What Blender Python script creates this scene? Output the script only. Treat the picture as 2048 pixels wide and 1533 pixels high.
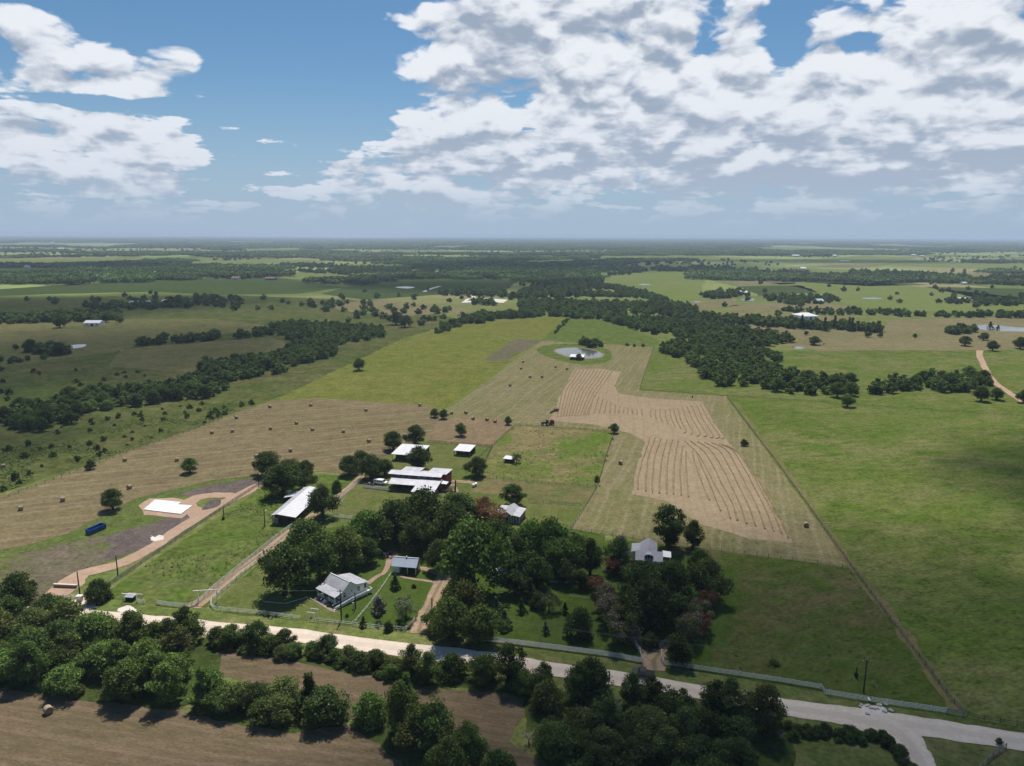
import bpy, bmesh, math, random
import numpy as np
from mathutils import Vector, Matrix

for o in list(bpy.data.objects):
    bpy.data.objects.remove(o, do_unlink=True)
S = bpy.context.scene
COL = S.collection
rnd = random.Random(7)

# ------------------------------------------------------------------ camera
CAM_H = 100.0
FPX = 1457.0                      # focal length in pixels of the 2048 wide photograph
PITCH = math.atan(295 / FPX)
ROLL = 0.0035
_r0 = Vector((1, 0, 0)); _f0 = Vector((0, math.cos(PITCH), -math.sin(PITCH))); _u0 = Vector((0, math.sin(PITCH), math.cos(PITCH)))
CR = _r0 * math.cos(ROLL) + _u0 * math.sin(ROLL)
CU = _u0 * math.cos(ROLL) - _r0 * math.sin(ROLL)
cam_d = bpy.data.cameras.new('camera'); cam = bpy.data.objects.new('camera', cam_d); COL.objects.link(cam)
cam_d.sensor_width = 36; cam_d.lens = 36 * FPX / 2048; cam_d.clip_start = 1; cam_d.clip_end = 120000
M3 = Matrix((CR, CU, -_f0)).transposed()
cam.matrix_world = Matrix.Translation((0, 0, CAM_H)) @ M3.to_4x4()
S.camera = cam

def ray(px, py):
    return (_f0 + CR * ((px - 1024) / FPX) - CU * ((py - 766.5) / FPX))
def g(px, py, z=0.0):
    """point of the ground (or of the level z) seen at a place of the survey picture"""
    d = ray(px, py); t = (CAM_H - z) / -d.z
    return Vector((d.x * t, d.y * t, z))
def depth(p):
    return (Vector((p[0], p[1], 0)) - Vector((0, 0, CAM_H))).dot(_f0)

# ------------------------------------------------------------------ light
SUN_EL = math.radians(62); SUN_AZ = math.radians(2)      # azimuth measured from +Y towards +X
sun_dir = Vector((math.cos(SUN_EL) * math.sin(SUN_AZ), math.cos(SUN_EL) * math.cos(SUN_AZ), math.sin(SUN_EL)))
sd = bpy.data.lights.new('sun', 'SUN'); sd.energy = 5.0; sd.angle = math.radians(0.53); sd.color = (1.0, 0.955, 0.89)
sun = bpy.data.objects.new('sun', sd); COL.objects.link(sun)
sun.rotation_euler = (-sun_dir).to_track_quat('-Z', 'Y').to_euler(); sun.location = (0, 0, 400)
S.view_settings.view_transform = 'Standard'; S.view_settings.look = 'None'
S.view_settings.gamma = 1.0; S.view_settings.exposure = 0.45; S.view_settings.use_curve_mapping = False
S.render.engine = 'CYCLES'
cy = S.cycles
cy.use_denoising = True; cy.max_bounces = 6; cy.diffuse_bounces = 2; cy.glossy_bounces = 2; cy.transmission_bounces = 3
cy.transparent_max_bounces = 24; cy.volume_bounces = 0; cy.use_adaptive_sampling = True; cy.adaptive_threshold = 0.015
cy.sample_clamp_indirect = 4.0

# ------------------------------------------------------------------ node helper
class N:
    def __init__(s, tree): s.t = tree; s.n = tree.nodes; s.l = tree.links
    def new(s, typ, **kw):
        n = s.n.new(typ)
        for k, v in kw.items(): setattr(n, k, v)
        return n
    def put(s, n, i, v):
        if v is None: return
        if isinstance(v, bpy.types.NodeSocket): s.l.new(v, n.inputs[i])
        else: n.inputs[i].default_value = v
    def math(s, op, a, b=None, c=None, clamp=False):
        n = s.new('ShaderNodeMath', operation=op, use_clamp=clamp)
        s.put(n, 0, a); s.put(n, 1, b); s.put(n, 2, c); return n.outputs[0]
    def vmath(s, op, a, b=None, scale=None):
        n = s.new('ShaderNodeVectorMath', operation=op); s.put(n, 0, a); s.put(n, 1, b)
        if scale is not None: s.put(n, 'Scale', scale)
        return n.outputs[0] if op not in ('DOT_PRODUCT', 'LENGTH', 'DISTANCE') else n.outputs[1]
    def noise(s, vec, scale, detail=3, rough=0.55, dist=0.0, dims='3D'):
        n = s.new('ShaderNodeTexNoise', noise_dimensions=dims); s.put(n, 'Vector', vec); n.inputs['Scale'].default_value = scale
        n.inputs['Detail'].default_value = detail; n.inputs['Roughness'].default_value = rough; n.inputs['Distortion'].default_value = dist
        return n.outputs['Fac']
    def ss(s, v, a, b, lo=0.0, hi=1.0):
        n = s.new('ShaderNodeMapRange', interpolation_type='SMOOTHSTEP'); s.put(n, 0, v); n.inputs[1].default_value = a; n.inputs[2].default_value = b
        n.inputs[3].default_value = lo; n.inputs[4].default_value = hi; return n.outputs[0]
    def mix(s, f, a, b):
        n = s.new('ShaderNodeMix', data_type='RGBA'); s.put(n, 0, f); s.put(n, 6, a if isinstance(a, bpy.types.NodeSocket) else (*a[:3], 1)); s.put(n, 7, b if isinstance(b, bpy.types.NodeSocket) else (*b[:3], 1))
        return n.outputs[2]
    def mul(s, c, f):
        n = s.new('ShaderNodeVectorMath', operation='SCALE'); s.put(n, 0, c); s.put(n, 'Scale', f); return n.outputs[0]
    def sep(s, v):
        n = s.new('ShaderNodeSeparateXYZ'); s.put(n, 0, v); return n.outputs
    def comb(s, x, y, z):
        n = s.new('ShaderNodeCombineXYZ'); s.put(n, 0, x); s.put(n, 1, y); s.put(n, 2, z); return n.outputs[0]

# ------------------------------------------------------------------ sky
W = bpy.data.worlds.new('World'); S.world = W; W.use_nodes = True
def build_world():
    t = W.node_tree; t.nodes.clear(); n = N(t)
    out = n.new('ShaderNodeOutputWorld'); bg = n.new('ShaderNodeBackground'); bg.inputs[1].default_value = 0.076
    sky = n.new('ShaderNodeTexSky', sky_type='NISHITA'); sky.sun_disc = False; sky.sun_elevation = SUN_EL; sky.sun_rotation = SUN_AZ
    sky.altitude = 100; sky.air_density = 1.0; sky.dust_density = 0.6; sky.ozone_density = 2.2
    # density of the cumulus field, as a group that is read three times (here, and one and two steps towards the sun)
    gr = bpy.data.node_groups.new('cloud_density', 'ShaderNodeTree')
    gr.interface.new_socket('Dir', in_out='INPUT', socket_type='NodeSocketVector')
    for nm in ('Cover', 'Puff'): gr.interface.new_socket(nm, in_out='OUTPUT', socket_type='NodeSocketFloat')
    m = N(gr); gi = m.new('NodeGroupInput'); go = m.new('NodeGroupOutput')
    d = m.vmath('NORMALIZE', gi.outputs[0]); x, y, z = m.sep(d)
    q = m.math('ADD', m.math('MAXIMUM', z, -0.02), 0.22)
    P = m.comb(m.math('DIVIDE', x, q), m.math('DIVIDE', y, q), 3.7)
    az = m.math('ARCTAN2', x, y)
    big = m.noise(P, 1.15, 2, 0.55, 0.4)
    dz = m.comb(x, y, m.math('MULTIPLY', z, 1.9))
    wob = m.new('ShaderNodeTexNoise'); m.put(wob, 'Vector', dz); wob.inputs['Scale'].default_value = 13.0; wob.inputs['Detail'].default_value = 3
    dw = m.vmath('ADD', dz, m.vmath('SCALE', m.vmath('SUBTRACT', wob.outputs['Color'], (.5, .5, .5)), scale=0.070))
    def puff(scale, det, rough):
        v = m.new('ShaderNodeTexVoronoi', feature='F1'); m.put(v, 'Vector', dw); v.inputs['Scale'].default_value = scale; v.inputs['Detail'].default_value = det; v.inputs['Roughness'].default_value = rough
        return v.outputs['Distance']
    v1 = puff(12.5, 2.0, .5); v2 = puff(31.0, 1.0, .5)
    fb = m.noise(dw, 17.0, 7, 0.64)
    lo = m.noise(dz, 4.2, 2, 0.5)
    puffs = m.math('ADD', m.math('MULTIPLY_ADD', m.math('SUBTRACT', .45, v2), .24, m.math('MULTIPLY', m.math('SUBTRACT', .45, v1), .60)), m.math('ADD', m.math('MULTIPLY', m.math('SUBTRACT', fb, .5), .72), m.math('MULTIPLY', m.math('SUBTRACT', lo, .5), .85)))
    low = m.noise(m.comb(m.math('MULTIPLY', az, 15.0), m.math('MULTIPLY', z, 62.0), 2.2), 1.0, 4, 0.6)
    cov = m.math('MULTIPLY_ADD', m.math('SUBTRACT', big, 0.5), 0.75, 0.02)
    cov = m.math('MULTIPLY_ADD', m.math('MULTIPLY', m.math('SUBTRACT', low, 0.33), m.ss(z, .19, .11)), 2.6, cov)
    # the larger masses of the day, by bearing and height
    for (bx, by, bw, bh, am) in BUMPS:
        r = ray(bx, by).normalized(); a0 = math.atan2(r.x, r.y); z0 = r.z
        sa = bw / FPX; sz = bh / FPX
        e1 = m.math('MULTIPLY', m.math('SUBTRACT', az, a0), 1 / sa); e2 = m.math('MULTIPLY', m.math('SUBTRACT', z, z0), 1 / sz)
        rr = m.math('ADD', m.math('MULTIPLY', e1, e1), m.math('MULTIPLY', e2, e2))
        cov = m.math('MULTIPLY_ADD', m.math('EXPONENT', m.math('MULTIPLY', rr, -0.8)), am, cov)
    gr.links.new(m.math('ADD', cov, puffs), go.inputs[0]); gr.links.new(m.math('MULTIPLY_ADD', cov, .35, puffs), go.inputs[1])
    tc = n.new('ShaderNodeTexCoord'); dirv = n.vmath('NORMALIZE', tc.outputs['Generated'])
    def dens(v):
        k = n.new('ShaderNodeGroup'); k.node_tree = gr; n.l.new(v, k.inputs[0]); return k.outputs
    D0, P0 = dens(dirv); D1, P1 = dens(n.vmath('ADD', dirv, (0.002, 0.0, 0.019)))
    X, Y, Z = n.sep(dirv)
    # harder edged high up, thinner in the murk of the horizon
    alpha = n.math('MULTIPLY', n.ss(D0, -0.02, 0.20), n.ss(Z, 0.006, 0.075, 0.0, 0.97))
    lit = n.math('MULTIPLY', n.math('SUBTRACT', P0, P1), 2.1)
    lit = n.math('SUBTRACT', lit, n.math('MULTIPLY', n.math('MAXIMUM', D1, 0.0), 0.30))
    lit = n.math('ADD', lit, n.math('MULTIPLY', n.ss(D0, .25, 0.0), .12))
    lit = n.math('SUBTRACT', lit, n.math('MULTIPLY', n.math('SUBTRACT', n.noise(n.vmath('MULTIPLY', dirv, (1, 1, 2.2)), 6.5, 3, .55), .48), 1.5))
    lit = n.ss(lit, -0.85, 0.42)
    ccol = n.mix(lit, (3.3, 3.95, 5.0), (8.2, 8.5, 9.0))
    haze = n.math('POWER', n.ss(Z, -0.02, 0.26, 1.0, 0.0), 1.5)
    clear = n.mix(n.math('MULTIPLY', haze, 0.95), n.vmath('MULTIPLY', sky.outputs[0], (.47, .66, .77)), (3.7, 4.75, 6.3))
    ccol = n.mix(n.math('MULTIPLY', haze, 0.60), ccol, (4.6, 5.5, 6.9))
    n.l.new(n.mix(alpha, clear, ccol), bg.inputs[0]); n.l.new(bg.outputs[0], out.inputs[0])
BUMPS = [  # px, py, half width, half height, amount
    (140, 85, 130, 60, 0.66), (260, 150, 110, 40, 0.55), (60, 175, 80, 28, 0.34), (390, 118, 48, 28, 0.75), (425, 188, 35, 14, .25),
    (60, 265, 120, 36, 0.30), (220, 272, 150, 42, 0.36), (340, 290, 70, 24, 0.30), (300, 352, 70, 22, 0.34), (90, 335, 120, 20, 0.2),
    (850, 140, 90, 70, 0.46), (920, 60, 110, 60, 0.42), (940, 200, 110, 60, 0.44), (1100, 70, 200, 80, 0.42), (1280, 170, 200, 80, 0.44), (1560, 200, 240, 70, 0.42),
    (1800, 80, 160, 80, 0.42), (1960, 150, 160, 110, 0.44), (910, 270, 120, 34, 0.40), (1450, 270, 500, 55, 0.34), (1950, 250, 150, 60, 0.34), (760, 350, 70, 22, 0.3), (1500, 335, 600, 28, 0.22),
    (1490, 60, 60, 60, .38), (1660, 70, 40, 60, .25), (560, 345, 50, 12, 0.32), (530, 385, 60, 9, 0.28), (690, 340, 40, 12, .2), (1000, 330, 120, 30, .25),
    (590, 150, 140, 150, -0.75), (430, 330, 50, 50, -0.2), (1425, 40, 28, 40, -0.4), (1580, 50, 45, 40, -0.42), (1700, 60, 40, 40, -0.4), (1560, 110, 30, 30, -.4), (1035, 205, 30, 16, -0.35), (640, 270, 110, 40, -0.35), (1050, 290, 90, 20, -.25), (1880, 225, 70, 14, -.35), (430, 30, 100, 50, -.4), (300, 214, 190, 11, -1.0), (1150, 20, 220, 40, .45), (1300, 70, 120, 60, .3), (1850, 20, 160, 40, .3), (1350, 330, 300, 30, .32), (1850, 325, 300, 34, .34), (900, 320, 100, 20, .3), (1100, 290, 110, 16, .2), (1500, 300, 500, 12, .15), (100, 330, 60, 14, .3), (30, 60, 60, 40, .3), (330, 190, 60, 24, .3),
]
build_world()
W.cycles.sampling_method = 'MANUAL'; W.cycles.sample_map_resolution = 1024

# ------------------------------------------------------------------ object helpers
WORDS = [('western', 'left hand'), ('eastern', 'right hand'), ('northern', 'far'), ('north of', 'behind'), ('west of', 'left of'), ('east of', 'right of'), ('west', 'left'), ('east', 'right')]
def tag(o, label=None, cat=None, group=None, kind=None):
    if label:
        for a, b in WORDS: label = label.replace(a, b)
        o['label'] = label
    if cat: o['category'] = cat
    if group: o['group'] = group
    if kind: o['kind'] = kind
    return o
def empty(name, loc, rz=0.0, **kw):
    o = bpy.data.objects.new(name, None); COL.objects.link(o); o.location = loc; o.rotation_euler = (0, 0, rz); o.empty_display_size = 0.5
    return tag(o, **kw)
def link(name, me, parent=None, loc=None, **kw):
    o = bpy.data.objects.new(name, me); COL.objects.link(o)
    if parent: o.parent = parent
    if loc is not None: o.location = loc
    return tag(o, **kw)
class MB:
    def __init__(s): s.v = []; s.f = []; s.m = []
    def add(s, vs, fs, mi=0):
        b = len(s.v); s.v += [tuple(v) for v in vs]; s.f += [tuple(b + i for i in f) for f in fs]; s.m += [mi] * len(fs); return s
    def box(s, x0, x1, y0, y1, z0, z1, mi=0):
        vs = [(x, y, z) for z in (z0, z1) for y in (y0, y1) for x in (x0, x1)]
        return s.add(vs, [(0, 2, 3, 1), (4, 5, 7, 6), (0, 1, 5, 4), (2, 6, 7, 3), (0, 4, 6, 2), (1, 3, 7, 5)], mi)
    def slab(s, quad, th, mi=0):
        q = [Vector(p) for p in quad]; k = len(q)
        lo = [p - Vector((0, 0, th)) for p in q]
        fs = [tuple(range(k)), tuple(range(2 * k - 1, k - 1, -1))] + [(i, k + i, k + (i + 1) % k, (i + 1) % k) for i in range(k)]
        return s.add(q + lo, fs, mi)
    def bar(s, a, b, w, h=None, mi=0):
        a = Vector(a); b = Vector(b); h = h or w; d = (b - a).normalized()
        up = Vector((0, 0, 1)) if abs(d.z) < 0.95 else Vector((0, 1, 0))
        sx = d.cross(up).normalized(); uy = sx.cross(d).normalized()
        c = [(-1, -1), (1, -1), (1, 1), (-1, 1)]
        vs = [p + sx * (i * w / 2) + uy * (j * h / 2) for p in (a, b) for i, j in c]
        return s.add(vs, [(3, 2, 1, 0), (4, 5, 6, 7)] + [(i, (i + 1) % 4, 4 + (i + 1) % 4, 4 + i) for i in range(4)], mi)
    def tube(s, pts, rs, k=6, mi=0, cap=True):
        pts = [Vector(p) for p in pts]
        if not hasattr(rs, '__len__'): rs = [rs] * len(pts)
        vs = []; fs = []
        for i, p in enumerate(pts):
            d = (pts[min(i + 1, len(pts) - 1)] - pts[max(i - 1, 0)]).normalized()
            up = Vector((0, 0, 1)) if abs(d.z) < 0.9 else Vector((0, 1, 0))
            sx = d.cross(up).normalized(); uy = sx.cross(d).normalized()
            vs += [p + (sx * math.cos(2 * math.pi * j / k) + uy * math.sin(2 * math.pi * j / k)) * rs[i] for j in range(k)]
        for i in range(len(pts) - 1):
            for j in range(k):
                fs.append((i * k + j, i * k + (j + 1) % k, (i + 1) * k + (j + 1) % k, (i + 1) * k + j))
        if cap: fs += [tuple(range(k - 1, -1, -1)), tuple((len(pts) - 1) * k + j for j in range(k))]
        return s.add(vs, fs, mi)
    def prism(s, prof, y0, y1, mi=0):
        """profile in x,z extruded along y"""
        k = len(prof); vs = [(x, y0, z) for x, z in prof] + [(x, y1, z) for x, z in prof]
        return s.add(vs, [tuple(range(k)), tuple(range(2 * k - 1, k - 1, -1))] + [(i, k + i, k + (i + 1) % k, (i + 1) % k) for i in range(k)], mi)
    def prismx(s, prof, x0, x1, mi=0):
        k = len(prof); vs = [(x0, y, z) for y, z in prof] + [(x1, y, z) for y, z in prof]
        return s.add(vs, [tuple(range(k)), tuple(range(2 * k - 1, k - 1, -1))] + [(i, k + i, k + (i + 1) % k, (i + 1) % k) for i in range(k)], mi)
    def mesh(s, name, mats, smooth=False):
        me = bpy.data.meshes.new(name); me.from_pydata(s.v, [], s.f)
        for m in (mats if isinstance(mats, (list, tuple)) else [mats]): me.materials.append(m)
        me.polygons.foreach_set('material_index', s.m)
        if smooth: me.polygons.foreach_set('use_smooth', [True] * len(s.f))
        bm = bmesh.new(); bm.from_mesh(me); bmesh.ops.recalc_face_normals(bm, faces=bm.faces); bm.to_mesh(me); bm.free()
        me.update(); return me
    def build(s, name, mats, parent=None, smooth=False, loc=None, **kw):
        return link(name, s.mesh(name, mats, smooth), parent, loc, **kw)

# ------------------------------------------------------------------ materials
def mat(name, col, rough=0.8, metal=0.0, spec=0.2, var=0.0, vscale=1.5, col2=None):
    m = bpy.data.materials.new(name); m.use_nodes = True; t = m.node_tree; n = N(t)
    b = t.nodes['Principled BSDF']; b.inputs['Roughness'].default_value = rough; b.inputs['Metallic'].default_value = metal
    b.inputs['Specular IOR Level'].default_value = spec
    tc = n.new('ShaderNodeTexCoord')
    f = n.noise(tc.outputs['Object'], vscale, 4, 0.6)
    c = n.mix(n.ss(f, 0.3, 0.7), tuple(x * (1 - var) for x in col), col2 or tuple(min(1, x * (1 + var)) for x in col))
    n.l.new(c, b.inputs['Base Color'])
    return m
M = {}
M['white'] = mat('white_paint', (0.70, 0.71, 0.70), 0.6, var=0.05)
M['cream'] = mat('pale_siding', (0.60, 0.63, 0.57), 0.7, var=0.05)
M['tin'] = mat('galvanised_roof', (0.35, 0.35, 0.375), 0.55, metal=0.1, spec=0.3, var=0.13, vscale=0.5)
M['tinbright'] = mat('white_metal_roof', (0.48, 0.48, 0.50), 0.55, spec=0.3, var=0.05, vscale=0.35)
M['tinblue'] = mat('bluish_metal_roof', (0.29, 0.34, 0.40), 0.5, spec=0.3, var=0.06, vscale=0.35)
M['tingrey'] = mat('grey_metal_roof', (0.25, 0.25, 0.28), 0.55, spec=0.3, var=0.08, vscale=0.35)
M['red'] = mat('barn_red', (0.20, 0.042, 0.036), 0.8, var=0.2)
M['grey'] = mat('grey_siding', (0.17, 0.165, 0.16), 0.8, var=0.08)
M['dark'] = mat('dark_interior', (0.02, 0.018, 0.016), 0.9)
M['glass'] = mat('window_glass', (0.02, 0.025, 0.03), 0.08, spec=0.5)
M['wood'] = mat('weathered_wood', (0.13, 0.095, 0.065), 0.9, var=0.2)
M['pole'] = mat('creosoted_pole', (0.045, 0.035, 0.03), 0.9, var=0.2)
M['steel'] = mat('grey_pipe', (0.25, 0.26, 0.26), 0.5, metal=0.3, var=0.1)
M['fencewhite'] = mat('weathered_white_board', (0.70, 0.69, 0.66), 0.7, var=0.08)
M['wire'] = mat('fence_wire', (0.10, 0.095, 0.085), 0.6)
M['brick'] = mat('brick_path_edge', (0.34, 0.21, 0.165), 0.85, var=0.15, vscale=2)
M['concrete'] = mat('fresh_concrete', (0.52, 0.515, 0.50), 0.8, var=0.12, vscale=0.6)
M['rubber'] = mat('tyre_rubber', (0.02, 0.02, 0.02), 0.8)
M['blue'] = mat('blue_steel', (0.02, 0.075, 0.25), 0.5, var=0.15)
M['green'] = mat('green_machine_paint', (0.02, 0.06, 0.03), 0.4)
M['rust'] = mat('red_machine_paint', (0.16, 0.02, 0.015), 0.5, var=0.2)
M['vanwhite'] = mat('van_paint', (0.75, 0.75, 0.75), 0.3, spec=0.5)
M['black'] = mat('black_paint', (0.015, 0.015, 0.017), 0.3, spec=0.5)
M['bark'] = mat('bark', (0.075, 0.058, 0.045), 0.95, var=0.25, vscale=4)
M['deadwood'] = mat('bleached_wood', (0.26, 0.235, 0.21), 0.95, var=0.2, vscale=3)
M['hay'] = mat('bale_side', (0.27, 0.215, 0.145), 0.95, var=0.18, vscale=3)
M['hayend'] = mat('bale_end', (0.21, 0.16, 0.10), 0.95, var=0.3, vscale=6)
M['stone'] = mat('limestone', (0.45, 0.42, 0.37), 0.9, var=0.2, vscale=3)

def ground_mat(name, cols, big=0.012, mid=0.07, fine=0.8, stripes=None, streak=None, contrast=1.0, rut=False, patch=None):
    """earth and grass: three tones mixed by noise of three sizes; stripes=(angle, spacing m, colour, strength)"""
    m = bpy.data.materials.new(name); m.use_nodes = True; t = m.node_tree; t.nodes.clear(); n = N(t)
    out = n.new('ShaderNodeOutputMaterial'); bs = n.new('ShaderNodeBsdfDiffuse'); bs.inputs['Roughness'].default_value = 0.6
    P = n.new('ShaderNodeTexCoord').outputs['Object']
    if streak:
        a, k = streak; x, y, z = n.sep(P)
        PP = n.comb(n.math('ADD', n.math('MULTIPLY', x, math.cos(a)), n.math('MULTIPLY', y, math.sin(a))),
                    n.math('MULTIPLY', n.math('SUBTRACT', n.math('MULTIPLY', y, math.cos(a)), n.math('MULTIPLY', x, math.sin(a))), k), 0.0)
    else: PP = P
    f1 = n.noise(PP, big, 4, 0.6, 0.6); f2 = n.noise(PP, mid, 5, 0.6, 0.4); f3 = n.noise(PP, fine, 4, 0.65)
    c = n.mix(n.ss(f1, 0.34, 0.66), cols[0], cols[1])
    c = n.mix(n.math('MULTIPLY', n.ss(f2, 0.40, 0.72), 0.75 * contrast), c, cols[2])
    if patch:
        f4 = n.noise(P, patch[0], 4, 0.65, 0.8)
        c = n.mix(n.math('MULTIPLY', n.ss(f4, patch[1], patch[1] + 0.12), patch[3]), c, patch[2])
    if stripes:
        ang, sp, scol, st = stripes
        x, y, z = n.sep(P)
        wob = n.noise(P, 0.02, 2, 0.5)
        s = n.math('ADD', n.math('ADD', n.math('MULTIPLY', x, math.cos(ang)), n.math('MULTIPLY', y, math.sin(ang))), n.math('MULTIPLY', wob, 7.0))
        w1 = n.math('SINE', n.math('MULTIPLY', s, 2 * math.pi / sp)); w2 = n.math('SINE', n.math('MULTIPLY', s, 2 * math.pi / (sp * 2.63)))
        al = n.comb(n.math('MULTIPLY', s, 0.6), n.math('MULTIPLY', n.math('SUBTRACT', n.math('MULTIPLY', y, math.cos(ang)), n.math('MULTIPLY', x, math.sin(ang))), 0.025), 1.0)
        br = n.noise(al, 1.0, 3, 0.6)
        wv = n.math('ADD', n.math('MULTIPLY', w1, 0.30), n.math('ADD', n.math('MULTIPLY', w2, 0.22), n.math('MULTIPLY', n.math('SUBTRACT', br, 0.5), 2.0)))
        c = n.mix(n.math('MULTIPLY', n.ss(wv, -0.05, 0.55), st), c, scol)
    if rut:
        at = n.new('ShaderNodeAttribute', attribute_name='across').outputs['Fac']
        aa = n.math('ABSOLUTE', n.math('ADD', at, n.math('MULTIPLY', n.math('SUBTRACT', f2, 0.5), 0.3)))
        c = n.mix(n.math('MULTIPLY', n.math('MULTIPLY', n.ss(aa, rut[0], rut[0] - 0.18), n.ss(f3, 0.25, 0.55)), rut[2]), c, rut[1])
        c = n.mix(n.math('MULTIPLY', n.ss(aa, 0.78, 0.98), rut[3]), c, rut[1])
    f5 = n.noise(PP, fine * .28, 3, 0.6)
    v = n.math('MULTIPLY_ADD', n.math('SUBTRACT', f3, 0.5), 1.5 * contrast, n.math('MULTIPLY_ADD', n.math('SUBTRACT', f5, 0.5), 0.9 * contrast, 1.0))
    c = n.mul(c, n.math('MAXIMUM', v, .25))
    n.l.new(c, bs.inputs['Color'])
    n.l.new(bs.outputs[0], out.inputs['Surface'])
    return m

GRASS = (0.105, 0.125, 0.034); GRASS2 = (0.135, 0.140, 0.048); TAN = (0.20, 0.165, 0.085); DKG = (0.060, 0.085, 0.022); BRI = (0.105, 0.155, 0.025)
# ground: near grass, far a patchwork of pastures
def far_ground():
    m = bpy.data.materials.new('pasture_country'); m.use_nodes = True; t = m.node_tree; t.nodes.clear(); n = N(t)
    out = n.new('ShaderNodeOutputMaterial'); bs = n.new('ShaderNodeBsdfDiffuse')
    P = n.new('ShaderNodeTexCoord').outputs['Object']
    f1 = n.noise(P, 0.011, 5, 0.62, 0.5); f2 = n.noise(P, 0.075, 5, 0.6, 0.4); f3 = n.noise(P, 0.9, 4, 0.65)
    c = n.mix(n.ss(f1, 0.34, 0.66), (0.075, 0.105, 0.026), (0.108, 0.122, 0.038))
    c = n.mix(n.math('MULTIPLY', n.ss(f2, 0.42, 0.70), 0.6), c, (0.150, 0.130, 0.062))
    # field pattern
    wp = n.vmath('ADD', P, n.vmath('SCALE', n.new('ShaderNodeTexNoise').outputs['Color'], scale=0.0))
    vor = n.new('ShaderNodeTexVoronoi', feature='F1', distance='CHEBYCHEV'); n.l.new(n.vmath('MULTIPLY', P, (1, 0.8, 0)), vor.inputs['Vector']); vor.inputs['Scale'].default_value = 0.0026; vor.inputs['Randomness'].default_value = 0.9
    r, gg, b = n.sep(vor.outputs['Color'])
    fc = n.mix(n.ss(r, 0.25, 0.45), (0.085, 0.112, 0.034), (0.135, 0.160, 0.055))
    fc = n.mix(n.ss(r, 0.72, 0.78), fc, (0.165, 0.155, 0.075))
    fc = n.mix(n.ss(gg, 0.66, 0.70), fc, (0.165, 0.205, 0.072))
    fc = n.mul(fc, n.math('MULTIPLY_ADD', n.math('SUBTRACT', f1, 0.5), 0.8, 1.0))
    x, y, z = n.sep(P)
    c = n.mix(n.ss(y, 900, 1500), c, fc)
    f6 = n.noise(P, 0.24, 4, 0.65)
    c = n.mul(c, n.math('MAXIMUM', n.math('MULTIPLY_ADD', n.math('SUBTRACT', f3, 0.5), 1.6, n.math('MULTIPLY_ADD', n.math('SUBTRACT', f6, 0.5), 1.4, 1.0)), .25))
    n.l.new(c, bs.inputs[0]); n.l.new(bs.outputs[0], out.inputs[0]); return m

# ------------------------------------------------------------------ ground sheets
def catmull(pts, n=8, closed=False):
    P = [Vector(p) for p in pts]; L = len(P); out = []
    rng = range(L) if closed else range(L - 1)
    for i in rng:
        if closed: a, b, c, d = P[(i - 1) % L], P[i], P[(i + 1) % L], P[(i + 2) % L]
        else: a, b, c, d = P[max(i - 1, 0)], P[i], P[i + 1], P[min(i + 2, L - 1)]
        for k in range(n):
            t = k / n
            out.append(0.5 * ((2 * b) + (c - a) * t + (2 * a - 5 * b + 4 * c - d) * t * t + (3 * b - a - 3 * c + d) * t ** 3))
    if not closed: out.append(P[-1])
    return out
def hsh(x, y, s=0):
    v = math.sin(x * 12.9898 + y * 78.233 + s * 37.719) * 43758.5453; return v - math.floor(v)
def vnoise(x, y, s=0):
    ix, iy = math.floor(x), math.floor(y); fx, fy = x - ix, y - iy; fx = fx * fx * (3 - 2 * fx); fy = fy * fy * (3 - 2 * fy)
    a = hsh(ix, iy, s); b = hsh(ix + 1, iy, s); c = hsh(ix, iy + 1, s); d = hsh(ix + 1, iy + 1, s)
    return a + (b - a) * fx + (c - a) * fy + (a - b - c + d) * fx * fy
def sheet(name, px_pts, m, z, jag=0.8, step=None, smooth=False, ground_pts=None):
    pts = ground_pts or [g(*p) for p in px_pts]
    if smooth: pts = catmull(pts, 8, True)
    dmin = min(p.y for p in pts); step = step or max(1.5, dmin * 0.012); out = []
    for i in range(len(pts)):
        a, b = pts[i], pts[(i + 1) % len(pts)]; L = (b - a).length; k = max(1, int(L / step))
        nrm = Vector((-(b - a).y, (b - a).x, 0)).normalized() if L > 0 else Vector((1, 0, 0))
        for j in range(k):
            p = a.lerp(b, j / k); w = (vnoise(p.x / (step * 2.2), p.y / (step * 2.2), 3) - 0.5) * 2 + (vnoise(p.x / step / 0.9, p.y / step / 0.9, 9) - 0.5)
            p = p + nrm * (w * jag); out.append((p.x, p.y, z))
    area = sum(out[i][0] * out[(i + 1) % len(out)][1] - out[(i + 1) % len(out)][0] * out[i][1] for i in range(len(out)))
    if area < 0: out.reverse()
    me = bpy.data.meshes.new(name); me.from_pydata(out, [], [tuple(range(len(out)))]); me.materials.append(m)
    return link(name, me, kind='structure')
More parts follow.
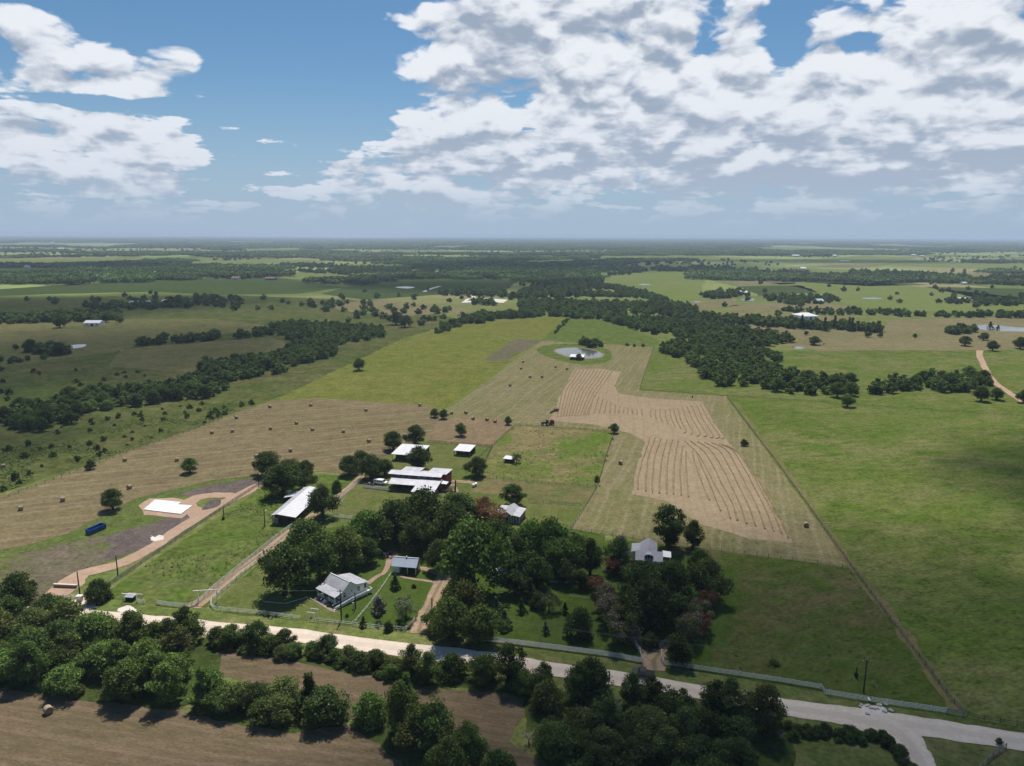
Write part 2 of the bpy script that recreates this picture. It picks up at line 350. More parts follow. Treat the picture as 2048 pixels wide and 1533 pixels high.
def strip(name, px_pts, width, m, z, jag=0.25, n=10, ground_pts=None, parent=None):
    pts = catmull(ground_pts or [g(*p) for p in px_pts], n)
    k = len(pts); ws = width if hasattr(width, '__len__') else [width] * k
    if hasattr(width, '__len__'):
        ws = [np.interp(i / (k - 1) * (len(width) - 1), range(len(width)), width) for i in range(k)]
    # resample finely
    q = []; w2 = []
    for i in range(k - 1):
        L = (pts[i + 1] - pts[i]).length; c = max(1, int(L / 1.6))
        for j in range(c): q.append(pts[i].lerp(pts[i + 1], j / c)); w2.append(ws[i] + (ws[i + 1] - ws[i]) * j / c)
    q.append(pts[-1]); w2.append(ws[-1]); vs = []; ac = []
    for i, p in enumerate(q):
        d = q[min(i + 1, len(q) - 1)] - q[max(i - 1, 0)]; d.z = 0
        if d.length < 1e-6: d = Vector((1, 0, 0))
        d.normalize(); nn = Vector((-d.y, d.x, 0))
        l = w2[i] / 2 + (vnoise(i * 0.35, 0, 1) - 0.5) * 2 * jag + (vnoise(i * 1.1, 0, 5) - .5) * jag; r = w2[i] / 2 + (vnoise(i * 0.35, 7, 2) - 0.5) * 2 * jag + (vnoise(i * 1.1, 3, 6) - .5) * jag
        for a in (1, 0.5, 0, -0.5, -1):
            vs.append(p + nn * (l * a if a > 0 else r * a) + Vector((0, 0, z - p.z))); ac.append(a)
    fs = [(i * 5 + j, i * 5 + j + 1, i * 5 + j + 6, i * 5 + j + 5) for i in range(len(q) - 1) for j in range(4)]
    me = bpy.data.meshes.new(name); me.from_pydata([tuple(v) for v in vs], [], fs); me.materials.append(m)
    me.attributes.new('across', 'FLOAT', 'POINT').data.foreach_set('value', ac)
    return link(name, me, parent, **({} if parent else {'kind': 'structure'}))

def build_ground():
    s = 45000; me = bpy.data.meshes.new('ground'); me.from_pydata([(-s, -3000, 0), (s, -3000, 0), (s, s, 0), (-s, s, 0)], [], [(0, 1, 2, 3)])
    me.materials.append(far_ground()); link('ground', me, kind='structure')
build_ground()

STRIPE_NS = math.radians(8)          # stripes running away from the viewer
G_hayfield = ground_mat('mown_hayfield', [(0.175, 0.160, 0.068), (0.215, 0.178, 0.092), (0.150, 0.155, 0.060)], 0.02, 0.10, 0.9, stripes=(math.radians(-17), 3.1, (0.27, 0.23, 0.14), 0.5))
G_tan = ground_mat('raked_stubble', [(0.34, 0.260, 0.165), (0.31, 0.235, 0.148), (0.27, 0.21, 0.128)], 0.02, 0.15, 1.2, contrast=0.7, stripes=(math.radians(-8), 2.4, (0.255, 0.195, 0.12), 0.45))
G_leftfield = ground_mat('cut_hayfield', [(0.200, 0.155, 0.085), (0.165, 0.140, 0.066), (0.150, 0.112, 0.066)], 0.016, 0.06, 0.8, stripes=(math.radians(112), 5.2, (0.27, 0.22, 0.13), 0.5))
G_brown = ground_mat('brown_stubble', [(0.145, 0.106, 0.064), (0.120, 0.096, 0.052), (0.168, 0.126, 0.078)], 0.03, 0.12, 1.1, streak=(math.radians(-12), 4.0), stripes=(math.radians(80), 3.1, (0.205, 0.15, 0.10), 0.5))
G_paddock = ground_mat('rank_paddock_grass', [(0.105, 0.135, 0.030), (0.125, 0.145, 0.045), (0.075, 0.125, 0.018)], 0.03, 0.11, 0.55, contrast=1.35)
G_back = ground_mat('yellow_pasture', [(0.145, 0.158, 0.032), (0.168, 0.164, 0.042), (0.112, 0.135, 0.028)], 0.012, 0.05, 0.5, contrast=1.1)
G_bright = ground_mat('bright_weedy_grass', [(0.105, 0.145, 0.028), (0.165, 0.150, 0.062), (0.100, 0.165, 0.020)], 0.022, 0.09, 0.6, contrast=1.2, patch=(0.022, 0.50, (0.225, 0.175, 0.085), 0.8))
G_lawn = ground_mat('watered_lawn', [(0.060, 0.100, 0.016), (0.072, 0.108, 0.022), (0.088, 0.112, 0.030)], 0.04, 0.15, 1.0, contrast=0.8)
G_yard = ground_mat('mown_yard', [(0.108, 0.136, 0.036), (0.145, 0.146, 0.050), (0.088, 0.122, 0.028)], 0.03, 0.10, 0.9, contrast=0.9)
G_dryyard = ground_mat('dry_yard', [(0.175, 0.150, 0.065), (0.120, 0.130, 0.045), (0.20, 0.155, 0.075)], 0.03, 0.10, 0.9, contrast=0.9)
G_right = ground_mat('grazed_pasture', [(0.114, 0.145, 0.032), (0.160, 0.160, 0.058), (0.088, 0.132, 0.021)], 0.014, 0.05, 0.6, streak=(math.radians(15), 1.9), contrast=1.5, patch=(0.02, 0.53, (0.078, 0.115, 0.020), 0.6))
G_front = ground_mat('roadside_pasture', [(0.078, 0.102, 0.022), (0.125, 0.108, 0.047), (0.062, 0.102, 0.015)], 0.02, 0.10, 0.7, contrast=1.2, streak=(math.radians(20), 1.6))
G_olive = ground_mat('olive_pasture', [(0.132, 0.128, 0.048), (0.162, 0.142, 0.064), (0.098, 0.116, 0.036)], 0.009, 0.04, 0.4)
G_rough = ground_mat('scrubby_pasture', [(0.085, 0.105, 0.028), (0.120, 0.112, 0.045), (0.060, 0.082, 0.020)], 0.012, 0.06, 0.35, contrast=1.3)
G_crop = ground_mat('dark_crop', [(0.055, 0.082, 0.022), (0.066, 0.090, 0.028), (0.052, 0.076, 0.022)], 0.006, 0.03, 0.3, contrast=0.6)
G_lime = ground_mat('bright_meadow', [(0.150, 0.185, 0.045), (0.170, 0.190, 0.062), (0.130, 0.165, 0.042)], 0.008, 0.03, 0.3, contrast=0.6)
G_straw = ground_mat('straw_meadow', [(0.200, 0.168, 0.085), (0.165, 0.152, 0.070), (0.22, 0.18, 0.10)], 0.008, 0.03, 0.3, contrast=0.8)
G_soil = ground_mat('dark_bare_soil', [(0.135, 0.108, 0.095), (0.115, 0.092, 0.082), (0.165, 0.130, 0.110)], 0.05, 0.2, 1.3)
G_darksoil = ground_mat('grey_soil', [(0.165, 0.135, 0.095), (0.135, 0.110, 0.075), (0.12, 0.12, 0.06)], 0.02, 0.1, 0.8, contrast=1.2, patch=(0.04, 0.5, (0.105, 0.125, 0.035), 0.7))
G_red = ground_mat('red_gravel', [(0.44, 0.305, 0.215), (0.40, 0.275, 0.190), (0.48, 0.345, 0.25)], 0.05, 0.2, 1.5, contrast=0.5)
G_road = ground_mat('caliche_road', [(0.67, 0.57, 0.465), (0.70, 0.60, 0.50), (0.61, 0.51, 0.41)], 0.04, 0.16, 1.4, contrast=0.30, rut=(0.42, (0.56, 0.465, 0.37), 0.55, 0.45))
G_track = ground_mat('two_rut_track', [(0.40, 0.29, 0.20), (0.36, 0.255, 0.175), (0.30, 0.22, 0.14)], 0.06, 0.25, 1.4, contrast=0.7, rut=(0.32, (0.175, 0.15, 0.07), 0.8, 0.5))
G_path = ground_mat('brick_walk', [(0.36, 0.245, 0.19), (0.32, 0.215, 0.165), (0.40, 0.28, 0.22)], 0.1, 0.4, 2.5, contrast=0.6)
G_caliche = ground_mat('white_caliche', [(0.70, 0.65, 0.60), (0.66, 0.58, 0.50), (0.74, 0.70, 0.66)], 0.05, 0.2, 1.4, contrast=0.4)
G_green = ground_mat('lush_ditch_grass', [(0.088, 0.132, 0.030), (0.105, 0.135, 0.036), (0.115, 0.120, 0.045)], 0.05, 0.14, 0.9, contrast=1.4)

# big pastures first (low), details later (high)
sheet('pasture', [(1312, 690), (1500, 700), (1640, 702), (2300, 700), (2700, 1000), (2700, 1560), (2048, 1470), (1932, 1428), (1700, 1130), (1452, 793), (1278, 781)], G_right, 0.02, 1.0)
sheet('pasture', [(555, 797), (690, 722), (800, 680), (960, 638), (1137, 634), (1082, 681), (865, 838)], G_back, 0.02, 1.0)
sheet('pasture', [(1137, 634), (1190, 636), (1262, 658), (1322, 682), (1308, 694), (1082, 681)], G_paddock, 0.03, 1.0)
sheet('pasture', [(0, 596), (440, 590), (700, 600), (930, 640), (800, 680), (560, 795), (470, 826), (390, 858), (200, 922), (-100, 1020), (-300, 900), (-200, 640)], G_rough, 0.03, 1.5)
sheet('pasture', [(-60, 645), (230, 639), (420, 638), (565, 655), (470, 666), (280, 688), (230, 705), (-60, 740)], G_olive, 0.05, 2)
sheet('pasture', [(215, 735), (240, 700), (340, 690), (540, 675), (590, 690), (480, 722), (400, 748)], G_olive, 0.06, 2)
sheet('crop_field', [(-100, 585), (60, 575), (300, 557), (560, 556), (690, 575), (600, 588), (440, 590), (300, 584), (120, 588), (-100, 596)], G_crop, 0.06, 3)
sheet('crop_field', [(690, 575), (820, 552), (1040, 560), (1010, 582), (850, 592), (730, 600), (640, 588)], G_crop, 0.07, 3)
for nm, pts, m_ in [
    ('meadow', [(-60, 520), (230, 516), (425, 512), (310, 524), (-60, 532)], G_lime), ('meadow', [(560, 546), (640, 543), (735, 550), (700, 562), (560, 557)], G_lime),
    ('meadow', [(330, 521), (440, 510), (470, 514), (400, 525)], G_lime), ('meadow', [(-60, 537), (140, 535), (230, 541), (90, 546), (-60, 546)], G_lime),
    ('meadow', [(350, 527), (520, 519), (620, 520), (660, 524), (460, 530)], G_lime), ('meadow', [(450, 500), (560, 497), (640, 499), (540, 503)], G_lime), ('meadow', [(90, 493), (180, 491), (280, 494), (170, 497)], G_straw),
    ('meadow', [(640, 533), (700, 528), (820, 530), (800, 536)], G_lime), ('meadow', [(1540, 566), (1765, 566), (2100, 602), (2100, 626), (1740, 622), (1600, 576)], G_lime),
    ('crop_field', [(1480, 574), (1600, 571), (1640, 585), (1520, 592)], G_crop), ('crop_field', [(1600, 558), (1700, 561), (1860, 570), (1740, 573), (1620, 566)], G_crop),
    ('crop_field', [(1850, 574), (2100, 579), (2100, 606), (1960, 598)], G_crop), ('meadow', [(1440, 562), (1560, 560), (1595, 568), (1480, 573)], G_straw),
    ('meadow', [(1460, 612), (1620, 601), (1710, 616), (1650, 624), (1460, 622)], G_straw), ('meadow', [(1440, 625), (1720, 634), (1690, 642), (1440, 637)], G_straw),
    ('meadow', [(1390, 644), (1560, 655), (1770, 664), (1770, 640), (2200, 632), (2200, 696), (1900, 702), (1640, 702), (1560, 690), (1600, 680)], G_straw),
    ('meadow', [(1190, 513), (1380, 512), (1500, 516), (1300, 521)], G_lime), ('meadow', [(1530, 537), (1700, 539), (1860, 545), (1640, 551)], G_lime), ('meadow', [(1590, 521), (1720, 512), (1840, 515), (1760, 530)], G_lime),
    ('meadow', [(1160, 546), (1380, 540), (1410, 560), (1400, 600), (1330, 612), (1240, 590)], G_lime), ('meadow', [(1830, 545), (2100, 550), (2100, 560), (1880, 556)], G_straw),
    ('meadow', [(1370, 606), (1470, 598), (1475, 612), (1400, 622)], G_straw), ('meadow', [(1600, 533), (1690, 529), (1800, 533), (1700, 537)], G_straw),
    ('meadow', [(640, 610), (760, 600), (880, 612), (960, 622), (820, 632), (700, 625)], G_straw), ('meadow', [(380, 505), (470, 507), (430, 510), (360, 509)], G_lime), ('meadow', [(1000, 525), (1140, 519), (1190, 523), (1080, 530)], G_lime),
    ('meadow', [(1480, 500), (1620, 497), (1700, 499), (1560, 503)], G_lime), ('meadow', [(820, 495), (930, 492), (990, 494), (900, 498)], G_straw), ('meadow', [(1800, 530), (1950, 527), (2100, 531), (1930, 536)], G_lime),
]:
    sheet(nm, pts, m_, 0.08, 4)

# left farmland
sheet('hay_field', [(470, 826), (555, 800), (640, 797), (868, 812), (900, 832), (870, 860), (718, 950), (650, 944), (560, 942), (505, 952), (430, 970), (290, 995), (200, 1040), (130, 1070), (-200, 1160), (-400, 1120), (-200, 1050), (60, 975), (250, 905), (390, 858)], G_leftfield, 0.05, 1.0)
sheet('grass_verge', [(-60, 1110), (60, 1092), (150, 1062), (270, 998), (420, 962), (515, 950), (560, 944), (540, 965), (470, 985), (395, 990), (330, 998), (385, 1040), (300, 1072), (180, 1075), (60, 1110), (-60, 1125)], G_green, 0.06, 0.8)
sheet('rough_yard', [(-200, 1165), (0, 1122), (100, 1095), (215, 1070), (255, 1100), (170, 1148), (120, 1172), (100, 1205), (0, 1210), (-200, 1230)], G_darksoil, 0.065, 1.0)
sheet('bare_soil', [(212, 1078), (250, 1062), (310, 1046), (345, 1030), (393, 1028), (396, 1036), (330, 1075), (275, 1102), (232, 1118), (200, 1126), (222, 1100)], G_soil, 0.07, 0.7)
sheet('bare_soil', [(358, 990), (400, 975), (480, 962), (545, 952), (540, 970), (500, 982), (470, 993), (400, 994)], G_soil, 0.07, 0.7)
sheet('bare_soil', [(275, 1012), (300, 997), (345, 996), (372, 1003), (392, 1012), (365, 1036), (290, 1030)], G_red, 0.072, 0.8)
strip('dirt_driveway', [(110, 1192), (136, 1172), (165, 1148), (240, 1128), (300, 1098), (345, 1067), (392, 1038), (430, 1015), (475, 993), (520, 970)], [6, 8, 6, 5.2, 5, 5, 5, 6, 6, 5], G_red, 0.09, 0.3)
strip('dirt_driveway', [(395, 1036), (388, 1022), (375, 1010), (392, 997), (430, 991), (470, 992)], [4, 5.5, 6, 6, 6, 5], G_red, 0.095, 0.3)
sheet('soil_island', [(408, 1012), (420, 1002), (440, 1000), (438, 1012), (420, 1019), (402, 1021)], G_soil, 0.10, 0.3, smooth=True)
sheet('caliche_patch', [(300, 1076), (304, 1071), (310, 1075), (318, 1071), (327, 1074), (325, 1080), (312, 1083), (303, 1081)], G_caliche, 0.10, 0.6, step=0.8)
# paddock left of the ranch drive, yards, lawns
sheet('paddock', [(196, 1196), (300, 1125), (430, 1040), (556, 955), (640, 950), (720, 952), (640, 1020), (600, 1046), (405, 1190), (378, 1213), (300, 1207)], G_paddock, 0.05, 0.5)
sheet('yard', [(640, 1060), (660, 1030), (722, 958), (770, 930), (850, 884), (985, 893), (965, 955), (1195, 972), (1142, 1056), (1000, 1060), (900, 1030), (760, 1040)], G_yard, 0.055, 0.5)
sheet('dry_yard', [(962, 956), (1080, 966), (1194, 975), (1176, 1006), (1060, 1000), (1000, 990), (940, 985)], G_dryyard, 0.06, 0.6)
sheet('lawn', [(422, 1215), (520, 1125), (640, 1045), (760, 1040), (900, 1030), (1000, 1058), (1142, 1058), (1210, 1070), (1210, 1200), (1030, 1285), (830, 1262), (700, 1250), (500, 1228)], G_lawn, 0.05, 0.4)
sheet('lawn', [(422, 1215), (500, 1145), (560, 1120), (560, 1190), (640, 1200), (680, 1232), (690, 1248), (500, 1228)], G_yard, 0.06, 1.5)
sheet('paddock', [(1030, 851), (1228, 864), (1196, 972), (966, 956), (985, 893)], G_bright, 0.06, 0.4)
sheet('tilled_plot', [(848, 884), (870, 850), (905, 836), (1000, 838), (1030, 851), (985, 893)], ground_mat('tilled_stubble', [(0.235, 0.165, 0.10), (0.20, 0.145, 0.085), (0.165, 0.14, 0.07)], 0.03, 0.12, 1.0, stripes=(math.radians(-28), 3.4, (0.27, 0.2, 0.125), 0.5)), 0.055, 0.6)
sheet('grey_field', [(968, 721), (1030, 678), (1084, 682), (1012, 723)], G_darksoil, 0.05, 0.8)
# the hay field with its raked part
sheet('hay_field', [(1085, 683), (1308, 694), (1278, 781), (1452, 793), (1700, 1134), (1420, 1100), (1140, 1058), (1196, 972), (1228, 864), (1030, 850), (900, 836), (868, 840)], G_hayfield, 0.045, 0.4)
tanf = sheet('raked_field', [(1150, 738), (1200, 738), (1243, 745), (1228, 772), (1240, 788), (1300, 797), (1405, 804), (1428, 845), (1450, 874), (1490, 922), (1530, 990), (1560, 1045), (1586, 1086), (1500, 1078), (1400, 1050), (1335, 1005), (1266, 988), (1275, 930), (1290, 884), (1262, 868), (1190, 850), (1095, 842), (1110, 822), (1118, 795)], G_tan, 0.065, 0.7)
sheet('mown_bank', [(1085, 693), (1130, 688), (1190, 692), (1222, 704), (1218, 722), (1180, 730), (1140, 726), (1100, 716), (1075, 704)], G_paddock, 0.06, 0.8, smooth=True)
sheet('front_field', [(1212, 1080), (1300, 1085), (1420, 1102), (1702, 1137), (1930, 1428), (1650, 1386), (1330, 1330), (1210, 1310), (1205, 1200)], G_front, 0.05, 0.5)
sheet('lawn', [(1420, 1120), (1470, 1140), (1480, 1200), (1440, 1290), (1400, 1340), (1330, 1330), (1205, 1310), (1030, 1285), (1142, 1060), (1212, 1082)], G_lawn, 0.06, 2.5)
strip('worn_track', [(1470, 805), (1560, 925), (1640, 1040), (1712, 1142), (1780, 1230), (1850, 1330), (1915, 1420)], [2, 2, 2.4, 3, 3, 3.5, 4], G_dryyard, 0.075, 0.7)
strip('worn_track', [(700, 1100), (560, 1170), (480, 1190)], 1.2, G_yard, 0.08, 0.3)
# fields in front of the road
sheet('brown_field', [(-300, 1350), (0, 1374), (120, 1392), (260, 1410), (400, 1432), (480, 1446), (570, 1462), (680, 1440), (760, 1475), (840, 1520), (900, 1580), (600, 1750), (-300, 1750)], G_brown, 0.05, 0.9)
sheet('brown_field', [(355, 1282), (440, 1290), (540, 1302), (640, 1318), (720, 1338), (770, 1362), (830, 1380), (920, 1384), (990, 1384), (1035, 1400), (1048, 1430), (1020, 1480), (1060, 1510), (1120, 1545), (1160, 1620), (1040, 1620), (1000, 1540), (900, 1480), (700, 1440), (560, 1380), (380, 1340)], G_brown, 0.05, 0.7)
sheet('grass_strip', [(640, 1312), (760, 1345), (850, 1376), (960, 1378), (1040, 1392), (1062, 1430), (1050, 1470), (1110, 1440), (1100, 1400), (960, 1352), (800, 1338)], G_front, 0.06, 0.8)
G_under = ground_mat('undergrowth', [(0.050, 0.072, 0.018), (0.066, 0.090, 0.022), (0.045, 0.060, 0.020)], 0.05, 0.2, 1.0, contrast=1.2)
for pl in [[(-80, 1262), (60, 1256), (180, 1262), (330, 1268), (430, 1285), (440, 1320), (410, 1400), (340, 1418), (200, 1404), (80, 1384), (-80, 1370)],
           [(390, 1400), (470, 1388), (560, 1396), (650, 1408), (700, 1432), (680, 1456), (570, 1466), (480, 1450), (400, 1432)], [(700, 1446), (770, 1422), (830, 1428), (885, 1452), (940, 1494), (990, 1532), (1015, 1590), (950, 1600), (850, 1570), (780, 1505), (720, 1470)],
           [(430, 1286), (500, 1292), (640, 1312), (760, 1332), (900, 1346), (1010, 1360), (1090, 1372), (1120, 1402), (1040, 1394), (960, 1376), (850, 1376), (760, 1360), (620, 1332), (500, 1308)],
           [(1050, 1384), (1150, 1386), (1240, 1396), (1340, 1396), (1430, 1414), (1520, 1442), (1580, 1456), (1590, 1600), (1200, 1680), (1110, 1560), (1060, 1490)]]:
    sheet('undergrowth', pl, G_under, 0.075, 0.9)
# road
strip('gravel_road', [(-900, 1195), (-300, 1213), (-100, 1219), (60, 1226), (200, 1236), (320, 1247), (430, 1257), (560, 1268), (700, 1286), (840, 1304), (960, 1317), (1080, 1336), (1200, 1353), (1330, 1372), (1480, 1400), (1600, 1420), (1750, 1440), (1900, 1462), (2048, 1485), (2300, 1520), (3000, 1610)], [6, 6, 6, 6.2, 6.4, 6.4, 6.2, 6, 6, 6, 5.8, 5.6, 5.4, 5.4, 5.8, 6.6, 6.6, 6.2, 6, 6], G_road, 0.09, 0.25)
strip('gravel_road', [(1700, 1436), (1760, 1450), (1800, 1470), (1825, 1500), (1848, 1540), (1880, 1600), (1960, 1780)], [7, 8, 8.5, 6, 5.2, 5.2, 5.2], G_road, 0.095, 0.25)
strip('gravel_apron', [(245, 1215), (262, 1228), (270, 1240)], [3, 3, 4.5], G_caliche, 0.1, 0.4)
strip('gravel_apron', [(1742, 1412), (1748, 1422), (1755, 1432)], [4, 5, 7], G_caliche, 0.1, 0.6)
strip('gravel_apron', [(150, 1200), (150, 1212), (165, 1226)], [6, 7, 9], G_road, 0.098, 0.5)
# drives and paths
strip('ranch_drive', [(385, 1216), (410, 1198), (470, 1148), (535, 1100), (590, 1056), (650, 1015), (700, 975), (725, 952)], [4.5, 3.8, 3.6, 3.6, 3.6, 3.4, 3.4, 3.2], G_track, 0.08, 0.3)
strip('cottage_drive', [(836, 1268), (846, 1240), (862, 1205), (880, 1168), (892, 1150)], [4.5, 4, 3.8, 4.2, 5], G_track, 0.085, 0.25)
strip('gravel_path', [(892, 1150), (870, 1144), (845, 1138), (830, 1140)], [4, 2.5, 2.5, 3], G_track, 0.09, 0.3)
strip('brick_path', [(880, 1166), (850, 1162), (810, 1156), (800, 1150)], 1.1, G_path, 0.09, 0.08)
strip('brick_path', [(736, 1168), (752, 1155), (768, 1146), (776, 1130), (780, 1118)], [1.6, 1.5, 1.5, 1.6, 2.4], G_path, 0.09, 0.08)
sheet('fire_pit_patio', [(770, 1110), (776, 1104), (786, 1103), (796, 1106), (797, 1112), (788, 1117), (775, 1116)], G_path, 0.1, 0.1, smooth=True)
strip('brick_path', [(638, 1192), (634, 1199), (645, 1208), (660, 1218), (672, 1224)], 1.3, G_path, 0.09, 0.08)
strip('dirt_path', [(905, 968), (912, 985), (925, 1002), (935, 1018)], [1.5, 2.4, 3, 3], G_track, 0.08, 0.3)
strip('dirt_path', [(900, 963), (925, 964), (948, 966)], [2.5, 3, 3], G_track, 0.085, 0.3)
strip('house_drive', [(1310, 1342), (1305, 1318), (1290, 1300), (1272, 1276), (1262, 1255), (1240, 1220)], [5, 5, 3.8, 3.2, 3.2, 3.2], G_track, 0.08, 0.25)
strip('house_drive', [(1306, 1322), (1318, 1308), (1322, 1296), (1345, 1280)], [4, 4, 3.4, 3], G_track, 0.085, 0.25)
strip('ranch_road', [(1990, 690), (1960, 702), (1966, 728), (1985, 760), (2012, 782), (2050, 806)], [5, 5, 4.5, 4.5, 4.5, 4.5], G_red, 0.07, 0.3)
strip('pale_road', [(848, 584), (862, 578), (880, 573)], 7, G_caliche, 0.1, 0.5)
strip('pale_road', [(942, 590), (948, 596), (938, 602)], 6, G_caliche, 0.1, 0.5)
strip('pale_road', [(1792, 540), (1805, 544), (1812, 549)], 9, G_caliche, 0.1, 0.5)
strip('pale_road', [(1580, 558), (1590, 563), (1598, 568)], 7, G_straw, 0.1, 0.5)
sheet('caliche_pad', [(922, 606), (935, 598), (975, 597), (1016, 600), (1008, 606), (960, 605)], G_caliche, 0.1, 2)
# ponds
def water_mat():
    m = bpy.data.materials.new('pond_water'); m.use_nodes = True; t = m.node_tree; n = N(t); b = t.nodes['Principled BSDF']
    b.inputs['Base Color'].default_value = (0.075, 0.080, 0.070, 1); b.inputs['Roughness'].default_value = 0.07; b.inputs['Specular IOR Level'].default_value = 0.5
    bp = n.new('ShaderNodeBump'); bp.inputs['Strength'].default_value = 0.12; bp.inputs['Distance'].default_value = 0.2
    n.l.new(n.noise(n.new('ShaderNodeTexCoord').outputs['Object'], 0.8, 3), bp.inputs['Height']); n.l.new(bp.outputs[0], b.inputs['Normal']); return m
G_mudbank = ground_mat('mud_bank', [(0.24, 0.185, 0.12), (0.20, 0.165, 0.10), (0.15, 0.13, 0.06)], 0.05, 0.2, 1.0)
M_water = water_mat()
sheet('mud_bank', [(1106, 702), (1132, 695.5), (1168, 696), (1198, 703), (1210, 711), (1196, 717.5), (1160, 719.5), (1128, 713)], G_mudbank, 0.08, 0.7, smooth=True)
sheet('pond', [(1110, 702), (1132, 697), (1166, 697.5), (1195, 704), (1206, 711), (1193, 716), (1160, 717.5), (1130, 711.5)], M_water, 0.11, 0.5, smooth=True)
for pts in [[(134, 693), (150, 690), (172, 689.5), (168, 694), (150, 697.5), (136, 697)], [(790, 575), (808, 573.5), (830, 575), (815, 577.5)], [(1276, 569), (1290, 568), (1302, 569.5), (1288, 571)],
            [(1930, 652), (1980, 650), (2048, 656), (2200, 660), (2200, 668), (2048, 664), (1985, 662), (1945, 657)], [(1722, 596.5), (1745, 595.5), (1766, 597.5), (1745, 599)], [(1584, 695), (1598, 694), (1610, 696), (1596, 699)], [(1480, 598), (1500, 597), (1510, 600), (1494, 603)], [(1386, 603.5), (1396, 603), (1402, 604.5), (1392, 605.5)]]:
    sheet('pond', pts, M_water, 0.11, 0.5, smooth=True)

# ------------------------------------------------------------------ windrows of raked hay
M['windrow'] = mat('cured_hay', (0.170, 0.130, 0.068), 0.95, var=0.3, vscale=0.8)
def windrow(px_pts, w=0.85):
    pts = catmull([g(*p) for p in px_pts], 6); vs = []; fs = []; q = []
    for i in range(len(pts) - 1):
        L = (pts[i + 1] - pts[i]).length; c = max(1, int(L / 1.3))
        q += [pts[i].lerp(pts[i + 1], j / c) for j in range(c)]
    q.append(pts[-1])
    for i, p in enumerate(q):
        d = (q[min(i + 1, len(q) - 1)] - q[max(i - 1, 0)]).normalized(); nn = Vector((-d.y, d.x, 0))
        ww = w * (0.45 + 0.7 * vnoise(i * 0.6, p.x, 4)) * 0.5; off = (vnoise(i * 0.12, p.x * 0.1, 8) - 0.5) * 0.4
        h = 0.22 + 0.28 * vnoise(i * 0.8, p.x, 2)
        for a, hh in ((1, 0.0), (0.35, h), (-0.35, h), (-1, 0.0)): vs.append(tuple(p + nn * (a * ww + off) + Vector((0, 0, 0.07 + hh))))
    fs = [(i * 4 + j, i * 4 + j + 1, i * 4 + j + 5, i * 4 + j + 4) for i in range(len(q) - 1) for j in range(3)]
    me = bpy.data.meshes.new('windrow'); me.from_pydata(vs, [], fs); me.materials.append(M['windrow']); link('windrow', me, tanf)
def along(poly, t):
    P = [Vector((x, y)) for x, y in poly]; L = [(P[i + 1] - P[i]).length for i in range(len(P) - 1)]; s = t * sum(L)
    for i, l in enumerate(L):
        if s <= l or i == len(L) - 1: return P[i].lerp(P[i + 1], min(1, s / l))
        s -= l
def fan(top, bot, n, bend=0.0, t0=0.0, t1=1.0):
    for i in range(n):
        t = t0 + (t1 - t0) * i / (n - 1); a = along(top, t); b = along(bot, t); e = 0.03 * vnoise(i, 1, 3); a2 = a.lerp(b, 0.02 + e); b2 = a.lerp(b, 0.98 - e)
        p1 = a2.lerp(b2, 0.33) + Vector((bend, 0)); p2 = a2.lerp(b2, 0.7) + Vector((bend * 0.8, 0))
        windrow([tuple(a2), tuple(p1), tuple(p2), tuple(b2)])
def q4(*pts): return [(980 + x / 3.832, 780 + y / 3.832) for x, y in pts]
for i in range(11):                                                    # fanning rows, far block
    t = i / 10; a = along([(1154, 739), (1200, 740), (1241, 746)], t * .80); c = (1126 + 66 * t, 781 + 8 * t); b = (1115 + 57 * t, 834 - 3 * t)
    windrow([tuple(a), ((a.x + c[0]) / 2 + .5, (a.y + c[1]) / 2), c, b])
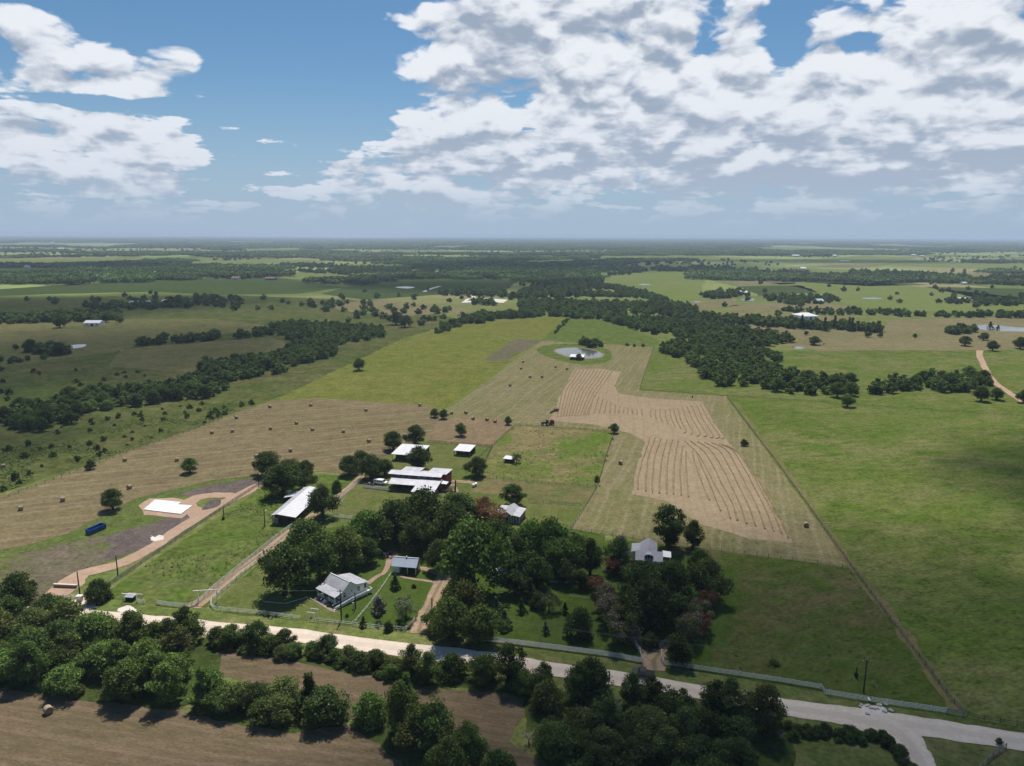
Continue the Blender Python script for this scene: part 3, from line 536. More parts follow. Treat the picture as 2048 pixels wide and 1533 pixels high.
for r in [((800, 40), (755, 190)), ((832, 58), (795, 186)), ((865, 70), (835, 182)), ((895, 88), (875, 180)), ((925, 103), (918, 180)), ((960, 114), (955, 180)), ((997, 124), (985, 178)), ((1026, 133), (1020, 180)), ((1056, 139), (1054, 182)), ((1090, 144), (1090, 186)), ((1125, 149), (1126, 192)), ((1160, 151), (1165, 198)),
          ((1230, 155), (1228, 180), (1236, 212)), ((1268, 155), (1266, 185), (1277, 226)), ((1302, 155), (1303, 195), (1320, 246)), ((1343, 155), (1346, 205), (1366, 266)), ((1378, 151), (1390, 215), (1420, 286)), ((1410, 149), (1428, 225), (1462, 300)),
          ((1440, 145), (1465, 235), (1500, 312), (1490, 335)), ((1475, 140), (1508, 235), (1552, 322), (1538, 350)), ((1510, 130), (1555, 235), (1610, 332), (1590, 358)), ((1545, 120), (1595, 235), (1662, 342), (1642, 364)), ((1580, 112), (1640, 240), (1712, 350), (1690, 372)), ((1610, 110), (1680, 240), (1757, 352), (1738, 376)), ((1640, 106), (1715, 240), (1792, 357), (1776, 380)),
          # the near block
          ((1225, 368), (1185, 490), (1143, 640), (1130, 765)), ((1265, 370), (1222, 490), (1197, 640), (1192, 780)), ((1310, 376), (1270, 490), (1246, 640), (1246, 792)), ((1355, 378), (1318, 530), (1302, 660), (1300, 796)), ((1395, 382), (1362, 540), (1354, 680), (1356, 800)), ((1440, 392), (1412, 560), (1404, 690), (1408, 804)), ((1475, 432), (1455, 600), (1458, 710), (1466, 812)), ((1500, 472), (1503, 620), (1512, 730), (1518, 822)),
          ((1550, 470), (1572, 570), (1630, 730), (1684, 848)), ((1582, 482), (1628, 600), (1704, 770), (1770, 930)), ((1492, 394), (1600, 500), (1704, 690), (1796, 860), (1846, 990)), ((1536, 396), (1655, 490), (1762, 690), (1850, 860), (1900, 1004)), ((1592, 400), (1706, 480), (1806, 650), (1910, 870), (1970, 1030)), ((1646, 404), (1764, 476), (1862, 650), (1980, 890), (2040, 1050)), ((1702, 408), (1818, 470), (1916, 640), (2040, 880), (2110, 1070)), ((1760, 416), (1862, 470), (1962, 630), (2095, 880), (2180, 1090)), ((1812, 428), (1905, 490), (2010, 650), (2150, 900), (2240, 1110)), ((1856, 450), (1945, 530), (2060, 700), (2190, 920), (2290, 1140)),
          ]:
    windrow(q4(*r))
# ------------------------------------------------------------------ air
def build_haze():
    mb = MB(); mb.box(-52000, 52000, -4000, 52000, -1.5, 103.0)
    m = bpy.data.materials.new('thin_air'); m.use_nodes = True; t = m.node_tree; t.nodes.clear(); n = N(t)
    out = n.new('ShaderNodeOutputMaterial'); v = n.new('ShaderNodeVolumePrincipled'); v.inputs['Color'].default_value = (0.62, 0.76, 0.95, 1)
    v.inputs['Density'].default_value = 8e-5; v.inputs['Anisotropy'].default_value = 0.0; n.l.new(v.outputs[0], out.inputs['Volume'])
    mb.build('haze', m, kind='stuff')
build_haze()

# clouds overhead whose shade lies over parts of the country
def cloud_mat():
    m = bpy.data.materials.new('cloud_body'); m.use_nodes = True; t = m.node_tree; t.nodes.clear(); n = N(t)
    out = n.new('ShaderNodeOutputMaterial'); P = n.new('ShaderNodeTexCoord').outputs['Object']
    x, y, z = n.sep(P); r = n.math('SQRT', n.math('ADD', n.math('MULTIPLY', x, x), n.math('MULTIPLY', y, y)))
    f = n.noise(P, 2.2, 5, 0.55); f2 = n.noise(P, 7.0, 4, 0.6)
    e = n.math('ADD', r, n.math('ADD', n.math('MULTIPLY', n.math('SUBTRACT', f, 0.5), 1.1), n.math('MULTIPLY', n.math('SUBTRACT', f2, 0.5), 0.35)))
    a = n.math('MULTIPLY', n.ss(e, 1.05, 0.40), n.new('ShaderNodeObjectInfo').outputs['Alpha'])
    d = n.new('ShaderNodeBsdfDiffuse'); d.inputs[0].default_value = (0.85, 0.85, 0.87, 1); tl = n.new('ShaderNodeBsdfTransparent')
    mx = n.new('ShaderNodeMixShader'); n.put(mx, 0, a); n.l.new(tl.outputs[0], mx.inputs[1]); n.l.new(d.outputs[0], mx.inputs[2]); n.l.new(mx.outputs[0], out.inputs[0]); return m
M_cloud = cloud_mat()
def cloud_mesh(seed):
    K = 40; R = 14; vs = [(0, 0, 0.30)]; fs = []
    for i in range(1, R + 1):
        r = i / R * 1.35
        for k in range(K):
            a = 2 * math.pi * k / K; h = 0.30 * max(0, 1 - (r / 1.35) ** 2) * (0.6 + 0.9 * vnoise(r * 3 * math.cos(a) + 9, r * 3 * math.sin(a) + 9, seed))
            vs.append((r * math.cos(a), r * math.sin(a), h))
    for k in range(K): fs.append((0, 1 + k, 1 + (k + 1) % K))
    for i in range(1, R):
        for k in range(K): fs.append((1 + (i - 1) * K + k, 1 + i * K + k, 1 + i * K + (k + 1) % K, 1 + (i - 1) * K + (k + 1) % K))
    b = len(vs); vs.append((0, 0, -0.06)); rim = 1 + (R - 1) * K                      # the flat base
    for k in range(K): fs.append((b, rim + (k + 1) % K, rim + k))
    me = bpy.data.meshes.new('cloud'); me.from_pydata(vs, [], fs); me.materials.append(M_cloud); me.polygons.foreach_set('use_smooth', [True] * len(fs)); return me
cl_meshes = [cloud_mesh(s) for s in range(3)]
def cloud(cx, cy, rx, ry, rot=0.0, alpha=0.95, h=1100):
    """cx, cy: the middle of the shade on the ground, metres"""
    t = h / sun_dir.z
    o = link('cloud', cl_meshes[int(abs(cx * 3 + cy)) % 3], loc=(cx + sun_dir.x * t, cy + sun_dir.y * t, h), kind='stuff')
    o.scale = (rx, ry, min(rx, ry)); o.rotation_euler = (0, 0, rot); o.color = (1, 1, 1, alpha); return o
CLOUDS = [  # shade centre (x, y), radii, rotation, opacity, height
    (98, 166, 145, 90, 0.12, 0.46, 900),        # over the roadside field and the house on the right
    (288, 262, 130, 118, 0.3, 0.76, 900),        # right hand pasture
    (70, 92, 170, 52, 0.0, 0.52, 900),           # bottom right thickets
    (-90, 82, 120, 42, 0.1, 0.30, 900),          # bottom left field: unseen cloud added to dim this corner
    (-350, 640, 240, 235, 0.3, 0.40, 1300),      # woods and pastures on the left
    (-640, 1050, 400, 210, 0.1, 0.38, 1500),
    (-270, 340, 90, 60, 0.3, 0.3, 900),
    (-100, 1500, 380, 200, 0.0, 0.45, 1700), (300, 2500, 900, 500, 0.1, 0.5, 2000),
    (-1500, 2300, 800, 350, 0.0, 0.5, 2000), (1300, 3100, 800, 300, 0.0, 0.45, 2200),
    (560, 560, 90, 70, 0.0, 0.45, 1200),
]
for c in CLOUDS: cloud(*c)
# ------------------------------------------------------------------ buildings
def ribs(mb, p00, p10, p11, p01, n, h=0.05, w=0.07, mi=0):
    """standing seams on a roof slope from the eave p00-p10 up to the ridge p01-p11"""
    a, b, c, d = [Vector(p) for p in (p00, p10, p11, p01)]
    for i in range(n + 1):
        t = i / n; mb.bar(a.lerp(b, t) + Vector((0, 0, h * 0.4)), d.lerp(c, t) + Vector((0, 0, h * 0.4)), w, h, mi)
def slope(p00, p10, p11, p01, m, parent, name='roof', th=0.10, n=0, label=None):
    mb = MB(); mb.slab([p00, p10, p11, p01], th)
    if n: ribs(mb, p00, p10, p11, p01, n)
    return mb.build(name, m, parent, label=label)
def window(parent, c, axis, w, h, deep=0.06, fm='white', out=1):
    """a framed window flush on a wall; axis 'u' = wall runs along x, 'v' = along y; out = outward sign"""
    x, y, z = c; f = MB(); t = 0.09; p = MB()
    def bx(mb, a0, a1, z0, z1, d0, d1):
        lo, hi = sorted((d0 * out, d1 * out))
        if axis == 'u': mb.box(x + a0, x + a1, y + lo, y + hi, z + z0, z + z1)
        else: mb.box(x + lo, x + hi, y + a0, y + a1, z + z0, z + z1)
    for a0, a1, z0, z1 in ((-w / 2 - t, -w / 2, -t, h + t), (w / 2, w / 2 + t, -t, h + t), (-w / 2, w / 2, -t, 0), (-w / 2, w / 2, h, h + t), (-w / 2, w / 2, h * .48, h * .53)):
        bx(f, a0, a1, z0, z1, -0.02, deep)
    fr = f.build('window', M[fm], parent); bx(p, -w / 2, w / 2, 0, h, -0.01, 0.025); p.build('pane', M['glass'], fr); return fr
def door(parent, c, axis, w, h, m, out=1, name='door'):
    x, y, z = c; d = MB(); k = MB(); lo, hi = sorted((-0.02 * out, 0.05 * out))
    if axis == 'u': d.box(x - w / 2, x + w / 2, y + lo, y + hi, z, z + h)
    else: d.box(x + lo, x + hi, y - w / 2, y + w / 2, z, z + h)
    o = d.build(name, m, parent)
    if axis == 'u': k.box(x + w * .34, x + w * .42, y + 0.05 * out - .03, y + 0.05 * out + .03, z + h * .45, z + h * .5)
    else: k.box(x + 0.05 * out - .03, x + 0.05 * out + .03, y + w * .34, y + w * .42, z + h * .45, z + h * .5)
    k.build('handle', M['steel'], o); return o

def cottage():
    B = empty('white_cottage', (-54.78, 189.13, 0), math.radians(-39.7), label='small white cottage with metal roof, front porch and long white side deck', cat='house')
    w = MB(); fl = 0.75
    w.prismx([(2.4, fl), (2.4, 3.30), (5.0, 5.22), (7.1, 3.86), (11.3, 2.9), (11.3, fl)], 0.35, 8.35); w.box(0.6, 8.1, 2.6, 11.1, 0.05, fl)
    w.build('wall', M['cream'], B)
    for i in range(17):
        z = fl + 0.06 + i * 0.15
        MB().box(8.35, 8.372, 2.4, 11.3, z, z + 0.13).build('siding_board', M['cream'], B)
    slope((0.0, -0.25, 2.78), (8.75, -0.25, 2.78), (8.75, 2.45, 3.50), (0.0, 2.45, 3.50), M['tin'], B, n=14, label='lower roof slope over the front porch')
    slope((0.0, 2.45, 3.56), (8.75, 2.45, 3.56), (8.75, 5.0, 5.45), (0.0, 5.0, 5.45), M['tin'], B, n=14)
    slope((0.0, 7.15, 4.0), (8.75, 7.15, 4.0), (8.75, 5.0, 5.45), (0.0, 5.0, 5.45), M['tin'], B, n=14)
    slope((0.0, 11.75, 2.95), (8.75, 11.75, 2.95), (8.75, 7.15, 3.97), (0.0, 7.15, 3.97), M['tin'], B, n=14, label='shallow roof over the rear rooms')
    MB().bar((-0.05, 5.0, 5.47), (8.8, 5.0, 5.47), 0.3, 0.06).build('ridge_cap', M['tinbright'], B)
    MB().bar((0.4, 0.1, 2.66), (8.35, 0.1, 2.66), 0.14, 0.22).build('porch_beam', M['white'], B)
    MB().box(0.35, 8.35, 0.0, 2.4, 0.6, fl).build('porch_floor', mat('porch_boards', (0.30, 0.30, 0.31), 0.7, var=0.1), B)
    for x in (0.45, 2.9, 5.6, 8.25): MB().box(x - .07, x + .07, 0.03, 0.17, fl, 2.6).build('porch_post', M['white'], B)
    for x0, x1 in ((0.52, 3.5), (5.0, 8.18)):
        r = MB(); r.bar((x0, 0.1, 1.62), (x1, 0.1, 1.62), 0.09, 0.07); r.bar((x0, 0.1, 0.9), (x1, 0.1, 0.9), 0.06, 0.06); rl = r.build('porch_railing', M['white'], B)
        b = MB().box(-.02, .02, -.02, .02, 0.9, 1.6).mesh('baluster', M['white'])
        for i in range(int((x1 - x0) / 0.22)): link('baluster', b, rl, (x0 + 0.2 + i * 0.22, 0.1, 0))
    st = MB().box(3.6, 4.9, -0.02, 0.0, 0.0, 0.6).build('steps', M['white'], B)
    for i in range(4): MB().box(3.6, 4.9, -1.2 + i * 0.3, -0.92 + i * 0.3, 0, 0.15 * (i + 1)).build('step', M['white'], st)
    for x in (3.55, 4.95): MB().bar((x, -1.25, 0.95), (x, 0.05, 1.6), 0.07).build('handrail', M['white'], st)
    for x in (1.5, 6.6): window(B, (x, 2.4, fl + 0.7), 'u', 1.0, 1.5, out=-1)
    door(B, (4.25, 2.4, fl), 'u', 0.95, 2.05, M['dark'], out=-1)
    for y in (3.3, 8.1, 10.55): window(B, (8.372, y, fl + 0.75), 'v', 0.85, 1.3)
    window(B, (8.372, 5.75, fl + 1.35), 'v', 0.55, 0.7)
    door(B, (8.372, 9.3, fl), 'v', 0.95, 2.05, M['white'])
    # the ramp and deck along the side
    d = MB(); d.add([(8.75, -1.3, .12), (10.15, -1.3, .12), (10.15, 5.2, .62), (8.75, 5.2, .62), (8.75, -1.3, .02), (10.15, -1.3, .02), (10.15, 5.2, .5), (8.75, 5.2, .5)], [(0, 1, 2, 3), (4, 7, 6, 5), (0, 4, 5, 1), (2, 6, 7, 3), (1, 5, 6, 2), (0, 3, 7, 4)])
    d.box(8.42, 10.15, 5.2, 11.6, .5, .62); d.build('deck', M['white'], B)
    f = MB(); f.slab([(10.16, -1.3, 0.75), (10.24, -1.3, 0.75), (10.24, 5.2, 1.35), (10.16, 5.2, 1.35)], 0.62); f.box(10.16, 10.24, 5.2, 11.6, .62, 1.35); f.build('deck_skirt', M['white'], B)
    f = MB(); f.bar((10.2, -1.3, 0.98), (10.2, 5.2, 1.58), 0.1, 0.08); f.bar((10.2, 5.2, 1.58), (10.2, 11.6, 1.58), 0.1, 0.08); f.bar((8.8, 11.55, 1.58), (10.2, 11.55, 1.58), 0.1, 0.08); f.build('deck_rail', M['white'], B)
    f = MB(); f.bar((8.85, -1.3, 0.98), (8.85, 4.6, 1.5), 0.1, 0.08); f.build('deck_rail', M['white'], B)
    p = MB().box(-.05, .05, -.05, .05, 0, 1.6).mesh('deck_post', M['white'])
    for i in range(8): link('deck_post', p, B, (10.2, -1.2 + i * 1.82, 0 if i > 3 else -0.55 + i * 0.18))
cottage()

def carport():
    B = empty('garage_shed', (-36.07, 203.99, 0), math.radians(-10), label='open fronted garage with bluish metal roof and two white posts', cat='garage')
    w = MB(); w.box(0.2, 2.2, 0.5, 4.8, 0, 2.5); w.box(2.2, 7.5, 4.6, 4.8, 0, 2.5); w.box(7.35, 7.5, 2.6, 4.6, 0, 2.5); w.build('wall', M['white'], B)
    MB().box(2.2, 7.35, 4.4, 4.59, 0.02, 2.4).build('dark_back_sheet', M['dark'], B)  # near-black sheet: shade inside the open garage put into its colour
    MB().prismx([(0.3, 2.5), (2.5, 4.1), (4.8, 2.5)], 7.3, 7.42).build('gable', M['grey'], B)
    MB().prismx([(0.3, 2.5), (2.5, 4.1), (4.8, 2.5)], 0.25, 0.37).build('gable', M['white'], B)
    slope((-.1, -.2, 2.45), (7.8, -.2, 2.45), (7.8, 2.5, 4.35), (-.1, 2.5, 4.35), M['tinblue'], B, n=13)
    slope((-.1, 5.2, 2.45), (7.8, 5.2, 2.45), (7.8, 2.5, 4.35), (-.1, 2.5, 4.35), M['tinblue'], B, n=13)
    MB().bar((-.15, 2.5, 4.38), (7.85, 2.5, 4.38), .3, .06).build('ridge_cap', M['tinbright'], B)
    MB().tube([(4, 2.5, 4.3), (4, 2.5, 4.75)], 0.22, 8).build('roof_vent', M['tinbright'], B)
    for x in (4.85, 7.5): MB().box(x - .08, x + .08, .1, .26, 0, 2.45).build('post', M['white'], B)
    MB().bar((2.2, .18, 2.36), (7.6, .18, 2.36), .14, .2).build('beam', M['white'], B)
carport()

def barn():
    B = empty('red_barn', (-49.24, 276.25, 0), math.radians(-11.6), label='big red barn with broad stepped pale metal roofs', cat='barn')
    w = MB(); w.box(0.6, 20.3, 4.6, 16.0, 0, 4.1); w.box(-1.0, 20.2, 5.55, 9.0, 4.1, 5.4); w.box(12.1, 20.3, -5.2, 4.6, 0, 2.5); w.build('wall', M['red'], B)
    w = MB()
    for i in range(26): w.box(12.3 + i * 0.3, 12.36 + i * 0.3, -5.23, -5.2, 0.05, 2.4)
    w.build('wall_batten', M['red'], B)
    slope((0, -.2, 3.15), (11.9, -.2, 3.15), (11.9, 5.5, 4.35), (0, 5.5, 4.35), M['tin'], B, n=16)
    slope((11.6, -5.9, 2.62), (20.8, -5.9, 2.62), (20.8, 5.5, 4.36), (11.91, 5.5, 4.36), M['tin'], B, n=12)
    slope((-1.8, 4.9, 5.45), (20.5, 4.9, 5.45), (20.5, 8.2, 6.0), (-1.8, 8.2, 6.0), M['tin'], B, n=28)
    slope((2.3, 15.3, 5.5), (10.4, 15.3, 5.5), (10.4, 8.2, 5.99), (2.3, 8.2, 5.99), M['tin'], B, n=10)
    slope((-1.8, 10.2, 5.5), (2.28, 10.2, 5.5), (2.28, 8.2, 5.98), (-1.8, 8.2, 5.98), M['tin'], B, n=5)
    slope((13.4, 17.2, 5.1), (21.8, 17.2, 5.1), (21.8, 8.0, 5.7), (13.4, 8.0, 5.7), M['tin'], B, n=10)
    slope((10.4, 12.0, 5.3), (13.4, 12.0, 5.3), (13.4, 8.2, 5.95), (10.4, 8.2, 5.95), M['tin'], B, n=4)
    w = MB(); w.box(2.6, 10.1, 9.0, 14.9, 4.1, 5.3); w.box(13.8, 21.4, 9.0, 16.8, 0, 4.95); w.build('rear_wall', M['red'], B)
    for x in (2.3, 4.6, 7.4, 11, 13.6, 16.4): window(B, (x, 5.55, 4.55), 'u', 0.9, 0.55, out=-1)
    for x in (0.3, 3.2, 6.1, 9.0): MB().box(x - .09, x + .09, .2, .38, 0, 3.1).build('post', M['wood'], B)
    MB().box(0.62, 11.9, 4.4, 4.58, .02, 3.9).build('dark_bay_sheet', M['dark'], B)  # dark sheet before the red wall, colour standing in for shade under the roof
    MB().box(20.15, 20.35, -5.3, -4.7, 0, 2.55).build('corner_trim', M['white'], B)
    door(B, (20.3, -1.5, 0), 'v', 2.6, 2.3, M['wood'], name='sliding_door'); door(B, (20.3, 2.4, 0), 'v', 1.6, 2.2, M['dark'])
    slope((20.6, 3.4, 3.5), (23.2, 3.4, 3.3), (23.2, 6.6, 3.3), (20.6, 6.6, 3.6), M['tinbright'], B, name='awning', n=4)
    for y in (3.6, 6.4): MB().box(22.9, 23.05, y - .07, y + .07, 0, 3.25).build('awning_post', M['wood'], B)
barn()
def chute():
    B = empty('loading_chute', (-25.6, 276.0, 0), math.radians(-14), label='dark weathered timber loading chute at the end of the red barn', cat='chute')
    for y in (0, 1.4):
        for x in (0, 1.5, 3.0): MB().box(x - .08, x + .08, y - .08, y + .08, 0, 1.3 + x * .35).build('post', M['wood'], B)
        for k in range(3): MB().bar((0, y + (.1 if y else -.1), .5 + k * .4), (3.0, y + (.1 if y else -.1), 1.3 + k * .42), .06, .16).build('rail', M['wood'], B)
    MB().slab([(-.1, .1, .15), (3.1, .1, 1.1), (3.1, 1.3, 1.1), (-.1, 1.3, .15)], .1).build('ramp', M['wood'], B)
    MB().tube([(3.2, .7, 0), (3.2, .7, 4.6)], .3, 8).build('hopper', M['pole'], B)
chute()

def stable():
    a = math.radians(-6.5); B = empty('long_stable', (-84.31, 241.53, 0), a, label='long low stable with white metal roof and red posts beside the ranch drive', cat='stable')
    L = 29; Wd = 8.6
    slope((-.2, -.3, 3.45), (-.2, L, 3.45), (2.2, L, 4.0), (2.2, -.3, 4.0), M['tin'], B, n=22)
    slope((Wd + .3, L, 3.1), (Wd + .3, -.3, 3.1), (2.2, -.3, 4.0), (2.2, L, 4.0), M['tinbright'], B, n=22)
    w = MB(); w.box(0.1, 0.25, 2, L - .5, 0, 3.35); w.box(0.25, Wd - .6, L - .7, L - .5, 0, 3.2); w.box(4.4, 4.5, 2, L - 1, 0, 3.3); w.build('wall', M['red'], B)
    MB().bar((0, -.1, 3.3), (Wd, -.1, 3.0), .12, .35).build('fascia', M['red'], B)
    MB().bar((Wd + .1, -.2, 2.85), (Wd + .1, L, 2.85), .12, .3).build('fascia', M['red'], B)
    for k in range(8): MB().box(Wd - .12, Wd + .12, .1 + k * 4 - .12, .1 + k * 4 + .12, 0, 2.8).build('post', M['red'], B)
    for k in range(2): MB().box(.1 + k * 4, .3 + k * 4, .05, .25, 0, 3.2).build('post', M['wood'], B)
    MB().box(.4, 2.2, .3, .42, 0, 2.4).build('plank_screen', M['deadwood'], B)
    for k in range(6): MB().box(4.52, 4.6, 3 + k * 4, 5.4 + k * 4, 0.05, 2.3).build('stall_door', M['dark'], B)
    slope((-4.2, 19.5, 2.6), (-4.2, 26, 2.6), (-.1, 26, 3.3), (-.1, 19.5, 3.3), M['tinbright'], B, name='lean_to_roof', n=6)
    for y in (19.8, 25.7): MB().box(-4.1, -3.95, y - .08, y + .08, 0, 2.5).build('lean_to_post', M['wood'], B)
stable()

def pole_shed(name, x, y, ang, Wd, D, z0, z1, m, label, back=True):
    B = empty(name, (x, y, 0), math.radians(ang), label=label, cat='shed')
    slope((-.3, -.3, z0), (Wd + .3, -.3, z0), (Wd + .3, D + .3, z1), (-.3, D + .3, z1), m, B, n=max(4, int(Wd / .7)))
    nx = max(2, int(Wd / 3) + 1)
    for i in range(nx):
        for yy in (.1, D - .1): MB().box(i * Wd / (nx - 1) - .09, i * Wd / (nx - 1) + .09, yy - .09, yy + .09, 0, (z0 if yy < 1 else z1) - .1).build('post', M['wood'], B)
    w = MB(); w.box(0, Wd, D - .05, D + .03, .05, z1 - .2)
    w.box(-.04, .04, D * .35, D - .06, .05, min(z0, z1) - .15); w.build('wall', M['wood'] if back else M['dark'], B)
    MB().bar((-.1, .1, z0 - .2), (Wd + .1, .1, z0 - .2), .1, .22).build('beam', M['wood'], B); return B
pole_shed('pole_barn', -54.1, 316.0, -12, 13.0, 13.6, 3.2, 4.0, M['tinbright'], 'wide open pole barn with bright white roof behind the red barn')
pole_shed('open_shed', -26.65, 324.0, -15.0, 7.4, 8.6, 2.6, 3.2, M['tinbright'], 'square open shed with white roof on posts in the back yard')
pole_shed('loafing_shed', -3.55, 313.9, -20, 4.0, 3.2, 1.9, 2.3, M['tinbright'], 'tiny white roofed animal shelter under a tree in the green paddock')
p_ = g(1140, 720); pole_shed('pond_shed', p_.x, p_.y, -10, 11.0, 9.0, 2.5, 3.2, M['tinbright'], 'small white roofed shelter on the near bank of the pond')

def grey_cottage():
    B = empty('grey_cottage', (-2.96, 244.24, 0), math.radians(-17), label='grey cottage with white metal roof rising to a front gable', cat='house')
    prof = [(-3.3, 3.0), (-0.5, 3.12), (1.55, 4.35), (3.5, 3.12), (6.2, 2.75)]
    for i in range(4):
        (x0, a), (x1, b) = prof[i], prof[i + 1]
        y0 = -.9 if i in (1, 2) else -.2
        slope((x0, y0, a), (x0, 8.2, a + .1), (x1, 8.2, b + .1), (x1, y0, b), M['tin'], B, n=10)
    w = MB(); w.box(-3.0, 5.9, 1.6, 7.9, .1, 2.72); w.prism([(-.4, .1), (3.4, .1), (3.4, 3.0), (1.55, 4.15), (-.4, 3.0)], -.5, 1.58); w.build('wall', M['grey'], B)
    for x in (.45, 2.65): window(B, (x, -.5, .9), 'u', .8, 1.6, out=-1)
    door(B, (1.55, -.5, .3), 'u', .8, 2.05, M['dark'], out=-1)
    for x in (3.9, 4.9, 5.9): MB().box(x - .08, x + .08, -.05, .1, .1, 2.75).build('porch_post', M['white'], B)
    MB().box(3.4, 6.1, -.2, 1.6, .05, .35).build('porch_floor', M['deadwood'], B)
    window(B, (4.8, 1.6, .9), 'u', 1.0, 1.3, out=-1)
    MB().box(-3.2, 6.1, -.75, -.55, .02, .3).build('plinth', M['deadwood'], B)
grey_cottage()

def right_house():
    B = empty('grey_roofed_house', (37.48, 206.68, 0), math.radians(-11), label='house with grey standing seam roof, arched dormer and white garage door among big trees', cat='house')
    w = MB(); w.prismx([(.5, .05), (.5, 3.35), (3.3, 5.0), (6.2, 3.3), (6.2, .05)], .5, 8.1); w.prism([(1.9, .05), (6.5, .05), (6.5, 3.6), (4.2, 5.1), (1.9, 3.6)], 6.21, 13.0); w.build('wall', M['white'], B)
    slope((.2, 0, 3.35), (8.4, 0, 3.35), (8.4, 3.3, 5.25), (.2, 3.3, 5.25), M['tingrey'], B, n=12)
    slope((.2, 6.6, 3.35), (8.4, 6.6, 3.35), (8.4, 3.3, 5.25), (.2, 3.3, 5.25), M['tingrey'], B, n=12)
    slope((1.6, 13.2, 3.7), (1.6, 3.4, 3.7), (4.2, 3.4, 5.28), (4.2, 13.2, 5.28), M['tingrey'], B, n=12)
    slope((6.8, 3.4, 3.7), (6.8, 13.2, 3.7), (4.2, 13.2, 5.28), (4.2, 3.4, 5.28), M['tingrey'], B, n=12)
    slope((-1.2, 13.0, 3.0), (-1.2, 6.7, 3.0), (1.7, 6.7, 3.5), (1.7, 13.0, 3.5), M['tingrey'], B, n=8)
    MB().box(-.9, 1.85, 7, 12.8, .05, 2.9).build('side_wall', M['white'], B)
    slope((8.45, 4.6, 3.1), (11.0, 4.6, 3.0), (11.0, 9.0, 3.0), (8.45, 9.0, 3.2), M['tinbright'], B, name='porch_roof', n=5)
    for y in (4.8, 8.8): MB().box(10.7, 10.86, y - .08, y + .08, 0, 2.9).build('porch_post', M['white'], B)
    # dormer
    d = MB(); prof = [(2.9, 3.85)] + [(4.25 - 1.35 * math.cos(t), 4.35 + .75 * math.sin(t)) for t in np.linspace(0.15, math.pi - .15, 9)] + [(5.6, 3.85)]
    d.prism(prof, 0.85, 3.2); do = d.build('dormer', M['tingrey'], B)
    for x, h in ((3.45, .55), (4.25, .85), (5.05, .55)): MB().box(x - .3, x + .3, .80, .845, 3.98, 3.98 + h).build('pane', M['glass'], do)
    for x in (3.09, 3.85, 4.65, 5.41): MB().box(x - .06, x + .06, .79, .845, 3.9, 4.5).build('mullion', M['white'], do)
    gd = MB().box(1.9, 6.0, .42, .49, .1, 2.9).build('garage_door', mat('garage_panel', (.68, .66, .62), .6, var=.04), B)
    for k in range(4): MB().box(1.95, 5.95, .395, .42, .15 + k * .69, .15 + k * .69 + .62).build('panel', mat('garage_panel_face', (.70, .68, .65), .6, var=.04) if k == 0 else bpy.data.materials['garage_panel_face'], gd)
    for x in (1.2, 7.1): window(B, (x, .5, 1.1), 'u', .7, 1.2, out=-1)
    st = MB().bar((10.2, 3.6, 1.0), (14.0, .8, .6), .12, .2).build('stair', M['wood'], B)
    for k in range(5): MB().box(10.6 + k * .7, 11.3 + k * .7, 2.6 - k * .5, 3.4 - k * .5, .0, .9 - k * .15).build('step', M['wood'], st)
    for k in range(2): MB().bar((10.2 + k * .5, 3.9 - k * .9, 1.7), (14.0 + k * .5, 1.1 - k * .9, 1.5), .08).build('handrail', M['deadwood'], st)
right_house()
def hidden_house():
    p = g(985, 1160); B = empty('white_farmhouse', p, math.radians(-12), label='white farmhouse glimpsed between the dark trees behind the cottage drive', cat='house')
    MB().prismx([(0, .05), (0, 3.2), (4, 5.2), (8, 3.2), (8, .05)], 0, 11).build('wall', M['white'], B)
    slope((-.4, -.4, 3.1), (11.4, -.4, 3.1), (11.4, 4, 5.45), (-.4, 4, 5.45), M['tin'], B, n=14); slope((-.4, 8.4, 3.1), (11.4, 8.4, 3.1), (11.4, 4, 5.45), (-.4, 4, 5.45), M['tin'], B, n=14)
    for x in (2, 5.5, 9): window(B, (x, 0, 1.0), 'u', 1, 1.4, out=-1)
hidden_house()
def far_house(px, py, wpx, hm, depth_m, m_roof, m_wall, label, name='farm_building', rot=None, hip=False, cat='building', nw=3):
    p = g(px, py); D = depth(p); Wd = wpx / FPX * D; rz = math.radians(rot if rot is not None else rnd.uniform(-15, 15))
    B = empty(name, (p.x, p.y, 0), rz, label=label, cat=cat); e = hm * .62; x0, x1 = -Wd / 2, Wd / 2; c = depth_m / 2
    w = MB()
    if hip:
        w.box(x0 + .5, x1 - .5, .5, depth_m - .5, 0, e); w.build('wall', m_wall, B); k = Wd * .3
        r = MB().add([(x0, 0, e), (x1, 0, e), (x1, depth_m, e), (x0, depth_m, e), (x0 + k, c, hm), (x1 - k, c, hm)], [(0, 1, 5, 4), (1, 2, 5), (2, 3, 4, 5), (3, 0, 4), (0, 3, 2, 1)]); r.build('roof', m_roof, B)
    else:
        w.prismx([(0, 0), (0, e), (c, hm - .15), (depth_m, e), (depth_m, 0)], x0 + .4, x1 - .4); w.build('wall', m_wall, B)
        slope((x0, -.6, e - .1), (x1, -.6, e - .1), (x1, c, hm + .1), (x0, c, hm + .1), m_roof, B, th=.15); slope((x0, depth_m + .6, e - .1), (x1, depth_m + .6, e - .1), (x1, c, hm + .1), (x0, c, hm + .1), m_roof, B, th=.15)
    for i in range(nw):
        x = x0 + Wd * (i + .7) / (nw + .4)
        if i == nw // 2: door(B, (x, 0 if not hip else .5, 0), 'u', min(3, Wd * .12), e * .75, M['dark'], out=-1)
        else: window(B, (x, 0 if not hip else .5, e * .35), 'u', min(1.6, Wd * .08), e * .4, out=-1)
    return B
M['tile'] = mat('brown_shingle_roof', (0.16, 0.10, 0.075), .9, var=.15)
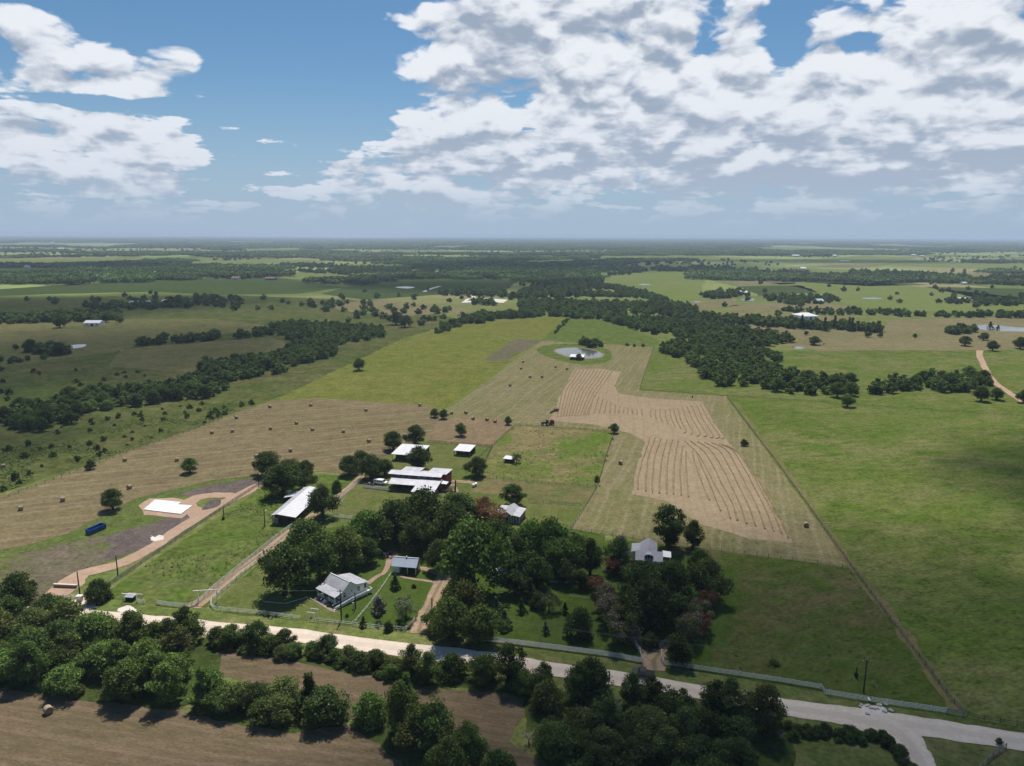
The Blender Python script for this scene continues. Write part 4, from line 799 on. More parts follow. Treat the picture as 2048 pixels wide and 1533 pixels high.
FH = [
    (184, 653, 32, 6, 12, 'tinbright', 'white', 'long white barn beside the lone round tree in the western pasture', 3),
    (266, 611, 18, 6, 11, 'tingrey', 'grey', 'grey roofed house at the west end of the tree sheltered farmstead', 0),
    (291, 611, 15, 6, 11, 'tinbright', 'white', 'white shed in the middle of the tree sheltered farmstead', 0),
    (336, 608, 28, 6, 14, 'tin', 'cream', 'longest pale metal barn of the tree sheltered farmstead', -4), (373, 608, 21, 5, 12, 'tile', 'cream', 'brown roofed house east of the pale metal farmstead barn', 4),
    (434, 605, 14, 5, 10, 'tile', 'grey', 'small dark brown roofed cottage east of the farmstead trees', 0),
    (304, 551, 14, 9, 16, 'tinbright', 'white', 'bright white house on the ridge above the dark crop field', 8), (286, 551, 10, 8, 14, 'tile', 'cream', 'brick coloured house beside the bright white ridge house', 0),
    (488, 538, 14, 9, 16, 'tinbright', 'white', 'white barn among trees north of the dark crop field', 5), (538, 534, 22, 9, 16, 'tin', 'grey', 'long pale sheds in a row behind the northern ridge', 0), (470, 560, 16, 7, 14, 'tile', 'cream', 'low house under the trees at the edge of the crop field', 0), (540, 561, 20, 7, 14, 'tile', 'grey', 'dark roofed farmhouse next to the bright meadow', 0),
    (584, 515, 9, 12, 20, 'tinbright', 'white', 'white barn in the wooded distance above the bright meadow', 0), (122, 500, 12, 13, 22, 'tinbright', 'white', 'white metal sheds far off in the western woods', 0), (103, 489, 9, 16, 25, 'tinbright', 'white', 'faint white building on the western horizon woods', 0), (52, 537, 9, 8, 14, 'tin', 'white', 'small pale barn in the western strip meadow', 0), (302, 511, 10, 10, 18, 'tin', 'white', 'pale farm shed at the end of the long strip meadow', 0),
    (835, 558, 16, 8, 14, 'tile', 'grey', 'dark house among trees beyond the small northern pond', 0), (1150, 511, 14, 11, 20, 'tin', 'cream', 'pale long building in the central woods', 0), (1415, 549, 16, 7, 14, 'tinblue', 'grey', 'bluish green roofed barn at the wood edge north of the meadow', 0),
    (1466, 560, 14, 7, 12, 'tin', 'white', 'pale house beside the straw coloured strip', 0), (1476, 590, 14, 7, 12, 'tinbright', 'white', 'white farm buildings beside the dark crop strip', -5), (1490, 590, 13, 6, 12, 'tin', 'white', 'pale shed joined to the white farm by the crop strip', 0),
    (1607, 541, 12, 9, 15, 'tinbright', 'cream', 'tan and white barn at the head of the pale strip meadow', 0), (1588, 541, 13, 8, 14, 'tile', 'cream', 'brown barn beside the tan and white one', 0), (1645, 559, 16, 6, 12, 'tinbright', 'white', 'low white house on the edge of the light meadow', 0), (1672, 559, 9, 6, 10, 'tinbright', 'white', 'small white shed east of the low white house', 0),
    (1824, 563, 12, 8, 12, 'tin', 'white', 'pale barn at the west end of the eastern tree belt', 0), (1838, 564, 13, 8, 14, 'tinbright', 'white', 'bright white barn in the eastern tree belt', 0), (1640, 608, 16, 7, 14, 'tinblue', 'grey', 'blue grey roofed house on the straw coloured knoll', 0), (1926, 603, 18, 6, 12, 'tin', 'white', 'white house half hidden in trees beyond the light meadow', 0), (1948, 606, 9, 5, 10, 'tile', 'cream', 'brown roofed cottage beside the half hidden white house', 0),
    (1592, 514, 14, 10, 18, 'tinbright', 'white', 'white barns on the far eastern meadow ridge', 0), (1630, 512, 12, 10, 18, 'tin', 'white', 'pale barn next to the far eastern ridge barns', 0), (1670, 514, 8, 10, 16, 'tinbright', 'white', 'small white house on the far eastern ridge', 0), (1828, 513, 9, 10, 16, 'tinbright', 'white', 'white house in the far eastern woods', 0), (1845, 515, 8, 10, 16, 'tin', 'white', 'pale shed beside the far eastern white house', 0), (1690, 525, 20, 7, 14, 'tin', 'cream', 'low cream sheds on the pale eastern field', 0), (1930, 570, 9, 6, 12, 'tin', 'white', 'little pale house east of the road junction', 0), (1900, 494, 9, 16, 25, 'tinbright', 'white', 'white speck of a barn near the eastern horizon', 0), (905, 491, 14, 14, 25, 'tin', 'white', 'long pale works on the far central plain', 0),
]
for px, py, w_, h_, d_, r_, wl_, lb, ro in FH: far_house(px, py, w_, h_, d_, M[r_], M[wl_], lb, rot=ro)
far_house(1622, 641, 34, 8, 28, M['tinbright'], M['white'], 'big white hip roofed building half sunk behind the dark tree belt', rot=10, hip=True)

# the house site on the left
def slab_site():
    z = .35; pts = [(287, 1021), (310, 1001), (363, 1006), (356.5, 1010.5), (385, 1013), (362, 1030)]
    q = [g(*p) for p in pts]; c = sum(q, Vector()) / len(q)
    B = empty('concrete_slab', (c.x, c.y, 0), label='white new concrete house slab on red gravel', cat='slab')
    MB().slab([(p.x - c.x, p.y - c.y, z) for p in q], z - .08).build('pad', M['concrete'], B)
    for dx, dy in ((-3, 2), (0, 3.5), (3, 0.5), (-6, 0), (5, 2)): MB().tube([(dx, dy, z - .02), (dx, dy, z + .5)], .06, 6).build('pipe_stub', M['cream'], B)
slab_site()
def dumpster():
    a = g(182, 1071); b = g(213, 1057); d = b - a; B = empty('blue_dumpster', a, math.atan2(d.y, d.x), label='blue open topped dumpster on the grass by the bare soil', cat='dumpster')
    L = d.length; h = 1.7; w = 2.4; t = .1
    s = MB(); s.box(0, L, 0, t, .25, h); s.box(0, L, w - t, w, .25, h); s.box(0, t, t, w - t, .25, h); s.box(L - t, L, t, w - t, .25, h); s.box(t, L - t, t, w - t, .25, .35); s.build('body', M['blue'], B)
    for i in range(9): MB().box(.2 + i * (L - .4) / 8 - .06, .2 + i * (L - .4) / 8 + .06, -.08, 0, .25, h - .1).build('rib', M['blue'], B)
    r = MB(); r.bar((0, -.03, h), (L, -.03, h), .14); r.bar((0, w + .03, h), (L, w + .03, h), .14); r.bar((-.03, 0, h), (-.03, w, h), .14); r.bar((L + .03, 0, h), (L + .03, w, h), .14); r.build('top_rail', M['blue'], B)
    for x in (.5, L - .5):
        for y in (.3, w - .3): MB().tube([(x, y - .1, .15), (x, y + .1, .15)], .15, 10).build('wheel', M['rubber'], B)
dumpster()

# ------------------------------------------------------------------ vehicles and machines
def wheel(parent, x, y, r, w, rim=M['steel']):
    o = MB().tube([(x, y - w / 2, r), (x, y + w / 2, r)], r, 14).build('wheel', M['rubber'], parent)
    for s in (-1, 1): MB().tube([(x, y + s * w / 2, r), (x, y + s * (w / 2 + .02), r)], r * .55, 10).build('rim', rim, o)
    return o
def van():
    a = g(747, 969); b = g(774, 972); d = b - a; B = empty('white_van', a, math.atan2(d.y, d.x), label='long white passenger van parked beside the red barn', cat='van')
    L = 5.7
    prof = [(0, .4), (0, 1.2), (.1, 2.05), (4.0, 2.1), (4.75, 1.3), (5.6, 1.1), (5.7, .45)]
    MB().prism(prof, 0, 2.0).build('body', M['vanwhite'], B)
    for x0, x1 in ((.35, 1.3), (1.45, 2.3), (2.45, 3.2), (3.35, 4.1)): 
        for y in (-.012, 2.0): MB().box(x0, x1, y, y + .012, 1.3, 1.85).build('window', M['glass'], B)
    MB().slab([(4.06, .15, 2.08), (4.76, .15, 1.34), (4.76, 1.85, 1.34), (4.06, 1.85, 2.08)], .02).build('windscreen', M['glass'], B)
    for x in (.95, 4.75):
        for y in (.12, 1.88): wheel(B, x, y, .38, .26)
    for y in (.3, 1.7): MB().box(5.68, 5.73, y - .2, y + .2, .75, .95).build('headlight', M['glass'], B)
    MB().box(5.68, 5.76, 0, 2, .42, .6).build('bumper', M['steel'], B)
van()
def trailer():
    a = g(728, 971); b = g(744, 972); d = b - a; B = empty('flatbed_trailer', a, math.atan2(d.y, d.x), label='low flatbed trailer parked behind the white van', cat='trailer')
    MB().box(0, 4.2, 0, 1.9, .55, .68).build('bed', M['wood'], B)
    for y in (0, 1.9): MB().bar((0, y, .95), (4.2, y, .95), .06).build('side_rail', M['pole'], B)
    MB().bar((4.2, .95, .6), (5.4, .95, .5), .1).build('drawbar', M['pole'], B)
    for x in (1.7, 2.5):
        for y in (-.15, 2.05): wheel(B, x, y, .34, .2)
    MB().box(1.6, 2.2, .6, 1.2, .68, 1.0).build('toolbox', M['white'], B)
trailer()
def tractor():
    a = g(1092, 851); B = empty('green_tractor', a, math.radians(186), label='dark green cab tractor at the edge of the raked field', cat='tractor')
    MB().box(.2, 2.6, -.45, .45, 1.0, 1.9).build('bonnet', M['green'], B)
    c = MB(); c.prism([(-1.5, 1.2), (.2, 1.2), (.1, 2.9), (-1.3, 2.9)], -.8, .8); cb = c.build('cab', M['glass'], B)
    MB().box(-1.5, .3, -.9, .9, 2.9, 3.05).build('roof', M['green'], cb)
    MB().box(-1.6, .3, -.5, .5, .7, 1.2).build('chassis', M['black'], B)
    for s in (-1, 1): wheel(B, -.9, s * 1.15, .95, .5, M['cream']); wheel(B, 1.9, s * .95, .65, .4, M['cream'])
    MB().tube([(1.2, .3, 1.9), (1.2, .3, 2.8)], .06, 6).build('exhaust', M['black'], B)
    b = g(1103, 850); K = empty('round_baler', b, math.radians(186), label='red round baler hitched behind the green tractor', cat='baler')
    prof = [(-1.5 + 0, .8)] + [(-.2 + 1.25 * math.cos(t), 1.75 + 1.15 * math.sin(t)) for t in np.linspace(math.radians(20), math.radians(200), 10)]
    MB().prism([(.9, .7), *prof[1:], (-1.4, .7)], -1.15, 1.15).build('body', M['rust'], K)
    for s in (-1, 1): wheel(K, -.3, s * 1.35, .6, .4, M['cream'])
    MB().bar((1.0, 0, .7), (2.8, 0, .6), .16).build('drawbar', M['black'], K); MB().box(.6, 1.5, -.9, .9, .25, .6).build('pickup', M['black'], K)
    MB().box(-.6, .5, -1.18, -1.15, 1.1, 2.3).build('side_panel', M['red'], K)
    c = g(1113, 823); T = empty('small_tractor', c, math.radians(60), label='small dark tractor on the raked field north of the green tractor', cat='tractor')
    MB().box(.1, 1.8, -.35, .35, .7, 1.35).build('bonnet', M['rust'], T); MB().box(-1.3, .1, -.35, .35, .6, 1.0).build('chassis', M['black'], T)
    MB().box(-1.1, -.6, -.3, .3, 1.0, 1.4).build('seat', M['black'], T)
    MB().box(-1.4, .2, -.7, .7, 2.2, 2.3).build('canopy', M['black'], T)
    for x in (-1.3, .1):
        for y in (-.6, .6): MB().box(x - .04, x + .04, y - .04, y + .04, .9, 2.2).build('canopy_post', M['black'], T)
    for s in (-1, 1): wheel(T, -.7, s * .85, .7, .4); wheel(T, 1.4, s * .7, .45, .3)
    e = g(1104, 826); R = empty('hay_rake', e, math.radians(60), label='reddish wheel rake trailing the small tractor', cat='rake')
    MB().bar((-2, 0, .9), (2, 0, .9), .12).build('frame', M['rust'], R); MB().bar((2, 0, .9), (4, .5, .7), .1).build('drawbar', M['rust'], R)
    for k in range(5): MB().tube([(-2 + k, -.06, .6), (-2 + k, .06, .6)], .6, 10).build('rake_wheel', M['wood'], R)
tractor()
def tank():
    p = g(949, 974); B = empty('propane_tank', p, math.radians(60), label='white propane tank on legs near the red flowering trees', cat='tank')
    MB().tube([(-1.6, 0, 1.0), (-1.4, 0, 1.0), (1.4, 0, 1.0), (1.6, 0, 1.0)], [.3, .52, .52, .3], 12).build('vessel', M['white'], B, smooth=True)
    for x in (-.9, .9): MB().box(x - .1, x + .1, -.4, .4, 0, .55).build('leg', M['steel'], B)
    MB().tube([(0, 0, 1.5), (0, 0, 1.7)], .15, 8).build('valve_dome', M['steel'], B)
tank()
def car():
    p = g(1093 - 0, 1338); p = g(1091, 1350); q = g(1287, 1352)
    B = empty('dark_pickup', (q.x, q.y, 0), math.radians(168), label='dark pickup truck on the pale road below the forked drive', cat='pickup')
    MB().prism([(-2.6, .45), (-2.6, 1.1), (-.6, 1.1), (-.5, 1.75), (.8, 1.75), (1.3, 1.15), (2.6, 1.05), (2.65, .45)], -.95, .95).build('body', M['black'], B)
    for y in (-.96, .945): MB().box(-.4, .75, y, y + .015, 1.2, 1.65).build('window', M['glass'], B)
    MB().box(-2.5, -.7, -.8, .8, 1.1, 1.13).build('bed', M['rubber'], B)
    for x in (-1.7, 1.7):
        for y in (-.88, .88): wheel(B, x, y, .38, .25)
    MB().slab([(.83, -.8, 1.75), (1.28, -.8, 1.2), (1.28, .8, 1.2), (.83, .8, 1.75)], .02).build('windscreen', M['glass'], B)
car()

# ------------------------------------------------------------------ hay bales
def bale_mesh():
    mb = MB(); k = 20; r = .85; prof = [(-.76, .0), (-.76, .7), (-.72, r - .04), (-.62, r), (-.2, r + .015), (.25, r), (.62, r), (.72, r - .04), (.76, .7), (.76, 0)]
    for i in range(len(prof) - 1):
        (x0, r0), (x1, r1) = prof[i], prof[i + 1]
        for j in range(k):
            a, b = 2 * math.pi * j / k, 2 * math.pi * (j + 1) / k
            q = [(x0, r0 * math.cos(a), r + r0 * math.sin(a) - .03), (x0, r0 * math.cos(b), r + r0 * math.sin(b) - .03), (x1, r1 * math.cos(b), r + r1 * math.sin(b) - .03), (x1, r1 * math.cos(a), r + r1 * math.sin(a) - .03)]
            mb.add(q, [(0, 1, 2, 3)], 1 if i in (0, 1, 7, 8) else 0)
    return mb.mesh('hay_bale', [M['hay'], M['hayend']])
BM = bale_mesh()
ring = MB()
for j in range(40):
    a = j * .55; r0 = .08 + j * .016; b = (j + 1) * .55; r1 = .08 + (j + 1) * .016
    ring.bar((-.775, r0 * math.cos(a), .82 + r0 * math.sin(a)), (-.775, r1 * math.cos(b), .82 + r1 * math.sin(b)), .03)
RING = ring.mesh('rolled_end', M['hay'])
BL = [(424, 864), (465, 861), (473, 834), (541, 856), (593, 845), (625, 858), (687, 862), (738, 881), (581, 900), (513, 912), (42, 1017), (126, 999), (250, 919), (259, 974), (354, 919), (732, 819), (840, 809), (540, 812), (622, 809)]
BM2 = [(903, 825), (932, 824), (946, 836), (974, 838), (990, 842), (1020, 769), (1042, 735), (1046, 722), (1060, 752), (1084, 752), (1111, 732), (1134, 736)]
BS = [(97, 1423, 'round hay bale alone on the brown stubble in front of the thickets', -40), (1241, 925, 'round hay bale beside the paddock fence next to the raked rows', 60), (1612, 1050, 'round hay bale alone at the far edge of the raked field', 80), (8, 932, 'round hay bale on scrubby grass at the pasture edge', 20)]
def bale(px, py, rz, label, group):
    p = g(px, py + 4); o = link('hay_bale', BM, loc=(p.x, p.y, .04), label=label, cat='hay bale', group=group); o.rotation_euler = (0, 0, math.radians(rz)); link('rolled_end', RING, o)
for px, py in BL: bale(px, py, rnd.uniform(20, 70), 'round hay bale scattered on the cut tan field left of the barns', 'bales on the cut field')
for px, py in BM2: bale(px, py, rnd.uniform(-60, 60), 'round hay bale scattered on the striped hay field below the pond', 'bales on the striped field')
for px, py, lb, rz in BS: bale(px, py, rz, lb, 'single bales')

# ------------------------------------------------------------------ fences
def fence(name, px_pts, label, hts, ph=1.35, pw=.12, sp=2.6, m='fencewhite', rw=.04, rh=.13, pm=None, smooth=False, gpts=None):
    pts = gpts or [g(*p) for p in px_pts]
    if smooth: pts = catmull(pts, 5)
    B = empty(name, pts[0], label=label, cat='fence'); o = pts[0]; post = MB().box(-pw / 2, pw / 2, -pw / 2, pw / 2, 0, ph).mesh('post', M[pm or m]); left = 0.0; n = 0; stuff = MB()
    for i in range(len(pts) - 1):
        d = pts[i + 1] - pts[i]; L = d.length; u = d.normalized(); s = left
        while s < L:
            p = pts[i] + u * s - o; n += 1
            if n <= 300: e = link('post', post, B, p); e.rotation_euler = (0, 0, math.atan2(u.y, u.x))
            else: stuff.box(p.x - pw / 2, p.x + pw / 2, p.y - pw / 2, p.y + pw / 2, 0, ph)
            s += sp
        left = s - L
    if stuff.v: stuff.build('post', M[pm or m], B, kind='stuff')
    for h in hts:
        r = MB()
        for i in range(len(pts) - 1):
            a, b = pts[i] - o, pts[i + 1] - o; nn = Vector((-(b - a).y, (b - a).x, 0)).normalized() * (-(pw / 2 + rw / 2))
            r.bar(a + nn + Vector((0, 0, h)), b + nn + Vector((0, 0, h)), rw, rh)
        r.build('rail' if rh > .04 else 'wire', M[m], B)
    return B
R4 = (.3, .6, .9, 1.2)
fence('board_fence', [(1327, 1330), (1400, 1341), (1480, 1353), (1560, 1365), (1643, 1379), (1650, 1389), (1700, 1397), (1760, 1407), (1850, 1420), (1895, 1427)], 'long white board fence between the dark roadside field and the pale road', R4, sp=2.9, rh=.12)
fence('board_fence', [(1327, 1330), (1322, 1322), (1322, 1308)], 'short white fence wing on the east side of the forked drive', R4, sp=2.0)
fence('board_fence', [(955, 1281), (1030, 1289), (1140, 1303), (1210, 1312), (1284, 1326)], 'white board fence along the green verge west of the forked drive', (.22, .44, .66, .88, 1.1, 1.3), sp=2.6, rh=.12)
fence('board_fence', [(1284, 1326), (1280, 1310), (1270, 1290)], 'short white fence wing on the west side of the forked drive', R4, sp=2.0)
fence('steel_gate', [(1893, 1427), (1930, 1433)], 'grey steel field gate at the end of the white roadside fence', (.3, .6, .9, 1.25), sp=3.2, m='steel')
fence('rail_fence', [(1935, 1434), (1960, 1440), (2000, 1446), (2060, 1457), (2300, 1490)], 'brown rail fence beside the road beyond the steel gate', (.5, 1.0), m='wood', sp=3)
fence('rail_fence', [(421, 1211), (426, 1217), (434, 1221), (470, 1225), (520, 1230), (600, 1240)], 'white pipe fence curving round the lawn corner by the ranch drive', (.45, .85, 1.2), rh=.09, sp=2.6, smooth=True)
fence('rail_fence', [(421, 1211), (426, 1201), (440, 1189), (475, 1158), (520, 1120), (560, 1085)], 'white pipe fence on the lawn side of the ranch drive', (.45, .85, 1.2), rh=.09, sp=2.6, smooth=True)
fence('rail_fence', [(314, 1209), (345, 1213), (374, 1215), (388, 1211), (405, 1199), (440, 1168), (500, 1119), (560, 1071), (596, 1045)], 'grey white fence on the paddock side of the ranch drive', (.3, .6, .9, 1.2), rh=.14, sp=2.6, smooth=True)
fence('rail_fence', [(274, 1206), (292, 1208)], 'short white fence panel beside the cattle gate frame', (.4, .8, 1.2), sp=2)
fence('rail_fence', [(620, 1243), (700, 1251), (760, 1258), (811, 1262)], 'white plank fence in front of the cottage lawn', (.5, 1.0), sp=2.4, rh=.12)
fence('rail_fence', [(811, 1262), (829, 1243)], 'white solid fence wing beside the cottage drive', (.25, .5, .75, 1.0), sp=1.6, rh=.2)
fence('rail_fence', [(709, 1246), (735, 1216), (762, 1180), (785, 1146)], 'thin white fence running from the road up to the garage', (.4, .8), sp=2.4, rh=.08, ph=.95)
fence('garden_edging', [(526, 1204), (570, 1208), (616, 1195), (642, 1210), (660, 1222)], 'low white edging line zigzagging over the cottage lawn', (.12,), ph=.3, pw=.1, sp=1.8, rh=.2, m='white')
fence('rail_fence', [(728, 976), (752, 979), (778, 982)], 'white board fence in front of the van and trailer', (.2, .45, .7, .95, 1.2), sp=2.4, rh=.2)
fence('rail_fence', [(655, 1033), (680, 1036), (706, 1039)], 'white board fence between the lone tree and the yard', (.3, .6, .9, 1.2), sp=2.4, rh=.12)
fence('rail_fence', [(678, 1002), (690, 991), (722, 962)], 'grey board fence along the upper ranch drive', (.3, .6, .9, 1.2), sp=2.4, rh=.12)
fence('rail_fence', [(886, 994), (896, 996), (905, 1003)], 'curved pale fence below the red barn', (.4, .8, 1.2), sp=2)
fence('wire_fence', [(190, 1194), (240, 1157), (310, 1110), (380, 1062), (450, 1015), (510, 976), (556, 948)], 'pale mesh fence between the red dirt drive and the paddock', (.25, .5, .75, 1.0, 1.2), sp=3.0, rh=.12, m='steel')
fence('wire_fence', [(1030, 852), (1090, 856), (1160, 860), (1228, 866)], 'dark pipe fence along the far side of the green paddock', (.4, .75, 1.1), sp=3.2, m='wood', rh=.07)
fence('wire_fence', [(856, 885), (900, 888), (950, 892), (985, 894)], 'dark pipe fence in front of the tilled plot', (.3, .6, .9, 1.2), sp=3.0, m='wood', rh=.08)
fence('wire_fence', [(1030, 852), (1008, 872), (985, 894), (972, 920), (964, 955)], 'thin dark fence on the west side of the green paddock', (.4, .75, 1.1), sp=3.2, m='wood', rh=.06)
fence('wire_fence', [(985, 894), (968, 905), (950, 930)], 'short dark fence behind the back yard', (.4, .75, 1.1), sp=3.2, m='wood', rh=.06)
fence('wire_fence', [(1228, 866), (1212, 915), (1196, 972), (1168, 1020), (1142, 1060)], 'overgrown wire fence between the green paddock and the raked field', (.3, .6, .9, 1.1), sp=3.2, m='wire', rh=.03, pm='wood')
fence('wire_fence', [(1058, 1004), (1110, 1008), (1164, 1013)], 'post fence across the dry yard behind the grey cottage', (.4, .8, 1.1), sp=2.8, m='deadwood', rh=.07)
fence('wire_fence', [(964, 956), (1040, 963), (1110, 970), (1194, 976)], 'wire fence along the near edge of the green paddock', (.4, .75, 1.05), sp=3.2, m='wire', rh=.03, pm='wood')
fence('wire_fence', [(1142, 1060), (1220, 1070), (1300, 1082), (1420, 1100), (1560, 1118), (1704, 1138)], 'thin wire fence between the raked field and the roadside field', (.3, .6, .9, 1.15), sp=3.6, m='wire', rh=.03, pm='wood')
fence('wire_fence', [(1454, 796), (1560, 935), (1640, 1046), (1708, 1142), (1770, 1226), (1840, 1318), (1905, 1405), (1930, 1430)], 'long dark boundary fence separating the raked field from the wide pasture', (.25, .5, .75, 1.0, 1.2), sp=3.6, m='wire', rh=.05, pm='wood')
fence('wire_fence', [(1454, 794), (1600, 803), (1800, 818), (2048, 834), (2200, 845)], 'dark wire fence crossing the wide pasture below the woods', (.4, .8, 1.1), sp=4, m='wire', rh=.06, pm='wood')
fence('wire_fence', [(1308, 695), (1292, 740), (1279, 781), (1360, 787), (1452, 794)], 'thin wire fence round the far corner of the hay field', (.4, .8, 1.1), sp=4, m='wire', rh=.05, pm='wood')
fence('wire_fence', [(470, 828), (390, 860), (250, 908), (100, 964), (-40, 1016)], 'dark wire fence between the cut field and the scrubby pasture', (.4, .8, 1.1), sp=4, m='wire', rh=.05, pm='wood')
fence('rail_fence', [(1098, 1166), (1140, 1168), (1180, 1173)], 'white garden fence in the shaded plot west of the house', (.3, .6, .9), sp=2.4, rh=.14)
fence('rail_fence', [(1140, 1196), (1180, 1200)], 'low grey garden rail below the shaded plot', (.3, .6), sp=2.4, rh=.1, m='deadwood', ph=.7)
fence('rail_fence', [(1204, 1142), (1222, 1144), (1222, 1136)], 'small white fence corner beside the red bush', (.3, .6, .9), sp=2, rh=.14)
fence('rail_fence', [(2012, 1498), (1985, 1515), (1955, 1545)], 'weathered rail fence in the dark verge by the road junction', (.4, .8, 1.1), sp=2.4, rh=.14, m='deadwood')
fence('driveway_curb', [(1300, 1281), (1306, 1301), (1325, 1288)], 'pale stone edging of the island in the forked drive', (.1,), ph=.25, pw=.2, sp=1.2, rh=.2, rw=.2, m='stone')

def gate_frame():
    a = g(246, 1204); b = g(274, 1206); d = b - a; B = empty('gate_frame', a, math.atan2(d.y, d.x), label='white goal shaped overhead gate frame by the road', cat='gate'); L = d.length
    for x in (0, L): MB().box(x - .1, x + .1, -.1, .1, 0, 2.5).build('post', M['white'], B)
    MB().bar((0, 0, 2.45), (L, 0, 2.45), .14).build('crossbar', M['white'], B)
    for x in (0, L): MB().bar((x, 0, 2.4), (x, 2.6, 1.2), .1).build('wing_rail', M['fencewhite'], B)
    MB().bar((0, 2.6, 1.2), (L, 2.6, 1.2), .1).build('back_rail', M['fencewhite'], B)
    for x in (0, L): MB().box(x - .07, x + .07, 2.53, 2.67, 0, 1.2).build('post', M['fencewhite'], B)
    MB().slab([(.15, .3, 1.25), (L * .68, .3, 1.25), (L * .68, 2.3, 1.6), (.15, 2.3, 1.6)], .06).build('cover_panel', M['steel'], B)
    MB().box(.3, L * .65, .6, 2.2, 0, 1.1).build('feeder', M['dark'], B)
    p = g(397, 1207); T = empty('ranch_arch', p, math.radians(8), label='tall white entrance arch over the start of the ranch drive', cat='arch')
    MB().box(-.12, .12, -.12, .12, 0, 3.8).build('post', M['fencewhite'], T); MB().bar((-1.2, 0, 3.75), (5.4, 0, 3.75), .14, .2).build('crossbar', M['fencewhite'], T); MB().box(4.9, 5.1, -.1, .1, 0, 3.7).build('post', M['fencewhite'], T)
    MB().bar((0, 0, 2.6), (1.0, 0, 3.7), .09).build('brace', M['fencewhite'], T)
    q = g(615, 1240); K = empty('entry_pergola', q, math.radians(-14), label='white slim post frame at the roadside entrance of the cottage lawn', cat='gate')
    for x, y in ((0, 0), (2.2, 0), (0, 2.0), (2.2, 2.0)): MB().box(x - .06, x + .06, y - .06, y + .06, 0, 2.3).build('post', M['white'], K)
    for y in (0, 2.0): MB().bar((0, y, 2.25), (2.2, y, 2.25), .09).build('beam', M['white'], K)
    v = g(160, 1203); V = empty('gate_pillar', v, 0, label='white masonry gate pillar at the red dirt drive entrance', cat='pillar')
    MB().box(-.7, .7, -.5, .5, 0, 1.5).build('shaft', M['stone'], V); MB().box(-.85, .85, -.65, .65, 1.5, 1.75).build('cap', M['concrete'], V); MB().box(-.3, .3, -.55, -.5, .9, 1.2).build('plaque', M['white'], V)
    w = g(130, 1176); Y = empty('culvert_wall', w, math.radians(-5), label='low brown retaining wall under the end of the red dirt drive', cat='wall')
    MB().box(-3.5, 3.5, 0, .5, 0, .9).build('wall', M['brick'], Y); MB().box(-3.6, 3.6, -.1, .6, .9, 1.02).build('coping', M['stone'], Y)
gate_frame()
fence('rail_fence', [(128, 1197), (150, 1198)], 'short white fence west of the masonry gate pillar', (.4, .8, 1.1), sp=2)

# ------------------------------------------------------------------ poles and lines
POLES = [(160, 1192, 7.3, 0, 'tall wooden pole beside the masonry gate pillar'), (236, 1152, 6.4, 0, 'wooden pole beside the red dirt drive'), (530, 1054, 6.6, 1, 'dark utility pole with lamp in the paddock left of the stable'), (518, 976, 6.3, 1, 'pole with lamp at the far corner of the paddock'),
         (448, 1038, 4.5, 0, 'thin pole against the mesh fence by the new slab'), (683, 1242, 8.9, 2, 'tall utility pole between the road and the cottage deck'), (711, 1218, 5.1, 0, 'shorter service pole beside the cottage deck'), (864, 1213, 2.6, 0, 'short dark post beside the cottage drive'), (1727, 1386, 8.2, 2, 'tall utility pole in the dark roadside field')]
tops = []
for px, py, h, arm, lb in POLES:
    p = g(px, py); B = empty('utility_pole', p, label=lb, cat='pole'); MB().tube([(0, 0, 0), (0, 0, h * .5), (0, 0, h)], [.2, .17, .13], 8).build('shaft', M['pole'], B)
    if arm == 2:
        MB().bar((-.9, 0, h - .5), (.9, 0, h - .5), .12).build('crossarm', M['wood'], B)
        for x in (-.8, 0, .8): MB().tube([(x, 0, h - .44 if x else h), (x, 0, h - .2 if x else h + .2)], .07, 6).build('insulator', M['cream'], B)
    if arm == 1:
        MB().bar((0, 0, h - .6), (.8, -.3, h - .4), .07).build('lamp_arm', M['steel'], B); MB().box(.6, 1.0, -.5, -.15, h - .55, h - .35).build('lamp_head', M['white'], B)
    tops.append(Vector((p.x, p.y, h)))
p = g(711, 1218); o_ = empty('meter_box', (p.x - .55, p.y - .1, 0), label='grey meter cabinet at the foot of the service pole', cat='cabinet'); MB().box(-.25, .25, -.15, .15, .9, 1.9).build('cabinet', M['steel'], o_); MB().box(-.05, .05, -.05, .05, 0, .9).build('stand', M['steel'], o_); MB().box(-.2, .2, -.17, -.15, 1.0, 1.8).build('door', M['cream'], o_)
p = g(1712, 1355); o_ = empty('stub_post', p, label='short weathered post with dark box in the roadside field', cat='post'); MB().tube([(0, 0, 0), (0, 0, 2.6)], .14, 7).build('shaft', M['pole'], o_); MB().box(-.35, .35, -.3, .3, .3, 1.1).build('box', M['dark'], o_)
p = g(1345, 1086); o_ = empty('antenna_mast', p, label='thin lattice antenna mast standing in the tall tree behind the house', cat='mast')
for a in range(3): MB().tube([(.22 * math.cos(a * 2.09), .22 * math.sin(a * 2.09), 0), (.16 * math.cos(a * 2.09), .16 * math.sin(a * 2.09), 12.5)], .05, 5).build('leg', M['steel'], o_)
br = MB()
for k in range(16):
    a = (k % 3) * 2.09; b = ((k + 1) % 3) * 2.09; br.bar((.2 * math.cos(a), .2 * math.sin(a), k * .78), (.2 * math.cos(b), .2 * math.sin(b), (k + 1) * .78), .03)
br.build('lattice', M['steel'], o_); MB().tube([(0, 0, 12.4), (0, 0, 13.3)], .2, 6).build('antenna', M['white'], o_)
def line(a, b, sag, label, r=.018):
    pts = [a.lerp(b, t) - Vector((0, 0, sag * 4 * t * (1 - t))) for t in np.linspace(0, 1, 13)]
    o = MB().tube([p_ - a for p_ in pts], r, 4).build('power_line', M['steel'], loc=a); tag(o, label, 'power line', 'overhead power lines')
